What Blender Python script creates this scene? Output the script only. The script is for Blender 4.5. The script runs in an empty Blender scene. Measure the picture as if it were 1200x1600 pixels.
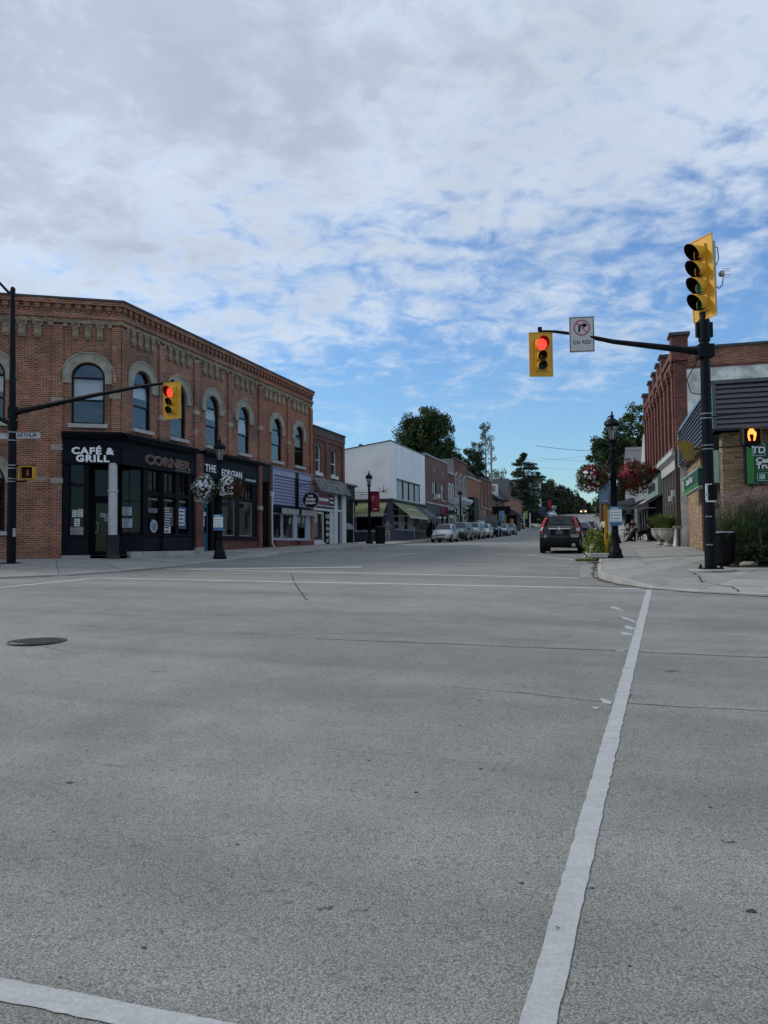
import bpy, bmesh, math, random
import numpy as np
from mathutils import Matrix, Vector
SC = bpy.context.scene
R = math.radians
# ---------------------------------------------------------------- camera
EYE = 1.5
cam = bpy.data.cameras.new('camera')
cam.sensor_fit = 'HORIZONTAL'; cam.sensor_width = 36; cam.lens = 36
cam.clip_start = .05; cam.clip_end = 3000
camo = bpy.data.objects.new('camera', cam); SC.collection.objects.link(camo)
PITCH, ROLL = R(2.5), R(.6)
fw = Vector((0, math.cos(PITCH), math.sin(PITCH))); up0 = Vector((0, -math.sin(PITCH), math.cos(PITCH))); rt0 = Vector((1, 0, 0))
rt = rt0*math.cos(ROLL)-up0*math.sin(ROLL); up = rt0*math.sin(ROLL)+up0*math.cos(ROLL)
m = Matrix((rt, up, -fw)).transposed().to_4x4(); m.translation = (0, 0, EYE)
camo.matrix_world = m
SC.camera = camo
SC.view_settings.view_transform = 'Standard'; SC.view_settings.look = 'None'
SC.view_settings.exposure = 0.44; SC.view_settings.gamma = 1.0; SC.view_settings.use_curve_mapping = False
SC.cycles.max_bounces = 5; SC.cycles.transparent_max_bounces = 12; SC.cycles.use_denoising = True
# ---------------------------------------------------------------- light
SUN_AZ, SUN_EL = R(-76), R(36)          # azimuth from +Y towards +X
W = bpy.data.worlds.new('World'); SC.world = W; W.use_nodes = True
nt = W.node_tree; nt.nodes.clear()
def N(tree, kind, **kw):
    n = tree.nodes.new(kind)
    for k, v in kw.items():
        if k.startswith('i_'):
            key = k[2:]; key = int(key) if key.isdigit() else key.replace('_', ' ')
            n.inputs[key].default_value = v
        else: setattr(n, k, v)
    return n
def mth(t, op, a, b=None, clamp=False):
    n = t.nodes.new('ShaderNodeMath'); n.operation = op; n.use_clamp = clamp
    for i, v in enumerate((a, b)):
        if v is None: continue
        if isinstance(v, (int, float)): n.inputs[i].default_value = v
        else: t.links.new(v, n.inputs[i])
    return n.outputs[0]
def mapr(t, v, a, b, c, d, smooth=True):
    n = t.nodes.new('ShaderNodeMapRange'); n.interpolation_type = 'SMOOTHSTEP' if smooth else 'LINEAR'
    t.links.new(v, n.inputs[0])
    for i, x in enumerate((a, b, c, d)): n.inputs[i+1].default_value = x
    return n.outputs[0]
def mix(t, f, a, b, bt='MIX'):
    n = t.nodes.new('ShaderNodeMix'); n.data_type = 'RGBA'; n.blend_type = bt
    for s, v in ((n.inputs[0], f), (n.inputs[6], a), (n.inputs[7], b)):
        if isinstance(v, (int, float)): s.default_value = v
        elif isinstance(v, tuple): s.default_value = (*v[:3], 1)
        else: t.links.new(v, s)
    return n.outputs[2]
SKY_STRENGTH = .1
tc = N(nt, 'ShaderNodeTexCoord'); sep = N(nt, 'ShaderNodeSeparateXYZ'); nt.links.new(tc.outputs['Generated'], sep.inputs[0])
sky = N(nt, 'ShaderNodeTexSky'); sky.sky_type = 'NISHITA'; sky.sun_disc = False
sky.sun_elevation = SUN_EL; sky.sun_rotation = SUN_AZ; sky.air_density = 1.3; sky.dust_density = .3; sky.ozone_density = 3.0
dx, dy, dz = sep.outputs
zc = mth(nt, 'MAXIMUM', dz, 0.0); zd = mth(nt, 'ADD', zc, .22)
cx, cy = mth(nt, 'DIVIDE', dx, zd), mth(nt, 'DIVIDE', dy, zd)
comb = N(nt, 'ShaderNodeCombineXYZ'); nt.links.new(cx, comb.inputs[0]); nt.links.new(cy, comb.inputs[1])
def noise(t, vec, scale, detail=6, rough=.55, dist=0., loc=(0, 0, 0), sc=(1, 1, 1)):
    mp = N(t, 'ShaderNodeMapping'); t.links.new(vec, mp.inputs[0]); mp.inputs[1].default_value = loc; mp.inputs[3].default_value = sc
    n = N(t, 'ShaderNodeTexNoise'); t.links.new(mp.outputs[0], n.inputs['Vector'])
    n.inputs['Scale'].default_value = scale; n.inputs['Detail'].default_value = detail
    n.inputs['Roughness'].default_value = rough; n.inputs['Distortion'].default_value = dist
    return n.outputs['Fac']
P = comb.outputs[0]
big = noise(nt, P, .45, 3, .5, .3, (3.1, 1.7, 0))
mid = noise(nt, P, 1.5, 5, .55, .4, (7.3, 2.2, 0))
fine = noise(nt, P, 9.5, 6, .58, .5, (1.3, 8.2, 0), (1, 1.1, 1))
wisp = noise(nt, P, 19.0, 5, .6, .3, (4.4, 9.1, 0))
dens = mth(nt, 'ADD', mth(nt, 'ADD', mth(nt, 'MULTIPLY', big, .66), mth(nt, 'MULTIPLY', mid, .74)), mth(nt, 'ADD', mth(nt, 'MULTIPLY', fine, .95), mth(nt, 'MULTIPLY', wisp, .33)))
elev = mapr(nt, dz, .10, .52, -.27, .46, False)
side = mapr(nt, dx, -.45, .30, .24, -.22, False)
cover = mth(nt, 'ADD', mth(nt, 'ADD', dens, elev), side)
mask = mapr(nt, cover, 1.08, 1.62, 0, 1)
thick = mapr(nt, mth(nt, 'ADD', cover, mth(nt, 'MULTIPLY', mid, .35)), 1.55, 2.05, 0, 1)
tint = mix(nt, mapr(nt, dz, 0, .35, 0, 1), (.62, .86, 1.10), (.68, .88, 1.14))
skyb = mix(nt, 1.0, sky.outputs[0], tint, 'MULTIPLY')
cloudc = mix(nt, thick, (5.15, 5.75, 6.5), (3.75, 4.2, 5.05))
mott = mapr(nt, noise(nt, P, 2.6, 6, .6, .5, (2.2, 5.1, 0)), .32, .68, .93, 1.07)
cloudc = mix(nt, 1.0, cloudc, mott, 'MULTIPLY')
allc = mix(nt, mth(nt, 'MULTIPLY', mask, .92), skyb, cloudc)
bg = N(nt, 'ShaderNodeBackground'); bg.inputs[1].default_value = SKY_STRENGTH; nt.links.new(allc, bg.inputs[0])
wo = N(nt, 'ShaderNodeOutputWorld'); nt.links.new(bg.outputs[0], wo.inputs[0])
sl = bpy.data.lights.new('sun', 'SUN'); sl.energy = 1.6; sl.angle = R(12); sl.color = (1, .95, .88)
so = bpy.data.objects.new('sun', sl); SC.collection.objects.link(so)
sd = Vector((math.sin(SUN_AZ)*math.cos(SUN_EL), math.cos(SUN_AZ)*math.cos(SUN_EL), math.sin(SUN_EL)))
so.rotation_euler = sd.to_track_quat('Z', 'Y').to_euler(); so.location = sd*60
# ---------------------------------------------------------------- materials
MATS = {}
def new_mat(name):
    ma = bpy.data.materials.new(name); ma.use_nodes = True
    t = ma.node_tree; b = t.nodes['Principled BSDF']
    return ma, t, b
def pm(name, col, rough=.6, var=.12, scale=6., bump=0., metal=0., bscale=None, coat=0., spec=None):
    """one plain surface: a base colour broken up by noise, a little relief"""
    if name in MATS: return MATS[name]
    ma, t, b = new_mat(name)
    o = N(t, 'ShaderNodeTexCoord').outputs['Object']
    n1 = noise(t, o, scale, 5, .6)
    v = mapr(t, n1, .25, .75, 1-var, 1+var)
    c = mix(t, 1.0, (*col, 1), v, 'MULTIPLY')
    t.links.new(c, b.inputs['Base Color'])
    b.inputs['Roughness'].default_value = rough; b.inputs['Metallic'].default_value = metal
    b.inputs['Specular IOR Level'].default_value = spec if spec is not None else (.12 if max(col) < .03 and not coat and not metal else .4)
    if coat: b.inputs['Coat Weight'].default_value = coat; b.inputs['Coat Roughness'].default_value = .05
    if bump:
        bn = N(t, 'ShaderNodeBump'); bn.inputs['Strength'].default_value = bump; bn.inputs['Distance'].default_value = .02
        t.links.new(noise(t, o, bscale or scale*4, 4, .6), bn.inputs['Height']); t.links.new(bn.outputs[0], b.inputs['Normal'])
    MATS[name] = ma; return ma
def brick_mat(name, c1, c2, mortar, pale=(.42, .33, .25), stain=.25, w=.225, h=.075, ms=.013, patch=True):
    ma, t, b = new_mat(name)
    o = N(t, 'ShaderNodeTexCoord').outputs['Object']
    s = N(t, 'ShaderNodeSeparateXYZ'); t.links.new(o, s.inputs[0])
    cb = N(t, 'ShaderNodeCombineXYZ'); t.links.new(mth(t, 'ADD', s.outputs[0], s.outputs[1]), cb.inputs[0]); t.links.new(s.outputs[2], cb.inputs[1])
    br = N(t, 'ShaderNodeTexBrick'); t.links.new(cb.outputs[0], br.inputs[0])
    br.offset = .5
    br.inputs['Color1'].default_value = (*c1, 1); br.inputs['Color2'].default_value = (*c2, 1); br.inputs['Mortar'].default_value = (*mortar, 1)
    br.inputs['Scale'].default_value = 1.; br.inputs['Mortar Size'].default_value = ms; br.inputs['Mortar Smooth'].default_value = .15
    br.inputs['Bias'].default_value = -.1; br.inputs['Brick Width'].default_value = w; br.inputs['Row Height'].default_value = h
    c = br.outputs['Color']
    wn = N(t, 'ShaderNodeTexWhiteNoise'); wn.noise_dimensions = '2D'
    fl = N(t, 'ShaderNodeCombineXYZ')
    row = mth(t, 'FLOOR', mth(t, 'DIVIDE', s.outputs[2], h))
    xo = mth(t, 'ADD', mth(t, 'DIVIDE', mth(t, 'ADD', s.outputs[0], s.outputs[1]), w), mth(t, 'MULTIPLY', mth(t, 'MODULO', row, 2), .5))
    t.links.new(mth(t, 'FLOOR', xo), fl.inputs[0]); t.links.new(row, fl.inputs[1]); t.links.new(fl.outputs[0], wn.inputs['Vector'])
    vv = mapr(t, wn.outputs['Value'], 0, 1, .58, 1.40, False)
    c2_ = mix(t, 1.0, c, vv, 'MULTIPLY'); c = mix(t, br.outputs['Fac'], c2_, c)
    big_ = noise(t, o, .55, 5, .62, .6)
    c = mix(t, 1.0, c, mapr(t, big_, .3, .7, 1-stain, 1+stain*.9), 'MULTIPLY')
    if patch:
        pf = noise(t, o, .9, 3, .5, .2, (4, 2, 7), (1, 1, 2.4))
        c = mix(t, mapr(t, pf, .66, .71, 0, .55), c, pale)
        so_ = mapr(t, noise(t, o, .5, 4, .6, 0, (9, 1, 2), (2.5, 2.5, .5)), .5, .75, 0, .4)
        c = mix(t, so_, c, (.06, .045, .04))
    t.links.new(c, b.inputs['Base Color']); b.inputs['Roughness'].default_value = .88
    bn = N(t, 'ShaderNodeBump'); bn.inputs['Strength'].default_value = .55; bn.inputs['Distance'].default_value = .012
    hh = mth(t, 'ADD', mth(t, 'SUBTRACT', 1., br.outputs['Fac']), mth(t, 'MULTIPLY', noise(t, o, 60, 3), .35))
    t.links.new(hh, bn.inputs['Height']); t.links.new(bn.outputs[0], b.inputs['Normal'])
    MATS[name] = ma; return ma
def glass_mat(name, tint=(.02, .025, .03), refl=.35, trans=.5, rough=.02, gz=.75):
    ma, t, b = new_mat(name); out = [n for n in t.nodes if n.type == 'OUTPUT_MATERIAL'][0]
    gl = N(t, 'ShaderNodeBsdfGlossy'); gl.inputs[0].default_value = (.9, .95, 1, 1); gl.inputs[1].default_value = rough
    tr = N(t, 'ShaderNodeBsdfTransparent'); tr.inputs[0].default_value = (*[min(1, trans+x) for x in tint], 1)
    o = N(t, 'ShaderNodeTexCoord').outputs['Object']
    bn = N(t, 'ShaderNodeBump'); bn.inputs['Strength'].default_value = .04; bn.inputs['Distance'].default_value = .02
    t.links.new(noise(t, o, 1.3, 2), bn.inputs['Height']); t.links.new(bn.outputs[0], gl.inputs['Normal'])
    ge = N(t, 'ShaderNodeNewGeometry'); dt = N(t, 'ShaderNodeVectorMath', operation='DOT_PRODUCT'); t.links.new(ge.outputs['Incoming'], dt.inputs[0]); t.links.new(ge.outputs['Normal'], dt.inputs[1])
    ca = mth(t, 'SUBTRACT', 1., mth(t, 'ABSOLUTE', dt.outputs['Value'])); fr = mth(t, 'POWER', ca, 4.)
    f = mth(t, 'ADD', mth(t, 'MULTIPLY', fr, gz), .015+refl*.35, True)
    mx = N(t, 'ShaderNodeMixShader'); t.links.new(f, mx.inputs[0]); t.links.new(tr.outputs[0], mx.inputs[1]); t.links.new(gl.outputs[0], mx.inputs[2])
    t.links.new(mx.outputs[0], out.inputs[0]); MATS[name] = ma; return ma
def emit_mat(name, col, strength):
    ma, t, b = new_mat(name); b.inputs['Base Color'].default_value = (*[min(1, c) for c in col], 1)
    b.inputs['Emission Color'].default_value = (*col, 1); b.inputs['Emission Strength'].default_value = strength
    o = N(t, 'ShaderNodeTexCoord').outputs['Object']; b.inputs['Roughness'].default_value = .3
    MATS[name] = ma; return ma
# ---------------------------------------------------------------- object helpers
def link(o, parent=None, M=None):
    SC.collection.objects.link(o)
    if parent is not None: o.parent = parent
    if M is not None: o.matrix_basis = M
    return o
def tag(o, label=None, cat=None, group=None, kind=None):
    if label: o['label'] = label
    if cat: o['category'] = cat
    if group: o['group'] = group
    if kind: o['kind'] = kind
    return o
def thing(name, label, cat, loc=(0, 0, 0), rz=0., group=None):
    o = bpy.data.objects.new(name, None); o.empty_display_size = .3; link(o)
    o.location = loc; o.rotation_euler = (0, 0, rz)
    return tag(o, label, cat, group)
def copy_tree(o, parent=None):
    c = o.copy(); SC.collection.objects.link(c)
    if parent is not None: c.parent = parent
    for ch in list(o.children): copy_tree(ch, c)
    return c
class MB:
    """collects simple shapes and links them as one mesh object"""
    def __init__(s): s.v = []; s.f = []; s.sm = []
    def add(s, vs, fs, smooth=False):
        n = len(s.v); s.v += [tuple(v) for v in vs]; s.f += [tuple(i+n for i in f) for f in fs]; s.sm += [smooth]*len(fs); return s
    def quad(s, a, b, c, d): return s.add([a, b, c, d], [(0, 1, 2, 3)])
    def box(s, x0, x1, y0, y1, z0, z1):
        return s.add([(x0, y0, z0), (x1, y0, z0), (x1, y1, z0), (x0, y1, z0), (x0, y0, z1), (x1, y0, z1), (x1, y1, z1), (x0, y1, z1)],
                     [(0, 3, 2, 1), (4, 5, 6, 7), (0, 1, 5, 4), (1, 2, 6, 5), (2, 3, 7, 6), (3, 0, 4, 7)])
    def obox(s, M, sx, sy, sz):
        vs = [M @ Vector((x*sx/2, y*sy/2, z*sz/2)) for z in (-1, 1) for y in (-1, 1) for x in (-1, 1)]
        return s.add(vs, [(0, 2, 3, 1), (4, 5, 7, 6), (0, 1, 5, 4), (1, 3, 7, 5), (3, 2, 6, 7), (2, 0, 4, 6)])
    def cyl(s, p0, p1, r0, r1=None, n=12, caps=True, smooth=True):
        r1 = r0 if r1 is None else r1; p0 = Vector(p0); p1 = Vector(p1); d = (p1-p0)
        if d.length < 1e-6: return s
        q = d.to_track_quat('Z', 'Y'); ax, ay = q @ Vector((1, 0, 0)), q @ Vector((0, 1, 0))
        vs = []
        for p, r in ((p0, r0), (p1, r1)):
            for i in range(n):
                a = 2*math.pi*i/n; vs.append(p+ax*math.cos(a)*r+ay*math.sin(a)*r)
        s.add(vs, [(i, (i+1) % n, n+(i+1) % n, n+i) for i in range(n)], smooth)
        if caps: s.add(vs, [tuple(range(n-1, -1, -1)), tuple(range(n, 2*n))])
        return s
    def tube(s, pts, r, n=8):
        for i in range(len(pts)-1):
            ra = r[i] if isinstance(r, (list, tuple)) else r; rb = r[i+1] if isinstance(r, (list, tuple)) else r
            s.cyl(pts[i], pts[i+1], ra, rb, n)
        return s
    def lathe(s, prof, c=(0, 0, 0), n=16, smooth=True, rad=None):
        vs = []
        for k, (r, z) in enumerate(prof):
            for i in range(n):
                a = 2*math.pi*(i+.5)/n; vs.append((c[0]+r*math.cos(a), c[1]+r*math.sin(a), c[2]+z))
        m_ = len(prof)
        s.add(vs, [(k*n+i, k*n+(i+1) % n, (k+1)*n+(i+1) % n, (k+1)*n+i) for k in range(m_-1) for i in range(n)], smooth)
        s.add(vs[:n], [tuple(range(n-1, -1, -1))]); s.add(vs[-n:], [tuple(range(n))])
        return s
    def prism(s, poly, y0, y1):
        """poly in xz (seen from -y), extruded from y0 (front) to y1"""
        n = len(poly); vs = [(x, y0, z) for x, z in poly]+[(x, y1, z) for x, z in poly]
        return s.add(vs, [tuple(range(n)), tuple(range(2*n-1, n-1, -1))]+[(i, n+i, n+(i+1) % n, (i+1) % n) for i in range(n)])
    def prismx(s, poly, x0, x1):
        """poly in yz, extruded along x"""
        n = len(poly); vs = [(x0, y, z) for y, z in poly]+[(x1, y, z) for y, z in poly]
        return s.add(vs, [tuple(range(n)), tuple(range(2*n-1, n-1, -1))]+[(i, n+i, n+(i+1) % n, (i+1) % n) for i in range(n)])
    def ring(s, cx_, cz_, ri, ro, y0, y1, a0=0., a1=math.pi, n=16, legs=0.):
        pts = [(a0+(a1-a0)*i/n) for i in range(n+1)]
        inn = [(cx_+ri*math.cos(a), cz_+ri*math.sin(a)) for a in pts]; out = [(cx_+ro*math.cos(a), cz_+ro*math.sin(a)) for a in pts]
        if legs:
            inn = [(inn[0][0], inn[0][1]-legs)]+inn+[(inn[-1][0], inn[-1][1]-legs)]; out = [(out[0][0], out[0][1]-legs)]+out+[(out[-1][0], out[-1][1]-legs)]
        for i in range(len(inn)-1):
            s.prism([inn[i], out[i], out[i+1], inn[i+1]], y0, y1)
        return s
    def mesh(s, name, mat_, smooth_angle=None):
        me = bpy.data.meshes.new(name); me.from_pydata(s.v, [], s.f)
        if any(s.sm): me.polygons.foreach_set('use_smooth', s.sm)
        if mat_ is not None: me.materials.append(mat_)
        me.update()
        if smooth_angle: me.shade_smooth() if hasattr(me, 'shade_smooth') else None; me.set_sharp_from_angle(angle=R(smooth_angle))
        return me
    def build(s, name, mat_, parent=None, M=None, fix=True, bevel=0., smooth_angle=None):
        me = s.mesh(name, mat_)
        if fix:
            bm = bmesh.new(); bm.from_mesh(me); bmesh.ops.recalc_face_normals(bm, faces=bm.faces); bm.to_mesh(me); bm.free()
        if smooth_angle:
            me.polygons.foreach_set('use_smooth', [True]*len(me.polygons)); me.set_sharp_from_angle(angle=R(smooth_angle))
        o = bpy.data.objects.new(name, me); link(o, parent, M)
        if bevel:
            b = o.modifiers.new('bevel', 'BEVEL'); b.width = bevel; b.segments = 2; b.limit_method = 'ANGLE'; b.angle_limit = R(40)
        return o
def T(x=0, y=0, z=0, rz=0.): return Matrix.Translation((x, y, z)) @ Matrix.Rotation(rz, 4, 'Z')
def inst(me_or_o, parent, M, name=None):
    me = me_or_o.data if hasattr(me_or_o, 'data') else me_or_o
    o = bpy.data.objects.new(name or me.name.split('.')[0], me); return link(o, parent, M)
TXT = {}
def script_line(parent, M, x0, x1, h, mat_, seed=0, r_=.09, name='script_lettering'):
    """a line of small joined-up writing that the photograph leaves unreadable: looping strokes of its size"""
    rs_ = random.Random(seed); pts = []; n = max(6, int((x1-x0)/(h*.32)))
    for i in range(n*4):
        f = i/(n*4-1); tall = 1.0 if (i//4) % 4 == 0 else .55
        pts.append((x0+(x1-x0)*f+.10*h*math.cos(i*math.pi/2), 0, h*.5*tall*math.sin(i*math.pi/2)+rs_.uniform(-.05, .05)*h))
    return MB().tube(pts, h*r_, 4).build(name, mat_, parent, M)
def text(parent, M, s, size, mat_, name='lettering', ext=.015, xs=1., bold=0., align='CENTER', spacing=1., shear=0.):
    """lettering as mesh; lies in the xz plane facing -y of its parent frame M"""
    cu = bpy.data.curves.new(name, 'FONT'); cu.body = s; cu.size = size; cu.extrude = ext; cu.offset = bold
    cu.align_x = align; cu.align_y = 'CENTER'; cu.space_character = spacing; cu.shear = shear; cu.resolution_u = 3
    tmp = bpy.data.objects.new(name, cu); SC.collection.objects.link(tmp)
    dg = bpy.context.evaluated_depsgraph_get(); me = bpy.data.meshes.new_from_object(tmp.evaluated_get(dg)); me.name = name
    bpy.data.objects.remove(tmp); me.materials.clear(); me.materials.append(mat_)
    o = bpy.data.objects.new(name, me)
    return link(o, parent, M @ Matrix.Rotation(R(90), 4, 'X') @ Matrix.Diagonal((xs, 1, 1, 1)))
def np_mesh(name, verts, nper, mat_, parent=None):
    """many separate faces of nper corners each; verts array (k*nper,3)"""
    me = bpy.data.meshes.new(name); n = len(verts); nf = n//nper
    me.vertices.add(n); me.vertices.foreach_set('co', np.asarray(verts, dtype=np.float32).ravel())
    me.loops.add(n); me.loops.foreach_set('vertex_index', np.arange(n, dtype=np.int32))
    me.polygons.add(nf); me.polygons.foreach_set('loop_start', np.arange(0, n, nper, dtype=np.int32))
    me.materials.append(mat_); me.update(calc_edges=True)
    o = bpy.data.objects.new(name, me); return link(o, parent)
# ---------------------------------------------------------------- terrain profile
PR = [(-60, -1.2), (-20, -.45), (0, 0), (20, .63), (30, .95), (40, 1.2), (50, 1.42), (66, 1.78), (110, 2.95), (140, 3.9), (165, 5.2), (190, 7.6), (215, 9.4), (238, 10.7), (262, 11.3), (320, 11.4), (1500, 11.4)]
PY = np.array([p[0] for p in PR]); PZ = np.array([p[1] for p in PR])
def g(y):
    y = np.asarray(y, dtype=float)
    return (np.interp(y-3, PY, PZ)+2*np.interp(y, PY, PZ)+np.interp(y+3, PY, PZ))/4
def gf(y): return float(g(y))
CL = [(-60, 8.), (-40, 13.2), (-20, 19.2), (-14, 21.0), (-11.2, 21.9), (-9.6, 22.7), (-8.3, 24.3), (-7.35, 26.5), (-6.6, 30.0), (-5.4, 33.6), (-2.75, 42.7), (.1, 52.4), (4.3, 67.4), (17.2, 110), (34.3, 170), (67.5, 307)]
CRT = [(40, -8), (20, 5.5), (14, 9.9), (9.6, 13.2), (7.3, 14.75), (6.35, 15.6), (5.75, 16.5), (5.45, 17.6), (5.4, 18.8), (5.55, 20.0), (6.6, 23.8), (10.2, 36.0), (19.2, 66.0), (32.4, 110), (50.4, 170), (86, 307)]
def resample(pts, step):
    out = [Vector(pts[0])]
    for a, b in zip(pts, pts[1:]):
        a, b = Vector(a), Vector(b); n = max(1, round((b-a).length/step))
        out += [a.lerp(b, i/n) for i in range(1, n+1)]
    return out
# ---------------------------------------------------------------- ground, road, pavements
def asphalt():
    ma, t, b = new_mat('asphalt')
    o = N(t, 'ShaderNodeTexCoord').outputs['Object']
    agg = N(t, 'ShaderNodeTexVoronoi'); t.links.new(o, agg.inputs['Vector']); agg.inputs['Scale'].default_value = 90.
    n1 = noise(t, o, 115, 2, .8); n2 = noise(t, o, 24, 5, .75); n3 = noise(t, o, .35, 6, .6, .8); n4 = noise(t, o, 2.2, 5, .62, .3)
    rm = N(t, 'ShaderNodeMapping'); t.links.new(o, rm.inputs[0]); rm.inputs[2].default_value = (0, 0, R(22)); trk = noise(t, rm.outputs[0], .5, 4, .55, 0, (2, 5, 0), (.16, 1.7, 1))
    c = mix(t, mapr(t, n1, .3, .7, 0, 1), (.100, .101, .093), (.320, .320, .296))
    c = mix(t, mapr(t, agg.outputs['Distance'], .0, .42, .75, 0), c, (.50, .50, .49))
    c = mix(t, mapr(t, n2, .34, .46, .60, 0), c, (.075, .078, .08))
    c = mix(t, 1., c, mapr(t, n3, .3, .7, .90, 1.09), 'MULTIPLY')
    c = mix(t, 1., c, mapr(t, n4, .3, .7, .92, 1.07), 'MULTIPLY')
    c = mix(t, 1., c, mapr(t, trk, .32, .66, .84, 1.10), 'MULTIPLY')
    st = noise(t, o, 1.1, 5, .7, 1.0, (11, 3, 0), (1, 1.4, 1))
    c = mix(t, mapr(t, st, .665, .74, 0, .5), c, (.06, .06, .058))
    t.links.new(c, b.inputs['Base Color']); b.inputs['Roughness'].default_value = .88; b.inputs['Specular IOR Level'].default_value = .35
    bn = N(t, 'ShaderNodeBump'); bn.inputs['Strength'].default_value = .7; bn.inputs['Distance'].default_value = .006
    t.links.new(mth(t, 'ADD', mth(t, 'MULTIPLY', n1, .8), n2), bn.inputs['Height']); t.links.new(bn.outputs[0], b.inputs['Normal'])
    MATS['asphalt'] = ma; return ma
M_ASP = asphalt()
def concrete(name, c1, c2, crack=True):
    ma, t, b = new_mat(name)
    o = N(t, 'ShaderNodeTexCoord').outputs['Object']
    c = mix(t, mapr(t, noise(t, o, 1.0, 6, .65, .4), .3, .7, 0, 1), c1, c2)
    c = mix(t, 1., c, mapr(t, noise(t, o, 30, 4, .7), .25, .75, .85, 1.12), 'MULTIPLY')
    c = mix(t, mapr(t, noise(t, o, 2.3, 5, .7, .8, (5, 5, 1)), .56, .72, 0, .55), c, tuple(x*.55 for x in c1))
    oi = N(t, 'ShaderNodeObjectInfo'); c = mix(t, 1., c, mapr(t, oi.outputs['Random'], 0, 1, .84, 1.12, False), 'MULTIPLY')
    t.links.new(c, b.inputs['Base Color']); b.inputs['Roughness'].default_value = .85
    bn = N(t, 'ShaderNodeBump'); bn.inputs['Strength'].default_value = .3; bn.inputs['Distance'].default_value = .01
    t.links.new(noise(t, o, 40, 4, .7), bn.inputs['Height']); t.links.new(bn.outputs[0], b.inputs['Normal'])
    MATS[name] = ma; return ma
M_CON = concrete('concrete_paving', (.24, .238, .22), (.33, .325, .30))
M_KERB = concrete('kerb_concrete', (.33, .325, .305), (.43, .42, .395))
M_JOINT = pm('joint_dirt', (.07, .067, .06), .95, .3, 3)  # dirt in the paving joints; also the painted shade along the kerbs
M_SOIL = pm('ground_earth', (.10, .10, .07), .95, .4, .4)
def paint(name, base, wear):
    ma, t, b = new_mat(name); out = [n for n in t.nodes if n.type == 'OUTPUT_MATERIAL'][0]
    o = N(t, 'ShaderNodeTexCoord').outputs['Object']
    n_ = noise(t, o, 5, 6, .75, .6, (0, 0, 0), (1, 2.6, 1)); n2 = noise(t, o, 70, 3, .7)
    c = mix(t, mapr(t, n_, .3, .7, 0, 1), base, tuple(x*.80 for x in base)); c = mix(t, 1., c, mapr(t, n2, .2, .8, .82, 1.1), 'MULTIPLY')
    t.links.new(c, b.inputs['Base Color']); b.inputs['Roughness'].default_value = .7
    tr = N(t, 'ShaderNodeBsdfTransparent'); mx = N(t, 'ShaderNodeMixShader')
    f = mapr(t, mth(t, 'ADD', n_, mth(t, 'MULTIPLY', n2, .25)), wear-.03, wear+.04, 0, 1)
    t.links.new(f, mx.inputs[0]); t.links.new(b.outputs[0], mx.inputs[1]); t.links.new(tr.outputs[0], mx.inputs[2]); t.links.new(mx.outputs[0], out.inputs[0])
    MATS[name] = ma; return ma
M_PAINT = paint('road_paint', (.44, .455, .45), .80)
M_PAINT2 = paint('worn_road_paint', (.60, .61, .60), .74)
# ground sheet
ys = np.concatenate([np.arange(-300, -60, 60), np.arange(-60, 0, 5), np.arange(0, 70, 1.0), np.arange(70, 350, 5), np.array([360, 420, 600, 900, 1500])])
xs = np.array([-900, -400, -150, -60, -30, 0, 30, 60, 120, 200, 400, 900])
def sheet(name, xs_of, ys_, mat_, dz=0., kind='structure'):
    mb = MB(); n = None; vs = []
    for y in ys_:
        row = xs_of(y); n = len(row); z = gf(y)+dz
        vs += [(x, y, z) for x in row]
    fs = [(r*n+i, r*n+i+1, (r+1)*n+i+1, (r+1)*n+i) for r in range(len(ys_)-1) for i in range(n-1)]
    mb.add(vs, fs); o = mb.build(name, mat_, fix=False); o['kind'] = kind; return o
sheet('ground', lambda y: xs, ys, M_SOIL, -.10)
def interp_x(pts, y):
    p = sorted((b, a) for a, b in pts); return float(np.interp(y, [q[0] for q in p], [q[1] for q in p]))
def road_xs(y):
    if y < 26: l, r = -60., 60.
    else: l = interp_x(CL[8:], y)-2.5; r = interp_x(CRT[9:], y)+2.5
    if y < 26 and y > 18: pass
    return [l+(r-l)*i/8 for i in range(9)]
sheet('road', road_xs, np.concatenate([np.arange(-60, 0, 4), np.arange(0, 25.6, .8), np.arange(26, 70, 1.), np.arange(72, 312, 4)]), M_ASP)
def ribbon(name, pts, w, mat_, dz=.004, step=.5, wob=0., kind='structure', seed=1, w2=None):
    rs = random.Random(seed); P_ = resample(pts, step); mb = MB(); vs = []
    for i, p in enumerate(P_):
        a = P_[max(0, i-1)]; b = P_[min(len(P_)-1, i+1)]; t_ = (b-a).normalized(); n_ = Vector((-t_.y, t_.x))
        f = i/max(1, len(P_)-1); ww = w+(w2-w)*f if w2 else w
        l = p+n_*(ww/2+rs.uniform(-wob, wob)); r_ = p-n_*(ww/2+rs.uniform(-wob, wob))
        vs += [(l.x, l.y, gf(l.y)+dz), (r_.x, r_.y, gf(r_.y)+dz)]
    mb.add(vs, [(2*i, 2*i+1, 2*i+3, 2*i+2) for i in range(len(P_)-1)])
    o = mb.build(name, mat_, fix=False); tag(o, kind=kind); return o
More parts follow.
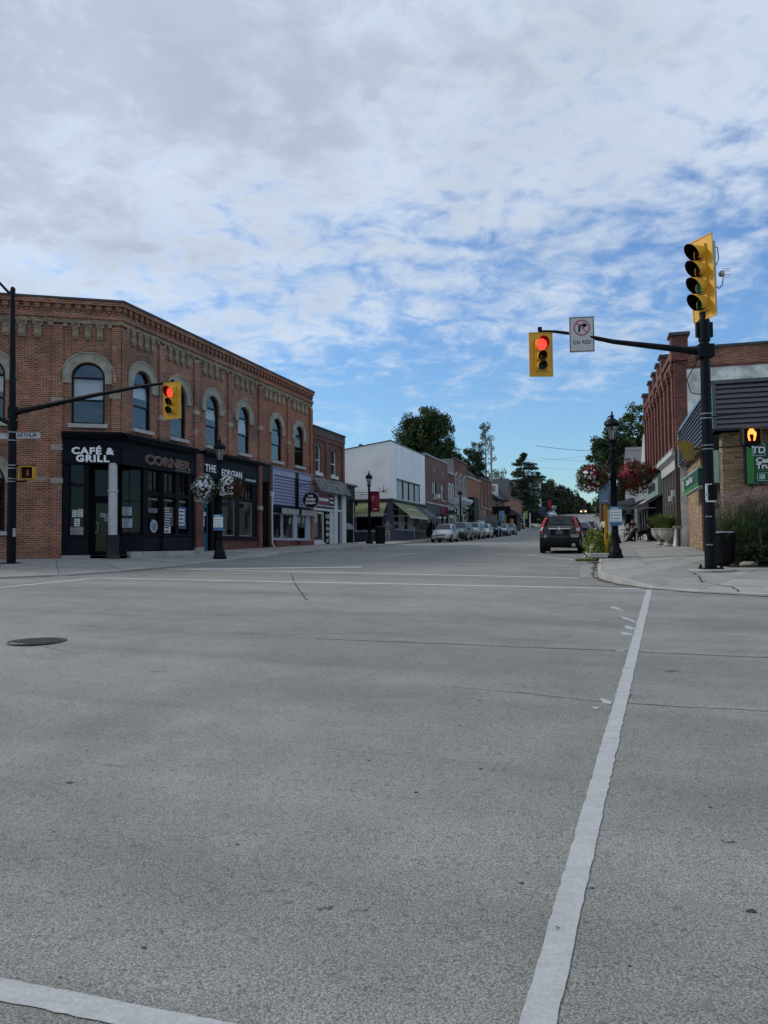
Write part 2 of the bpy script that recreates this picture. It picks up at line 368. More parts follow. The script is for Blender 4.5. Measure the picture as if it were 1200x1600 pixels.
# crosswalk line running towards the pole, built from both measured edges
LL = [(5.486, 16.166), (4.299, 12.949), (2.791, 8.863), (1.923, 6.509), (1.252, 4.691), (0.778, 3.406), (0.585, 2.884), (0.387, 2.347), (0.104, 1.578)]
LR = [(5.604, 16.158), (4.413, 12.936), (2.905, 8.859), (2.034, 6.503), (1.363, 4.689), (0.888, 3.405), (0.695, 2.881), (0.497, 2.346), (0.214, 1.577)]
A_, B_ = resample(LL, .3), None
mb = MB(); vs = []; rs = random.Random(5)
for q in range(len(LL)-1):
    n = max(2, int((Vector(LL[q])-Vector(LL[q+1])).length/.05))
    for i in range(n+(q == len(LL)-2)):
        f = i/n; a = Vector(LL[q]).lerp(Vector(LL[q+1]), f); b = Vector(LR[q]).lerp(Vector(LR[q+1]), f)
        w_ = .0018+.0007*a.y; a.x += rs.uniform(-w_, w_); b.x += rs.uniform(-w_, w_)
        vs += [(a.x, a.y, gf(a.y)+.004), (b.x, b.y, gf(b.y)+.004)]
mb.add(vs, [(2*i, 2*i+1, 2*i+3, 2*i+2) for i in range(len(vs)//2-1)])
tag(mb.build('crosswalk_line', M_PAINT, fix=False), kind='structure')
mb = MB()
rs = random.Random(9)
chips = []
for (cx_, cy_, a_, b_) in [(3.62, 11.5, .06, .40), (3.36, 10.6, .08, .25), (3.14, 10.05, .08, .18), (2.66, 8.78, .07, .04), (1.80, 6.35, .05, .12), (3.86, 12.9, .06, .4), (1.66, 6.15, .03, .05)]:
    chips.append([(cx_+a_*math.cos(t_)*rs.uniform(.5, 1.1), cy_+b_*math.sin(t_)*rs.uniform(.5, 1.1)) for t_ in [2*math.pi*i/14 for i in range(14)]])
for poly in chips:
    mb.add([(x, y, gf(y)+.004) for x, y in poly], [tuple(range(len(poly)))])
tag(mb.build('peeled_crosswalk_paint_marking', M_PAINT, fix=False), kind='structure')
ribbon('crosswalk_line', [(-4.5, 3.519), (-2.5, 2.917), (.4, 2.045), (.8, 1.92)], .10, M_PAINT, wob=.003, step=.04)
ribbon('crosswalk_line', [(-12.5, 10.5), (-10.42, 15.66), (-9.79, 17.22), (-9.02, 19.12), (-8.05, 21.48), (-2.717, 19.486), (1.71, 17.833), (5.44, 16.434)], .17, M_PAINT2, wob=.006)
ribbon('crosswalk_line', [(-7.137, 25.326), (-1.544, 22.707), (2.998, 20.573), (4.96, 19.642)], .17, M_PAINT2, wob=.006)
ribbon('stop_line', [(-6.7, 25.15), (-3.6, 25.22), (-.75, 25.3)], .40, M_PAINT2, wob=.01)
ribbon('parking_bay_line', [(6.15, 33.2), (7.2, 27.4)], .13, M_PAINT2, wob=.01)
for k, (a, b) in enumerate([((-.1, 33.), (1.5, 36.2)), ((-.6, 36), (-1.9, 36.4)), ((11, 75), (16, 92)), ((14.6, 90), (20, 112)), ((46, 196), (58, 238))]):
    ribbon('lane_line', [a, b], .13, M_PAINT2, wob=.01)
M_TAR = pm('tar_seam', (.045, .045, .045), .8, .3, 4)
def crack(pts, w, seed, name='road_crack_line'):
    rs = random.Random(seed); P_ = resample(pts, .22)
    Q = [tuple(p+Vector((rs.uniform(-.012, .012), rs.uniform(-.025, .025)))) for p in P_]
    return ribbon(name, Q, w, M_TAR, .003, 10, w*.3, seed=seed)
crack([(-.9, 9.95), (-.5, 9.8), (2.73, 8.74), (4.08, 8.25), (7, 7.2), (20, 3)], .02, 3)
crack([(.6, 7.0), (.99, 6.8), (1.95, 6.28), (2.95, 5.99), (6, 5.2)], .009, 4)
crack([(-9, 11.6), (-4.5, 11.4), (-1.2, 10.2)], .008, 6)
crack([(-2.77, 22.8), (-2.3, 19.5), (-1.96, 17.4), (-1.5, 14.8)], .03, 7)
crack([(-6.4, 13.5), (-4, 12.6), (1, 12.4), (5, 11.2)], .010, 8)
crack([(-12, 10.6), (-5.2, 10.0)], .012, 9)
# small dark spots and chips of debris lying on the asphalt
rs = random.Random(77); mb = MB()
for k in range(70):
    y = 2.5+rs.random()**1.6*14; x = rs.uniform(-.5, .5)*y*1.0
    r_ = rs.uniform(.003, .013)*(1 if rs.random() < .9 else 1.8); n = 7
    mb.add([(x+r_*math.cos(a)*rs.uniform(.6, 1.6), y+r_*math.sin(a)*rs.uniform(.4, 1), gf(y)+.0035) for a in [2*math.pi*i/n for i in range(n)]], [tuple(range(n))])
tag(mb.build('road_debris', M_TAR, fix=False), kind='stuff')
M_SMUDGE = paint('oil_smudge', (.06, .062, .06), .50)
for k, (px_, y_, rx_, ry_) in enumerate([(-.69, 4.10, .09, .035), (-.26, 3.05, .055, .022), (-.10, 3.02, .03, .014), (.39, 3.17, .03, .02), (1.58, 3.62, .035, .018), (-.13, 3.55, .02, .012), (-.62, 2.92, .018, .012), (-1.85, 4.15, .02, .012), (-1.05, 2.62, .02, .014), (.70, 4.9, .12, .05), (2.6, 7.6, .3, .12), (-2.4, 7.9, .35, .10), (-1.0, 14.2, .8, .3), (3.2, 13.5, .5, .25), (-5.5, 8.4, .3, .12)]):
    rs_ = random.Random(k); m_ = MB(); m_.add([(px_+rx_*math.cos(a_)*rs_.uniform(.7, 1.3), y_+ry_*math.sin(a_)*rs_.uniform(.7, 1.3), gf(y_)+.0034+.0315*ry_*math.sin(a_)) for a_ in [2*math.pi*i/16 for i in range(16)]], [tuple(range(16))])
    tag(m_.build('oil_stain_marking', M_SMUDGE, fix=False), kind='structure')['kind'] = 'structure'
crack([(-3.9, 10.2), (-3.0, 10.6), (-1.4, 10.3), (.2, 10.45)], .008, 21); crack([(-5.0, 9.7), (-5.6, 9.2), (-7.5, 9.0)], .008, 22); crack([(-4.2, 9.5), (-3.6, 9.0), (-2.8, 8.9)], .007, 23)
crack([(1.95, 6.28), (2.1, 6.6), (2.05, 7.1)], .006, 24); crack([(2.95, 5.99), (3.3, 6.3), (4.2, 6.2), (5, 6.5)], .007, 25); crack([(-2.0, 18.0), (-1.2, 17.6), (.4, 18.1), (2.2, 17.6)], .02, 26); crack([(-6.5, 17), (-3.5, 16.2), (-2.2, 16.5)], .018, 27)
# manhole cover
mh = thing('manhole_cover', 'round dark iron manhole cover set in the asphalt crossing', 'manhole cover', (-4.47, 9.92, gf(9.92)+.003), R(10))
M_IRON = pm('cast_iron', (.075, .075, .072), .55, .25, 20, .3, .6)
mb = MB(); mb.lathe([(.355, 0), (.355, .012), (.32, .012), (.32, .006)], n=40); mb.build('frame', M_IRON, mh)
mb = MB(); mb.lathe([(.318, .001), (.318, .010), (0.001, .010)], n=40)
for i in range(-6, 7):
    for j in range(-6, 7):
        if math.hypot(i, j)*.055 < .29: mb.box(i*.055-.017, i*.055+.017, j*.055-.017, j*.055+.017, .0102, .016)
mb.build('lid', pm('worn_iron', (.10, .10, .097), .5, .25, 20, .2, .5), mh)
# kerbs and slabs
KH = .13
def kerb_z(p, side):
    return gf(p[1])
def build_walk(outer, inner, rows_step, cols, name, kerb_name, ramp, rise=.02):
    base = MB(); Po = resample(outer, rows_step) if rows_step else [Vector(p) for p in outer]
    n = len(Po)
    # pair with the inner line by equal arc fraction per listed vertex
    Pi = []; Pout = []
    for (a, b), (c, d) in zip(zip(outer, outer[1:]), zip(inner, inner[1:])):
        a, b, c, d = map(Vector, (a, b, c, d)); k = max(1, round(max((b-a).length, (d-c).length*.8)/rows_step))
        for i in range(k): Pout.append(a.lerp(b, i/k)); Pi.append(c.lerp(d, i/k))
    Pout.append(Vector(outer[-1])); Pi.append(Vector(inner[-1])); n = len(Pout)
    root = thing(name, None, None); root['kind'] = 'structure'
    def H(p, o_): return gf(p.y)+(.03 if ramp(o_) else KH)+rise*(p-o_).length
    vs = []; 
    for i in range(n):
        o_, q = Pout[i], Pi[i]; a = o_+(q-o_).normalized()*.17
        for p in (o_, q): vs.append((p.x, p.y, H(p, o_)-.02))
    base.add(vs, [(2*i, 2*i+2, 2*i+3, 2*i+1) for i in range(n-1)])
    base.build('paving_bed', M_JOINT, root)
    def slab(c4, nm, mat_, th=.05, gap=.011):
        cen = sum((Vector(c) for c in c4), Vector())/4
        tp = [Vector(c)+(cen-Vector(c)).normalized()*gap*1.4 for c in c4]
        mb_ = MB(); mb_.add([(p-cen) for p in tp]+[(p-cen-Vector((0, 0, th))) for p in tp], [(0, 1, 2, 3), (0, 4, 5, 1), (1, 5, 6, 2), (2, 6, 7, 3), (3, 7, 4, 0)])
        mb_.build(nm, mat_, root, Matrix.Translation(cen))
    for i in range(n-1):
        o0, o1, q0, q1 = Pout[i], Pout[i+1], Pi[i], Pi[i+1]
        k0 = o0+(q0-o0).normalized()*.17; k1 = o1+(q1-o1).normalized()*.17
        def V3(p, o_, dz=0.): return Vector((p.x, p.y, H(p, o_)+dz))
        slab([V3(o0, o0), V3(k0, o0), V3(k1, o1), V3(o1, o1)], kerb_name, M_KERB, .3, .003)
        far = (o0.y > 75)
        cc = 1 if far else cols
        for j in range(cc):
            a0, a1 = k0.lerp(q0, j/cc), k1.lerp(q1, j/cc); b0, b1 = k0.lerp(q0, (j+1)/cc), k1.lerp(q1, (j+1)/cc)
            slab([V3(a0, o0), V3(b0, o0), V3(b1, o1), V3(a1, o1)], 'paving_slab', M_CON)
    return root
left_ramp = lambda p: p.y < 34
wl = build_walk(CL[1:16], [(-42, 22.4), (-22, 27.5), (-16.5, 29.0), (-14.5, 29.45), (-12.8, 29.9), (-11.2, 30.3), (-10.5, 30.5), (-10.0, 32), (-8.9, 35.5), (-6.6, 42.6), (-2.9, 54.0), (1.9, 67.0), (13.2, 104), (32.6, 171), (64.5, 310)], 1.75, 3, 'sidewalk', 'kerb_stone', left_ramp)
right_ramp = lambda p: p.y < 17.5
wr = build_walk(CRT, [(46, -1), (28, 12), (20, 16.5), (15.5, 19.5), (12.8, 21.3), (11.4, 22.3), (10.9, 23.4), (10.7, 24.3), (10.8, 24.9), (11.0, 25.4), (11.5, 27.2), (14.2, 36.2), (21.8, 66), (35, 110), (53, 170), (89.5, 307)], 1.6, 3, 'sidewalk', 'kerb_stone', right_ramp)
# strip of gutter concrete along the kerb by the parked vehicles
ribbon('gutter_pavement', [(5.2, 19.6), (6.25, 23.8), (9.85, 36), (18.9, 66)], .42, M_CON, .006, 1.5)
ribbon('gutter_pavement', [(-7.1, 26.6), (-6.3, 30.1), (-5.1, 33.6), (-2.45, 42.7), (.4, 52.4), (4.6, 67.4)], .5, M_CON, .006, 1.5)
def walk_z(x, y, side):
    """height of the pavement surface"""
    pts = CL if side == 'l' else CRT
    d = min((Vector((x, y))-(Vector(a)+(Vector(b)-Vector(a))*max(0, min(1, (Vector((x, y))-Vector(a)).dot(Vector(b)-Vector(a))/(Vector(b)-Vector(a)).length_squared)))).length for a, b in zip(pts, pts[1:]))
    r_ = (y < 34) if side == 'l' else (y < 17.5)
    return gf(y)+(.03 if r_ else KH)+.02*d

ribbon('gutter_dirt_line', [(p[0]+.0, p[1]) for p in [(-20.1, 19.0), (-14, 20.8), (-11.1, 21.7), (-9.4, 22.5), (-8.1, 24.15), (-7.2, 26.4), (-6.45, 29.9), (-5.28, 33.5), (-2.65, 42.6), (.2, 52.3), (4.4, 67.3)]], .10, M_JOINT, .009, .35, .04, seed=3)  # dark ribbon painting the shading of the kerb face, with gutter dirt
ribbon('gutter_dirt_line', [(14, 9.78), (9.55, 13.08), (7.2, 14.65), (6.22, 15.5), (5.62, 16.45), (5.32, 17.6), (5.27, 18.8), (5.42, 20.0), (6.47, 23.8), (10.07, 36.0), (19.0, 66.0)], .11, M_JOINT, .009, .3, .05, seed=4)  # same painted kerb-face shade and dirt on the bank side
def walk_crack(pts, w, seed):
    rs_ = random.Random(seed); P_ = [p+Vector((rs_.uniform(-.04, .04), rs_.uniform(-.04, .04))) for p in resample(pts, .3)]; mb_ = MB(); vs_ = []
    for i, p in enumerate(P_):
        ww = w*(.5+rs_.random()); t_ = (P_[min(i+1, len(P_)-1)]-P_[max(0, i-1)]).normalized(); n_ = Vector((-t_.y, t_.x))*ww/2
        for q_ in (p+n_, p-n_): vs_.append((q_.x, q_.y, walk_z(q_.x, q_.y, 'r')+.006))
    mb_.add(vs_, [(2*i, 2*i+1, 2*i+3, 2*i+2) for i in range(len(P_)-1)]); tag(mb_.build('pavement_crack_line', M_TAR, fix=False), kind='structure')
walk_crack([(7.0, 15.2), (7.25, 16.1), (7.1, 17.2), (7.5, 18.8)], .05, 1); walk_crack([(5.9, 17.0), (6.6, 16.7), (7.2, 16.4), (8.0, 15.9)], .035, 2); walk_crack([(9.5, 14.6), (10.2, 16.2), (10.6, 18.5)], .03, 3)
# ---------------------------------------------------------------- shared building pieces
BR_DARK = brick_mat('weathered_brown_brick', (.30, .073, .030), (.135, .036, .021), (.33, .25, .185), stain=.36)
BR_ORANGE = brick_mat('orange_brick', (.32, .090, .036), (.21, .060, .030), (.30, .19, .13), pale=(.40, .26, .18), stain=.2, patch=False)
BR_RED = brick_mat('dull_red_brick', (.20, .050, .032), (.13, .036, .027), (.13, .085, .07), stain=.25, patch=False)
BR_BROWN = brick_mat('plain_brown_brick', (.17, .075, .06), (.14, .064, .055), (.16, .10, .085), stain=.15, patch=False)
BR_TAN = brick_mat('tan_bank_brick', (.33, .225, .125), (.26, .175, .10), (.16, .12, .085), stain=.12, patch=False, w=.30, h=.085, ms=.012)
BR_BUFF = brick_mat('buff_brick', (.34, .255, .17), (.26, .19, .13), (.24, .19, .14), stain=.25, patch=False)
STONE = pm('grey_stone', (.31, .28, .225), .85, .32, 2.2, .4)
SILL = pm('pale_sill_stone', (.42, .40, .38), .8, .15, 6, .2)
FLASH = pm('dark_flashing', (.05, .05, .055), .5, .2, 5)
ROOF = pm('flat_roof', (.09, .09, .09), .9, .2, 2)
BLACKF = pm('black_window_frame', (.012, .013, .016), .35, .2, 5)
NAVY = pm('navy_black_painted_wood', (.0045, .006, .010), .5, .25, 4, .1)
WHITEP = pm('white_paint', (.60, .61, .62), .5, .08, 5, .05)
OFFW = pm('offwhite_painted_metal', (.50, .50, .49), .45, .15, 4, .05)
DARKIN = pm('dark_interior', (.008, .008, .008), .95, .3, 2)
GLASS = glass_mat('window_glass', refl=.24, trans=.85)
GLASS2 = glass_mat('shop_glass', refl=.03, trans=.5)
GLASSD = glass_mat('old_window_glass', refl=.3, trans=.3, rough=.08)
BLIND = pm('roller_blind', (.55, .56, .55), .8, .08, 3)
CURT = pm('dark_curtain', (.10, .10, .10), .9, .3, 6)
PAPER = pm('white_paper', (.62, .63, .62), .8, .08, 14)
INK = pm('printed_ink', (.05, .05, .06), .7, .2, 9)
BLACKM = pm('black_pole_metal', (.006, .007, .010), .45, .25, 6, .08, spec=.12)
def wall_arched(x0, x1, z0, z1, ops, name, mat_, parent, M, depth=.22, back=None):
    """wall face at y=0 with openings (cx, halfwidth, zsill, zspring, arch?) and reveals"""
    mb = MB(); xs_ = x0
    for (c, hw, zs, zp, arch) in sorted(ops):
        a, b = c-hw, c+hw
        if a > xs_: mb.quad((xs_, 0, z0), (a, 0, z0), (a, 0, z1), (xs_, 0, z1))
        if zs > z0: mb.quad((a, 0, z0), (b, 0, z0), (b, 0, zs), (a, 0, zs))
        if arch:
            n = 14; rz = hw if arch is True else arch
            pts = [(c-hw*math.cos(math.pi*i/n), zp+rz*math.sin(math.pi*i/n)) for i in range(n+1)]
        else: pts = [(a, zp), (b, zp)]
        for p, q in zip(pts, pts[1:]):
            mb.quad((p[0], 0, p[1]), (q[0], 0, q[1]), (q[0], 0, z1), (p[0], 0, z1))
            mb.quad((p[0], 0, p[1]), (p[0], depth, p[1]), (q[0], depth, q[1]), (q[0], 0, q[1]))
        mb.quad((a, 0, zs), (a, depth, zs), (a, depth, zp), (a, 0, zp)); mb.quad((b, 0, zs), (b, 0, zp), (b, depth, zp), (b, depth, zs))
        mb.quad((a, 0, zs), (b, 0, zs), (b, depth, zs), (a, depth, zs)); xs_ = b
    if xs_ < x1: mb.quad((xs_, 0, z0), (x1, 0, z0), (x1, 0, z1), (xs_, 0, z1))
    return mb.build(name, mat_, parent, M, fix=False)
def arched_window(root, M, c, hw, zs, zp, frame=BLACKF, fw_=.075, y=.10, blind=.45, arch=True, meet=None, sill=True, sillm=None, glass=None, transom=True, rz=None):
    rz = rz or hw
    """window (> frame as the window itself, panes, blind); sill and hood are parts of the building"""
    w = MB(); n = 16
    Mw = M @ T(c, 0, 0)
    if arch:
        for i in range(n):
            a0, a1 = math.pi*i/n, math.pi*(i+1)/n
            f = lambda a, r_: (r_*math.cos(a)*hw/hw, zp+math.sin(a)*(r_*rz/hw))
            w.prism([f(a0, hw-fw_), f(a0, hw), f(a1, hw), f(a1, hw-fw_)], y-.04, y+.05)
        top = zp
    else: top = zp; w.box(-hw, hw, y-.04, y+.05, zp-fw_, zp)
    w.box(-hw, -hw+fw_, y-.04, y+.05, zs, top); w.box(hw-fw_, hw, y-.04, y+.05, zs, top); w.box(-hw+fw_, hw-fw_, y-.04, y+.05, zs, zs+fw_)
    meet = meet if meet is not None else zs+(zp-zs)*.52
    w.box(-hw+fw_, hw-fw_, y-.025, y+.04, meet-.035, meet+.035)
    if transom and arch: w.box(-hw+fw_, hw-fw_, y-.03, y+.04, zp-.04, zp+.04)
    wo_ = w.build('window', frame, root, Mw)
    def pane(z0_, z1_, yy):
        p = MB(); p.quad((-hw+fw_/2, yy, z0_), (hw-fw_/2, yy, z0_), (hw-fw_/2, yy, z1_), (-hw+fw_/2, yy, z1_)); p.build('pane', glass or GLASS, wo_, fix=False)
    pane(zs+fw_/2, meet, y+.02); pane(meet, zp, y+.005)
    if arch:
        p = MB(); p.add([((hw-fw_/2)*math.cos(math.pi*i/n), y+.006, zp+(rz-fw_/2)*math.sin(math.pi*i/n)) for i in range(n+1)], [tuple(range(n+1))]); p.build('pane', glass or GLASS, wo_, fix=False)
    if blind:
        b = MB(); zt = zp+rz*.96 if arch else zp; b.box(-hw+.03, hw-.03, y+.11, y+.118, zt-(zt-zs)*blind, zt if not arch else zp+.02)
        b.build('blind', BLIND, wo_)
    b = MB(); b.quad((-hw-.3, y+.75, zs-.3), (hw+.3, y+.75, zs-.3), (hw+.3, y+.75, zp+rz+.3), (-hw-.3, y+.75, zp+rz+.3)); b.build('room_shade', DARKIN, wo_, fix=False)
    if sill:
        s_ = MB(); s_.box(c-hw-.12, c+hw+.12, -.13, .12, zs-.16, zs); s_.build('window_sill', sillm or SILL, root, M, bevel=.01)
    return wo_
def shop_light(root, M, x0, x1, z0, z1, y=.06, frame=NAVY, nx=1, nz=1, bar=.035, fw_=.055, glass=GLASS2, name='shop_window'):
    w = MB(); w.box(x0, x0+fw_, y-.03, y+.05, z0, z1); w.box(x1-fw_, x1, y-.03, y+.05, z0, z1); w.box(x0+fw_, x1-fw_, y-.03, y+.05, z0, z0+fw_); w.box(x0+fw_, x1-fw_, y-.03, y+.05, z1-fw_, z1)
    for i in range(1, nx): xx = x0+(x1-x0)*i/nx; w.box(xx-bar/2, xx+bar/2, y-.02, y+.04, z0+fw_, z1-fw_)
    for j in range(1, nz): zz = z0+(z1-z0)*j/nz; w.box(x0+fw_, x1-fw_, y-.018, y+.038, zz-bar/2, zz+bar/2)
    o = w.build(name, frame, root, M)
    for i in range(nx):
        for j in range(nz):
            a, b = x0+(x1-x0)*i/nx, x0+(x1-x0)*(i+1)/nx; c, d = z0+(z1-z0)*j/nz, z0+(z1-z0)*(j+1)/nz
            p = MB(); p.quad((a+.01, y+.012, c+.01), (b-.01, y+.012, c+.01), (b-.01, y+.012, d-.01), (a+.01, y+.012, d-.01)); p.build('pane', glass, o, fix=False)
    return o
def poster(root, M, x0, x1, z0, z1, y, seed=0, col=PAPER, lines=5, dark=INK, name='poster'):
    rs = random.Random(seed); p = MB(); p.box(x0, x1, y-.006, y, z0, z1); o = p.build(name, col, root, M)
    q = MB(); h = (z1-z0)
    for i in range(lines):
        zc_ = z1-h*(i+.7)/(lines+.4); q.box(x0+(x1-x0)*.12, x1-(x1-x0)*rs.uniform(.12, .4), y-.009, y-.0062, zc_-h*.16/lines, zc_+h*.16/lines)
    q.build('print', dark, o); return o
def shell(root, M, x0, x1, z0, z1, depth, mat_=None, roofm=None, name='wall', left=True, right=True, roofdrop=.35, back=True):
    """side walls, back wall and roof behind a facade that faces -y"""
    mb = MB()
    if left: mb.quad((x0, depth, z0), (x0, 0.001, z0), (x0, 0.001, z1), (x0, depth, z1))
    if right: mb.quad((x1, 0.001, z0), (x1, depth, z0), (x1, depth, z1), (x1, 0.001, z1))
    if back: mb.quad((x1, depth, z0), (x0, depth, z0), (x0, depth, z1), (x1, depth, z1))
    mb.build(name, mat_ or BR_DARK, root, M, fix=False)
    mb = MB(); mb.quad((x0, 0.05, z1-roofdrop), (x1, .05, z1-roofdrop), (x1, depth, z1-roofdrop), (x0, depth, z1-roofdrop)); mb.build('roof', roofm or ROOF, root, M, fix=False)
ANG_B = math.atan2(18.48, 5.95); ANG_A = math.atan2(1.11, 4.31)
# ================================================================ brick corner building
CB = thing('corner_building', 'two storey brown brick corner building with arched windows and navy cafe front', 'building', (-10.5, 30.5, 1.1), ANG_B)
ZB = 1.1
MBf = Matrix.Translation((0, 0, -ZB))                                   # street face: x along the street
MAf = Matrix.Translation((0, 0, -ZB)) @ Matrix.Rotation(ANG_A-ANG_B, 4, 'Z')   # cross street face: x negative
HW, ZS, ZP = .6, 6.42, 8.26
winB = [1.42, 4.12, 7.09, 10.27]
winA = [-1.21, -4.85, -8.2]
wall_arched(0, 11.89, 6.05, 11.0, [(c, HW, ZS, ZP, True) for c in winB], 'wall', BR_DARK, CB, MBf)
wall_arched(-15, 0, 6.05, 11.0, [(c, .62, ZS, ZP, True) for c in winA], 'wall', BR_DARK, CB, MAf)
lowA = [(-4.95, .75, 2.2, 4.1, .75), (-8.6, .75, 2.2, 4.1, .75)]
wall_arched(-15, -2.13, 0.4, 6.05, lowA, 'wall', BR_DARK, CB, MAf)
for c, f in [(c, MBf) for c in winB]+[(c, MAf) for c in winA]:
    arched_window(CB, f, c, HW if f is MBf else .62, ZS, ZP, blind=random.Random(int(c*10)).choice([.45, .55, .5, .6]))
    h = MB(); h.ring(c, ZP, .63, .98, -.07, .02, n=18, legs=.22); h.build('window_hood', STONE, CB, f)
    h = MB(); h.ring(c, ZP, .975, 1.03, -.10, .0, n=18, legs=.16); h.build('hood_moulding', STONE, CB, f)
for (c, hw, a, b, r_) in lowA:
    arched_window(CB, MAf, c, hw, a, b, blind=0, rz=r_)
    h = MB(); h.ring(c, b, .78, 1.15, -.06, .02, n=18, legs=.05); h.build('window_hood', STONE, CB, MAf)
# back and inner shell
mb = MB()
mb.quad((11.8, 0.01, -1), (11.8, 12, -1), (11.8, 12, 9.9), (11.8, .01, 9.9)); mb.build('wall', BR_DARK, CB, fix=False)
mb = MB(); pA = Matrix.Rotation(ANG_A-ANG_B, 4, 'Z') @ Vector((-15, 0, 0)); pA2 = Matrix.Rotation(ANG_A-ANG_B, 4, 'Z') @ Vector((-15, 12, 0))
mb.add([(0.05, .05, 9.6), (11.8, .05, 9.6), (11.8, 12, 9.6), (pA2.x, pA2.y, 9.6), (pA.x, pA.y+.05, 9.6)], [(0, 1, 2, 3, 4)]); mb.build('roof', ROOF, CB, fix=False)
mb = MB(); mb.quad((11.8, 12, -1), (pA2.x, pA2.y, -1), (pA2.x, pA2.y, 10), (11.8, 12, 10)); mb.quad((pA2.x, pA2.y, -1), (pA.x, pA.y, -1), (pA.x, pA.y, 10), (pA2.x, pA2.y, 10)); mb.build('wall', BR_DARK, CB, fix=False)
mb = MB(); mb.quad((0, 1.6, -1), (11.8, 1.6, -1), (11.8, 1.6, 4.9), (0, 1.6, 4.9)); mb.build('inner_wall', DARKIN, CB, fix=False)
def pilasters(root, M, xs_, z0, z1, mat_, w=.36, d=.10):
    for x in xs_:
        p = MB(); p.box(x-w/2, x+w/2, -d, .0, z0, z1); p.build('pilaster', mat_, root, M)
pilasters(CB, MBf, [2.74, 5.55, 8.70], 6.05, 10.3, BR_DARK)
pilasters(CB, MAf, [-2.33, -3.75-2.9, -10.2], 6.05, 10.3, BR_DARK)
p = MB(); p.box(-.02, .30, -.10, 0, 6.12, 10.3); p.build('corner_pier', BR_DARK, CB, MBf)
p = MB(); p.box(-.32, .02, -.098, 0, 6.12, 10.3); p.build('corner_pier', BR_DARK, CB, MAf)
p = MB(); p.box(-2.51, -2.15, -.1, 0, .4, 6.05); p.build('pilaster', BR_DARK, CB, MAf)
for f, x, z in ((MAf, -2.33, 4.05), (MAf, -2.33, 5.35), (MAf, -2.33, 7.2), (MBf, 2.74, 7.0), (MBf, 5.55, 7.7), (MBf, 8.7, 7.6), (MAf, -.2, 7.45)):
    p = MB(); p.box(x-.22, x+.22, -.125, -.0, z, z+.22); p.build('stone_block', STONE, CB, f, bevel=.015)
# niches with corbelled pendants: one shared pendant and one shared stepped arch
def pendant_mesh(w=.27, d=.085):
    m_ = MB(); m_.box(-w/2, w/2, -d, 0, 0, .62); m_.box(-w/2-.02, w/2+.02, -d-.02, 0, .07, .14); return m_
def steps_mesh(pw, ww, d=.085):
    """stepped top of a niche, centred on the niche"""
    nw = pw-ww; m_ = MB()
    for k, (fr, z0, z1) in enumerate([(.5, .62, .72), (.30, .72, .80), (.12, .80, .88)]):
        for s_ in (-1, 1):
            a, b = sorted((s_*nw*fr*.62, s_*pw/2)); m_.box(a, b, -d, 0, z0, z1)
    return m_
def corbel_table(root, M, bays, mat_, z0=9.79, ztop=10.42):
    pm_ = None; cache = {}
    for (a, b, n) in bays:
        pitch = (b-a)/n; ww = pitch*.45
        key = round(pitch, 2)
        if key not in cache: cache[key] = (pendant_mesh(ww).mesh('pendant', mat_), steps_mesh(pitch, ww).mesh('niche_head', mat_))
        for i in range(n):
            inst(cache[key][1], root, M @ T(a+pitch*(i+.5), 0, z0-.12))
            if i: inst(cache[key][0], root, M @ T(a+pitch*i, 0, z0))
    a0, b0 = bays[0][0], bays[-1][1]
for f, bays in ((MBf, [(.30, 2.56, 5), (2.92, 5.37, 5), (5.73, 8.52, 5), (8.88, 11.7, 5)]), (MAf, [(-2.15, -.32, 4), (-6.47, -2.51, 7), (-10.0, -6.83, 6), (-15, -10.4, 8)])):
    corbel_table(CB, f, bays, BR_BUFF)
def cornice(root, M, x0, x1, brick, ends=(0, 0)):
    p = MB(); p.box(x0, x1, -.09, 0, 10.42, 10.60); p.build('buff_band', BR_BUFF, root, M)
    p = MB(); p.box(x0, x1, -.16, 0, 10.60, 10.70); p.box(x0, x1, -.12, 0, 10.702, 10.80); p.build('moulding', brick, root, M)
    p = MB(); p.box(x0, x1, -.06, 0, 10.80, 11.14); p.build('frieze', brick, root, M)
    p = MB(); p.box(x0, x1, -.22, .3, 11.14, 11.32); p.build('parapet_course', brick, root, M)
    p = MB(); p.box(x0-.03, x1+.03, -.26, .34, 11.32, 11.39); p.build('coping', FLASH, root, M)
    dm = MB(); dm.box(-.11, .11, -.17, -.06, .10, .30); dm.box(-.07, .07, -.13, -.06, 0, .10); dm = dm.mesh('dentil', brick)
    n = int(abs(x1-x0)/.37)
    for i in range(n): inst(dm, root, M @ T(x0+(x1-x0)*(i+.5)/n, 0, 10.84))
cornice(CB, MBf, -.12, 11.89, BR_DARK); cornice(CB, MAf, -15, .12, BR_DARK)
# pale mortar smears over the first windows are part of the brick; storefront:
def box_part(root, M, name, mat_, *b, bevel=0.):
    m_ = MB(); m_.box(*b); return m_.build(name, mat_, root, M, bevel=bevel)
def fascia(root, M, x0, x1, z0=4.87, z1=6.08, mat_=NAVY, out=.12):
    box_part(root, M, 'sign_board', mat_, x0, x1, -out, .1, z0, 5.52)
    box_part(root, M, 'fascia_panel', mat_, x0, x1, -out+.05, .1, 5.52, 5.80)
    m_ = MB(); m_.prismx([(-out-.02, 5.80), (-out-.10, 5.88), (-out-.16, 5.98), (-out-.2, 6.0), (-out-.2, z1), (.1, z1), (.1, 5.80)], x0, x1); m_.build('fascia_cornice', mat_, root, M)
    box_part(root, M, 'fascia_bead', mat_, x0, x1, -out-.03, -out, 5.46, 5.54)
    box_part(root, M, 'fascia_bead', mat_, x0, x1, -out-.03, -out, z0-.03, z0+.05)
fascia(CB, MBf, -.05, 5.42); fascia(CB, MAf, -2.15, .05)
